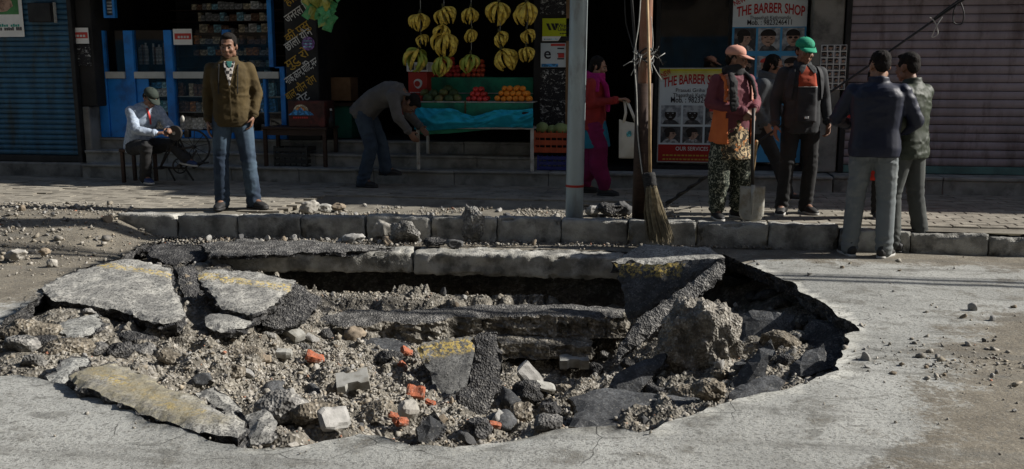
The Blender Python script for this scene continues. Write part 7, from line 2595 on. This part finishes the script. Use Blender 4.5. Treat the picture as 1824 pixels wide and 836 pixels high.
p.patch('polo_shirt', 'polo_red', [(-.062, .055, 1.43), (-.085, .08, 1.34), (-.09, .09, 1.235)], thick=.007)
p.patch('lower_shirt', 'jacket_black', [(-.09, .09, 1.232), (-.10, .10, 1.1), (-.10, .105, .90)], thick=.007)
p.patch('white_stripe', 'sole_white', [(-.09, .09, 1.240), (-.09, .09, 1.234)], thick=.010, nsub=2)
for sgn in (-1, 1):
    p.patch('collar_flap', 'jacket_charcoal', [(sgn * .03 - .028, sgn * .03 + .028, 1.44), (sgn * .055 - .03, sgn * .055 + .03, 1.40), (sgn * .06 - .004, sgn * .06 + .004, 1.36)], thick=.013)
p.patch('backpack_strap', 'jacket_black', [(.105, .15, 1.44), (.115, .165, 1.36), (.13, .175, 1.24), (.14, .18, 1.12)], thick=.012)
p.patch('backpack_strap', 'jacket_black', [(-.15, -.105, 1.44), (-.165, -.115, 1.36), (-.175, -.13, 1.24), (-.18, -.14, 1.12)], thick=.012)
p.patch('belt_buckle', 'metal_bright', [(-.02, .022, .955), (-.02, .022, .935)], thick=.012)

# --- person in grey hoodie walking behind
p = Person((.90, 9.85, .2), R(82), 1.50, 'dark haired person in a grey hoodie walking right behind the green capped man')
p.set(head=(0, -.14, 1.54), nek=(0, -.085, 1.40), che=(0, -.05, 1.23), wai=(0, -.02, 1.05), shA=(-.175, -.05, 1.35), shB=(.175, -.08, 1.35), elA=(-.22, .04, 1.10), wrA=(-.2, -.08, .90), elB=(.22, -.15, 1.10), wrB=(.19, -.30, .98),
      knA=(-.09, -.20, .52), anA=(-.10, -.36, .12), knB=(.09, .10, .50), anB=(.10, .38, .14))
p.hd = (0, .25, 0)
p.body(); p.hair('long'); p.trousers('trouser_dark', .016, .008, .006, seed=41); p.shoes('shoe_black', 'sole_white')
p.jacket('hoodie_grey', 'hoodie', loose=.034, hem=.08, wrinkle=.009, seed=42)
mb = MB()
for k in range(3):
    mb.tube([Vector((.085 * math.cos(a), -.08 + .085 * math.sin(a), 1.40 + .024 * k + .02 * math.sin(a))) for a in np.linspace(0, 2 * math.pi, 25)[:-1]], .028, 8, closed=True)
p.add(mb, 'hood', 'hoodie_grey', .010, smooth=3, wrinkle=.006, wf=16, seed=43)
c, H = p.P('head'), p.headmat()
for s in (-1, 1):
    m = MB(); m.tube([c + H @ Vector((s * .030 + .019 * math.cos(a), -.104, -.004 + .015 * math.sin(a))) for a in np.linspace(0, 6.283, 15)[:-1]], .0022, 5, closed=True)
    m.tube([c + H @ Vector((s * .049, -.102, 0)), c + H @ Vector((s * .075, -.03, .0))], .002, 5)
    p.add(m, 'spectacles', 'metal_bright', rem=False)

# --- person in red half hidden behind the navy jacket
p = Person((1.80, 8.85, .2), R(-12), 1.34, 'person in bright red clothes hidden behind the man in the navy jacket')
p.set(shA=(-.165, .015, 1.385), shB=(.165, .015, 1.385), elA=(-.27, -.04, 1.16), wrA=(-.24, -.22, 1.10), elB=(.20, .0, 1.12), wrB=(.16, -.15, .95))
p.fat = .92
p.body('skin_dark'); p.hair('long'); p.trousers('trouser_dark', .014, .01, .006, seed=51); p.shoes('shoe_black', 'sole_white')
mb = MB()
p.torso(mb, .026, .0); p.arms(mb, .022)
mb.tube([(0, .0, .44), (0, .0, .75), (0, 0, .95), (0, -.01, 1.1)], [(.19, .15), (.18, .145), (.17, .135), (.15, .12)], 24, side=(1, 0, 0))
p.add(mb, 'red_dress', 'shirt_red', .012, smooth=4, wrinkle=.010, wf=9, seed=52)

# --- woman with magenta scarf and a tote bag
p = Person((-.80, 10.15, .2), R(84), 1.47, 'woman in red tunic and magenta scarf holding a white tote bag behind the grey pole')
p.set(elA=(-.21, .02, 1.12), wrA=(-.13, -.30, 1.17), elB=(.22, -.02, 1.13), wrB=(.14, -.27, 1.16), head=(0, -.045, 1.57), knA=(-.10, -.08, .49), anA=(-.11, -.16, .085), knB=(.10, .02, .49), anB=(.11, .12, .085))
p.hands['A'] = dict(dir=(.15, -.98, .12), palm=(0, 0, -1), curl=.7)
p.hands['B'] = dict(dir=(-.1, -.95, .2), palm=(0, 0, -1), curl=.6)
p.hd = (-.05, .22, 0)
p.body(); p.hair('long')
mb = MB()
for s in 'AB':
    mb.tube([p.P('hi' + s), p.P('kn' + s) + Vector((0, 0, .1)), p.P('kn' + s) - Vector((0, 0, .15)), p.P('an' + s) + Vector((0, 0, .08)), p.P('an' + s) - Vector((0, 0, .02))], [.115, .12, .115, .09, .07], 18)
p.add(mb, 'trousers', 'trouser_magenta', .012, smooth=4, wrinkle=.011, wf=9, seed=61)
p.shoes('shoe_black', 'shoe_black')
p.jacket('kurta_red', 'tunic', loose=.026, hem=.06, wrinkle=.008, seed=62, collar=False, hemr=.02)
mb = MB(); mb.tube([(0, -.02, .58), (0, -.01, .72), (0, 0, .86), (0, 0, .92)], [(.215, .19), (.20, .175), (.18, .155), (.16, .14)], 24, side=(1, 0, 0))
p.add(mb, 'skirt_panel', 'skirt_teal', .012, smooth=3, wrinkle=.010, wf=10, seed=63)
mb = MB()
for k in range(3):
    mb.tube([Vector((.095 * math.cos(a), -.01 + .09 * math.sin(a), 1.42 + .03 * k + .022 * math.sin(a + .5 * k))) for a in np.linspace(0, 2 * math.pi, 25)[:-1]], .033, 8, closed=True)
mb.tube([(-.09, -.06, 1.43), (-.12, -.16, 1.33), (-.12, -.185, 1.18), (-.115, -.19, 1.02)], [(.06, .025), (.07, .025), (.065, .022), (.05, .014)], 12, side=(.8, .6, 0))
mb.tube([(-.12, .0, 1.44), (-.17, -.03, 1.36), (-.19, -.05, 1.26)], [(.06, .03), (.07, .028), (.05, .02)], 12, side=(0, 1, 0))
p.add(mb, 'scarf', 'scarf_magenta', .010, smooth=2, wrinkle=.008, wf=16, seed=64)
hw = p.M @ Vector((-.11, -.385, 1.165))
BG = thing('tote_bag', 'white cloth tote bag with small green print held by the woman behind the pole', 'tote bag', (hw.x + .05, hw.y, .62))
bx, by_, bt = hw.x + .075, hw.y, Q(1100, 218, hw.y).z
bb = Q(1100, 282, hw.y).z
m = MB()
nu, nv = 12, 14
vs = []
for i in range(nv + 1):
    v = i / nv
    hwid = .125 + .015 * v
    th = .018 + .035 * math.sin(math.pi * min(1, v * 1.05)) * .9
    for sgn in (-1, 1):
        for j in range(nu + 1):
            u = j / nu * 2 - 1
            vs.append((bx + hwid * u + .02 * v, by_ + sgn * th * (1 - u * u) ** .5 + .006 * math.sin(u * 5 + v * 7), bt + (bb - bt) * v + .012 * u * u * (1 - v) - .02 * u * (1 - v)))
w_ = 2 * (nu + 1)
fs = []
for i in range(nv):
    for s_i in (0, 1):
        for j in range(nu):
            a0 = i * w_ + s_i * (nu + 1) + j
            fs.append((a0, a0 + 1, a0 + 1 + w_, a0 + w_) if s_i == 0 else (a0 + 1, a0, a0 + w_, a0 + 1 + w_))
for j in range(nu):
    a0 = nv * w_ + j
    fs.append((a0, a0 + 1, a0 + 1 + nu + 1, a0 + nu + 1))
m.add(vs, fs)
m.build('bag_body', 'bag_cloth', BG, smooth=True)
for sg, dy in ((-1, -.02), (1, .02)):
    m = MB(); m.tube([(bx - .075 + .0 * sg, by_ + dy, bt - .01), (bx - .055, by_ + dy * .8, bt + .10), (hw.x + .005, by_ + dy * .3, hw.z - .005), (hw.x + .03, by_ + dy * .3, hw.z - .005), (bx + .02, by_ + dy * .8, bt + .08), (bx + .06, by_ + dy, bt - .015)], [(.014, .004)] * 6, 8, side=(.9, .1, 0)); m.build('bag_strap', 'bag_cloth', BG, smooth=True)
m = MB(); m.add([(bx - .015 + .028 * math.cos(.45 * k), by_ - .056, bt - .12 + .035 * math.sin(.45 * k) * (1 + .2 * math.sin(k))) for k in range(14)], [tuple(range(14))]); m.build('green_print', 'box_teal', BG)

# --- bending man
p = Person((-3.40, 10.42, .2), R(88), 1.64, 'man in a dark grey shirt bending over beside the fruit stall')
p.set(pel=(0, .06, .90), wai=(0, -.06, 1.02), che=(0, -.24, 1.10), nek=(0, -.42, 1.10), head=(0, -.50, .985), shA=(-.18, -.37, 1.08), shB=(.18, -.37, 1.08), elA=(-.20, -.40, .84), wrA=(-.14, -.52, .66), elB=(.20, -.42, .84), wrB=(.12, -.58, .70),
      hiA=(-.09, .07, .87), hiB=(.09, .07, .87), knA=(-.10, -.04, .47), anA=(-.11, .07, .085), knB=(.10, -.10, .50), anB=(.11, -.14, .21))
p.hd = (0, 1.35, 0)
p.body('skin_dark'); p.hair('short'); p.trousers('denim', .022, .014, .008, seed=71); p.shoes('shoe_black', 'shoe_black')
p.jacket('shirt_grey', 'shirt', loose=.030, hem=.05, wrinkle=.009, seed=72, hemr=.006)

# --- seated grinder man
p = Person((-6.22, 10.34, .2), R(62), 1.55, 'seated man in a pale shirt and dark cap working at a foot driven grinding wheel')
S0 = -.40
p.set(pel=(0, .10, .50), wai=(0, .05, .66), che=(0, -.05, .84), nek=(0, -.14, 1.0), head=(0, -.24, 1.10), shA=(-.19, -.10, .95), shB=(.19, -.10, .95), elA=(-.23, -.24, .70), wrA=(-.07, -.44, .66), elB=(.23, -.26, .72), wrB=(.09, -.47, .70),
      hiA=(-.10, .06, .46), hiB=(.10, .06, .46), knA=(-.16, -.34, .50), anA=(-.13, -.22, .10), knB=(.16, -.42, .50), anB=(.20, -.64, .34))
p.toeA, p.toeB = (-.1, -.99, 0), (.2, -.9, -.1)
p.hands['A'] = dict(dir=(.5, -.8, .1), palm=(.4, 0, -.9), curl=.8)
p.hands['B'] = dict(dir=(-.4, -.9, .1), palm=(-.4, 0, -.9), curl=.8)
p.hd = (.05, .62, 0)
p.body('skin_dark'); p.hair('under_cap'); p.cap('cap_dark'); p.trousers('trouser_dark', .022, .012, .007, seed=81); p.shoes('shoe_blue', 'sole_white')
p.jacket('shirt_blue_white', 'shirt', loose=.028, hem=.05, wrinkle=.009, seed=82)
p.patch('lanyard', 'red_print', [(-.06, -.035, .97), (-.03, -.005, .86), (.01, .03, .76)], on='shirt', thick=.008)
TM = p.M
STL = thing('stool', 'low dark stool under the seated man', 'stool', TM @ Vector((0, .12, 0)))
c0 = TM @ Vector((0, .12, 0))
m = MB(); m.box(c0.x - .17, c0.x + .17, c0.y - .15, c0.y + .15, .2 + .37, .2 + .41, 0, .008); m.build('seat', 'wood_dark', STL)
for sx in (-.14, .14):
    for sy in (-.12, .12):
        m = MB(); m.box(c0.x + sx - .02, c0.x + sx + .02, c0.y + sy - .02, c0.y + sy + .02, .2, .569, 0, .004); m.build('leg', 'wood_dark', STL)
# pedal grinder
gy = 10.22
g = lambda px, py: Q(px, py, gy)
GR = thing('pedal_grinder', 'foot driven grinder with a dark grinding disc, large thin flywheel and small chain wheel', 'grinder', (g(335, 300).x, gy, .2))
def wheel(name, px, py, r, w, spokes, mat, rim_mat='rubber'):
    c = g(px, py)
    m = MB(); m.tube([c + Vector((r * math.cos(a), 0, r * math.sin(a))) for a in np.linspace(0, 6.2832, 41)[:-1]], w, 7, closed=True)
    o = m.build(name, rim_mat, GR, smooth=True)
    m = MB(); m.tube([c + Vector((0, -.03, 0)), c + Vector((0, .03, 0))], .022, 10); m.build('hub', mat, o)
    for k in range(spokes):
        a = 2 * math.pi * k / spokes + .2
        m = MB(); m.tube([c, c + Vector((r * math.cos(a), 0, r * math.sin(a)))], .004, 5); m.build('spoke', mat, o)
    return c
wheel('flywheel', 345, 262, .20, .012, 10, 'iron_dark')
wheel('chain_wheel', 320, 296, .085, .009, 6, 'iron_dark', 'iron_dark')
c = g(316, 237)
m = MB(); m.tube([c + Vector((0, -.075, 0)), c + Vector((0, -.072, 0)), c + Vector((0, -.035, 0)), c + Vector((0, -.032, 0))], [.082, .088, .088, .082], 28); dd = m.build('grinding_disc', 'iron_dark', GR, smooth=False)
m = MB(); m.tube([c + Vector((0, -.085, 0)), c + Vector((0, .06, 0))], .02, 12); m.build('axle', 'shovel_steel', dd)
for a_, b_ in (((316, 240), (345, 300)), ((296, 268), (345, 262)), ((282, 298), (330, 300)), ((330, 300), (350, 268)), ((300, 300), (312, 322)), ((330, 300), (345, 322)), ((316, 245), (285, 300)), ((345, 300), (362, 290)), ((300, 262), (285, 300))):
    m = MB(); m.tube([g(*a_), g(*b_)], .012, 8); m.build('frame_bar', 'iron_dark', GR, smooth=True)
m = MB(); c = g(325, 236); m.box(c.x + .03, c.x + .09, gy - .03, gy + .05, c.z - .06, c.z + .03, 0, .01); m.build('motor_guard', 'iron_dark', GR)
for px, py in ((362, 290), (283, 300)):
    c = g(px, py); m = MB(); m.box(c.x - .05, c.x + .05, gy - .05, gy + .05, c.z - .01, c.z + .008, 0, .004); m.build('pedal', 'rubber', GR)
m = MB(); c = g(325, 212); m.ell(c, (.025, .02, .04), 10, 8); m.build('oil_cup', 'metal_white', GR, smooth=True)
bpy.data.scenes.remove(TMP)
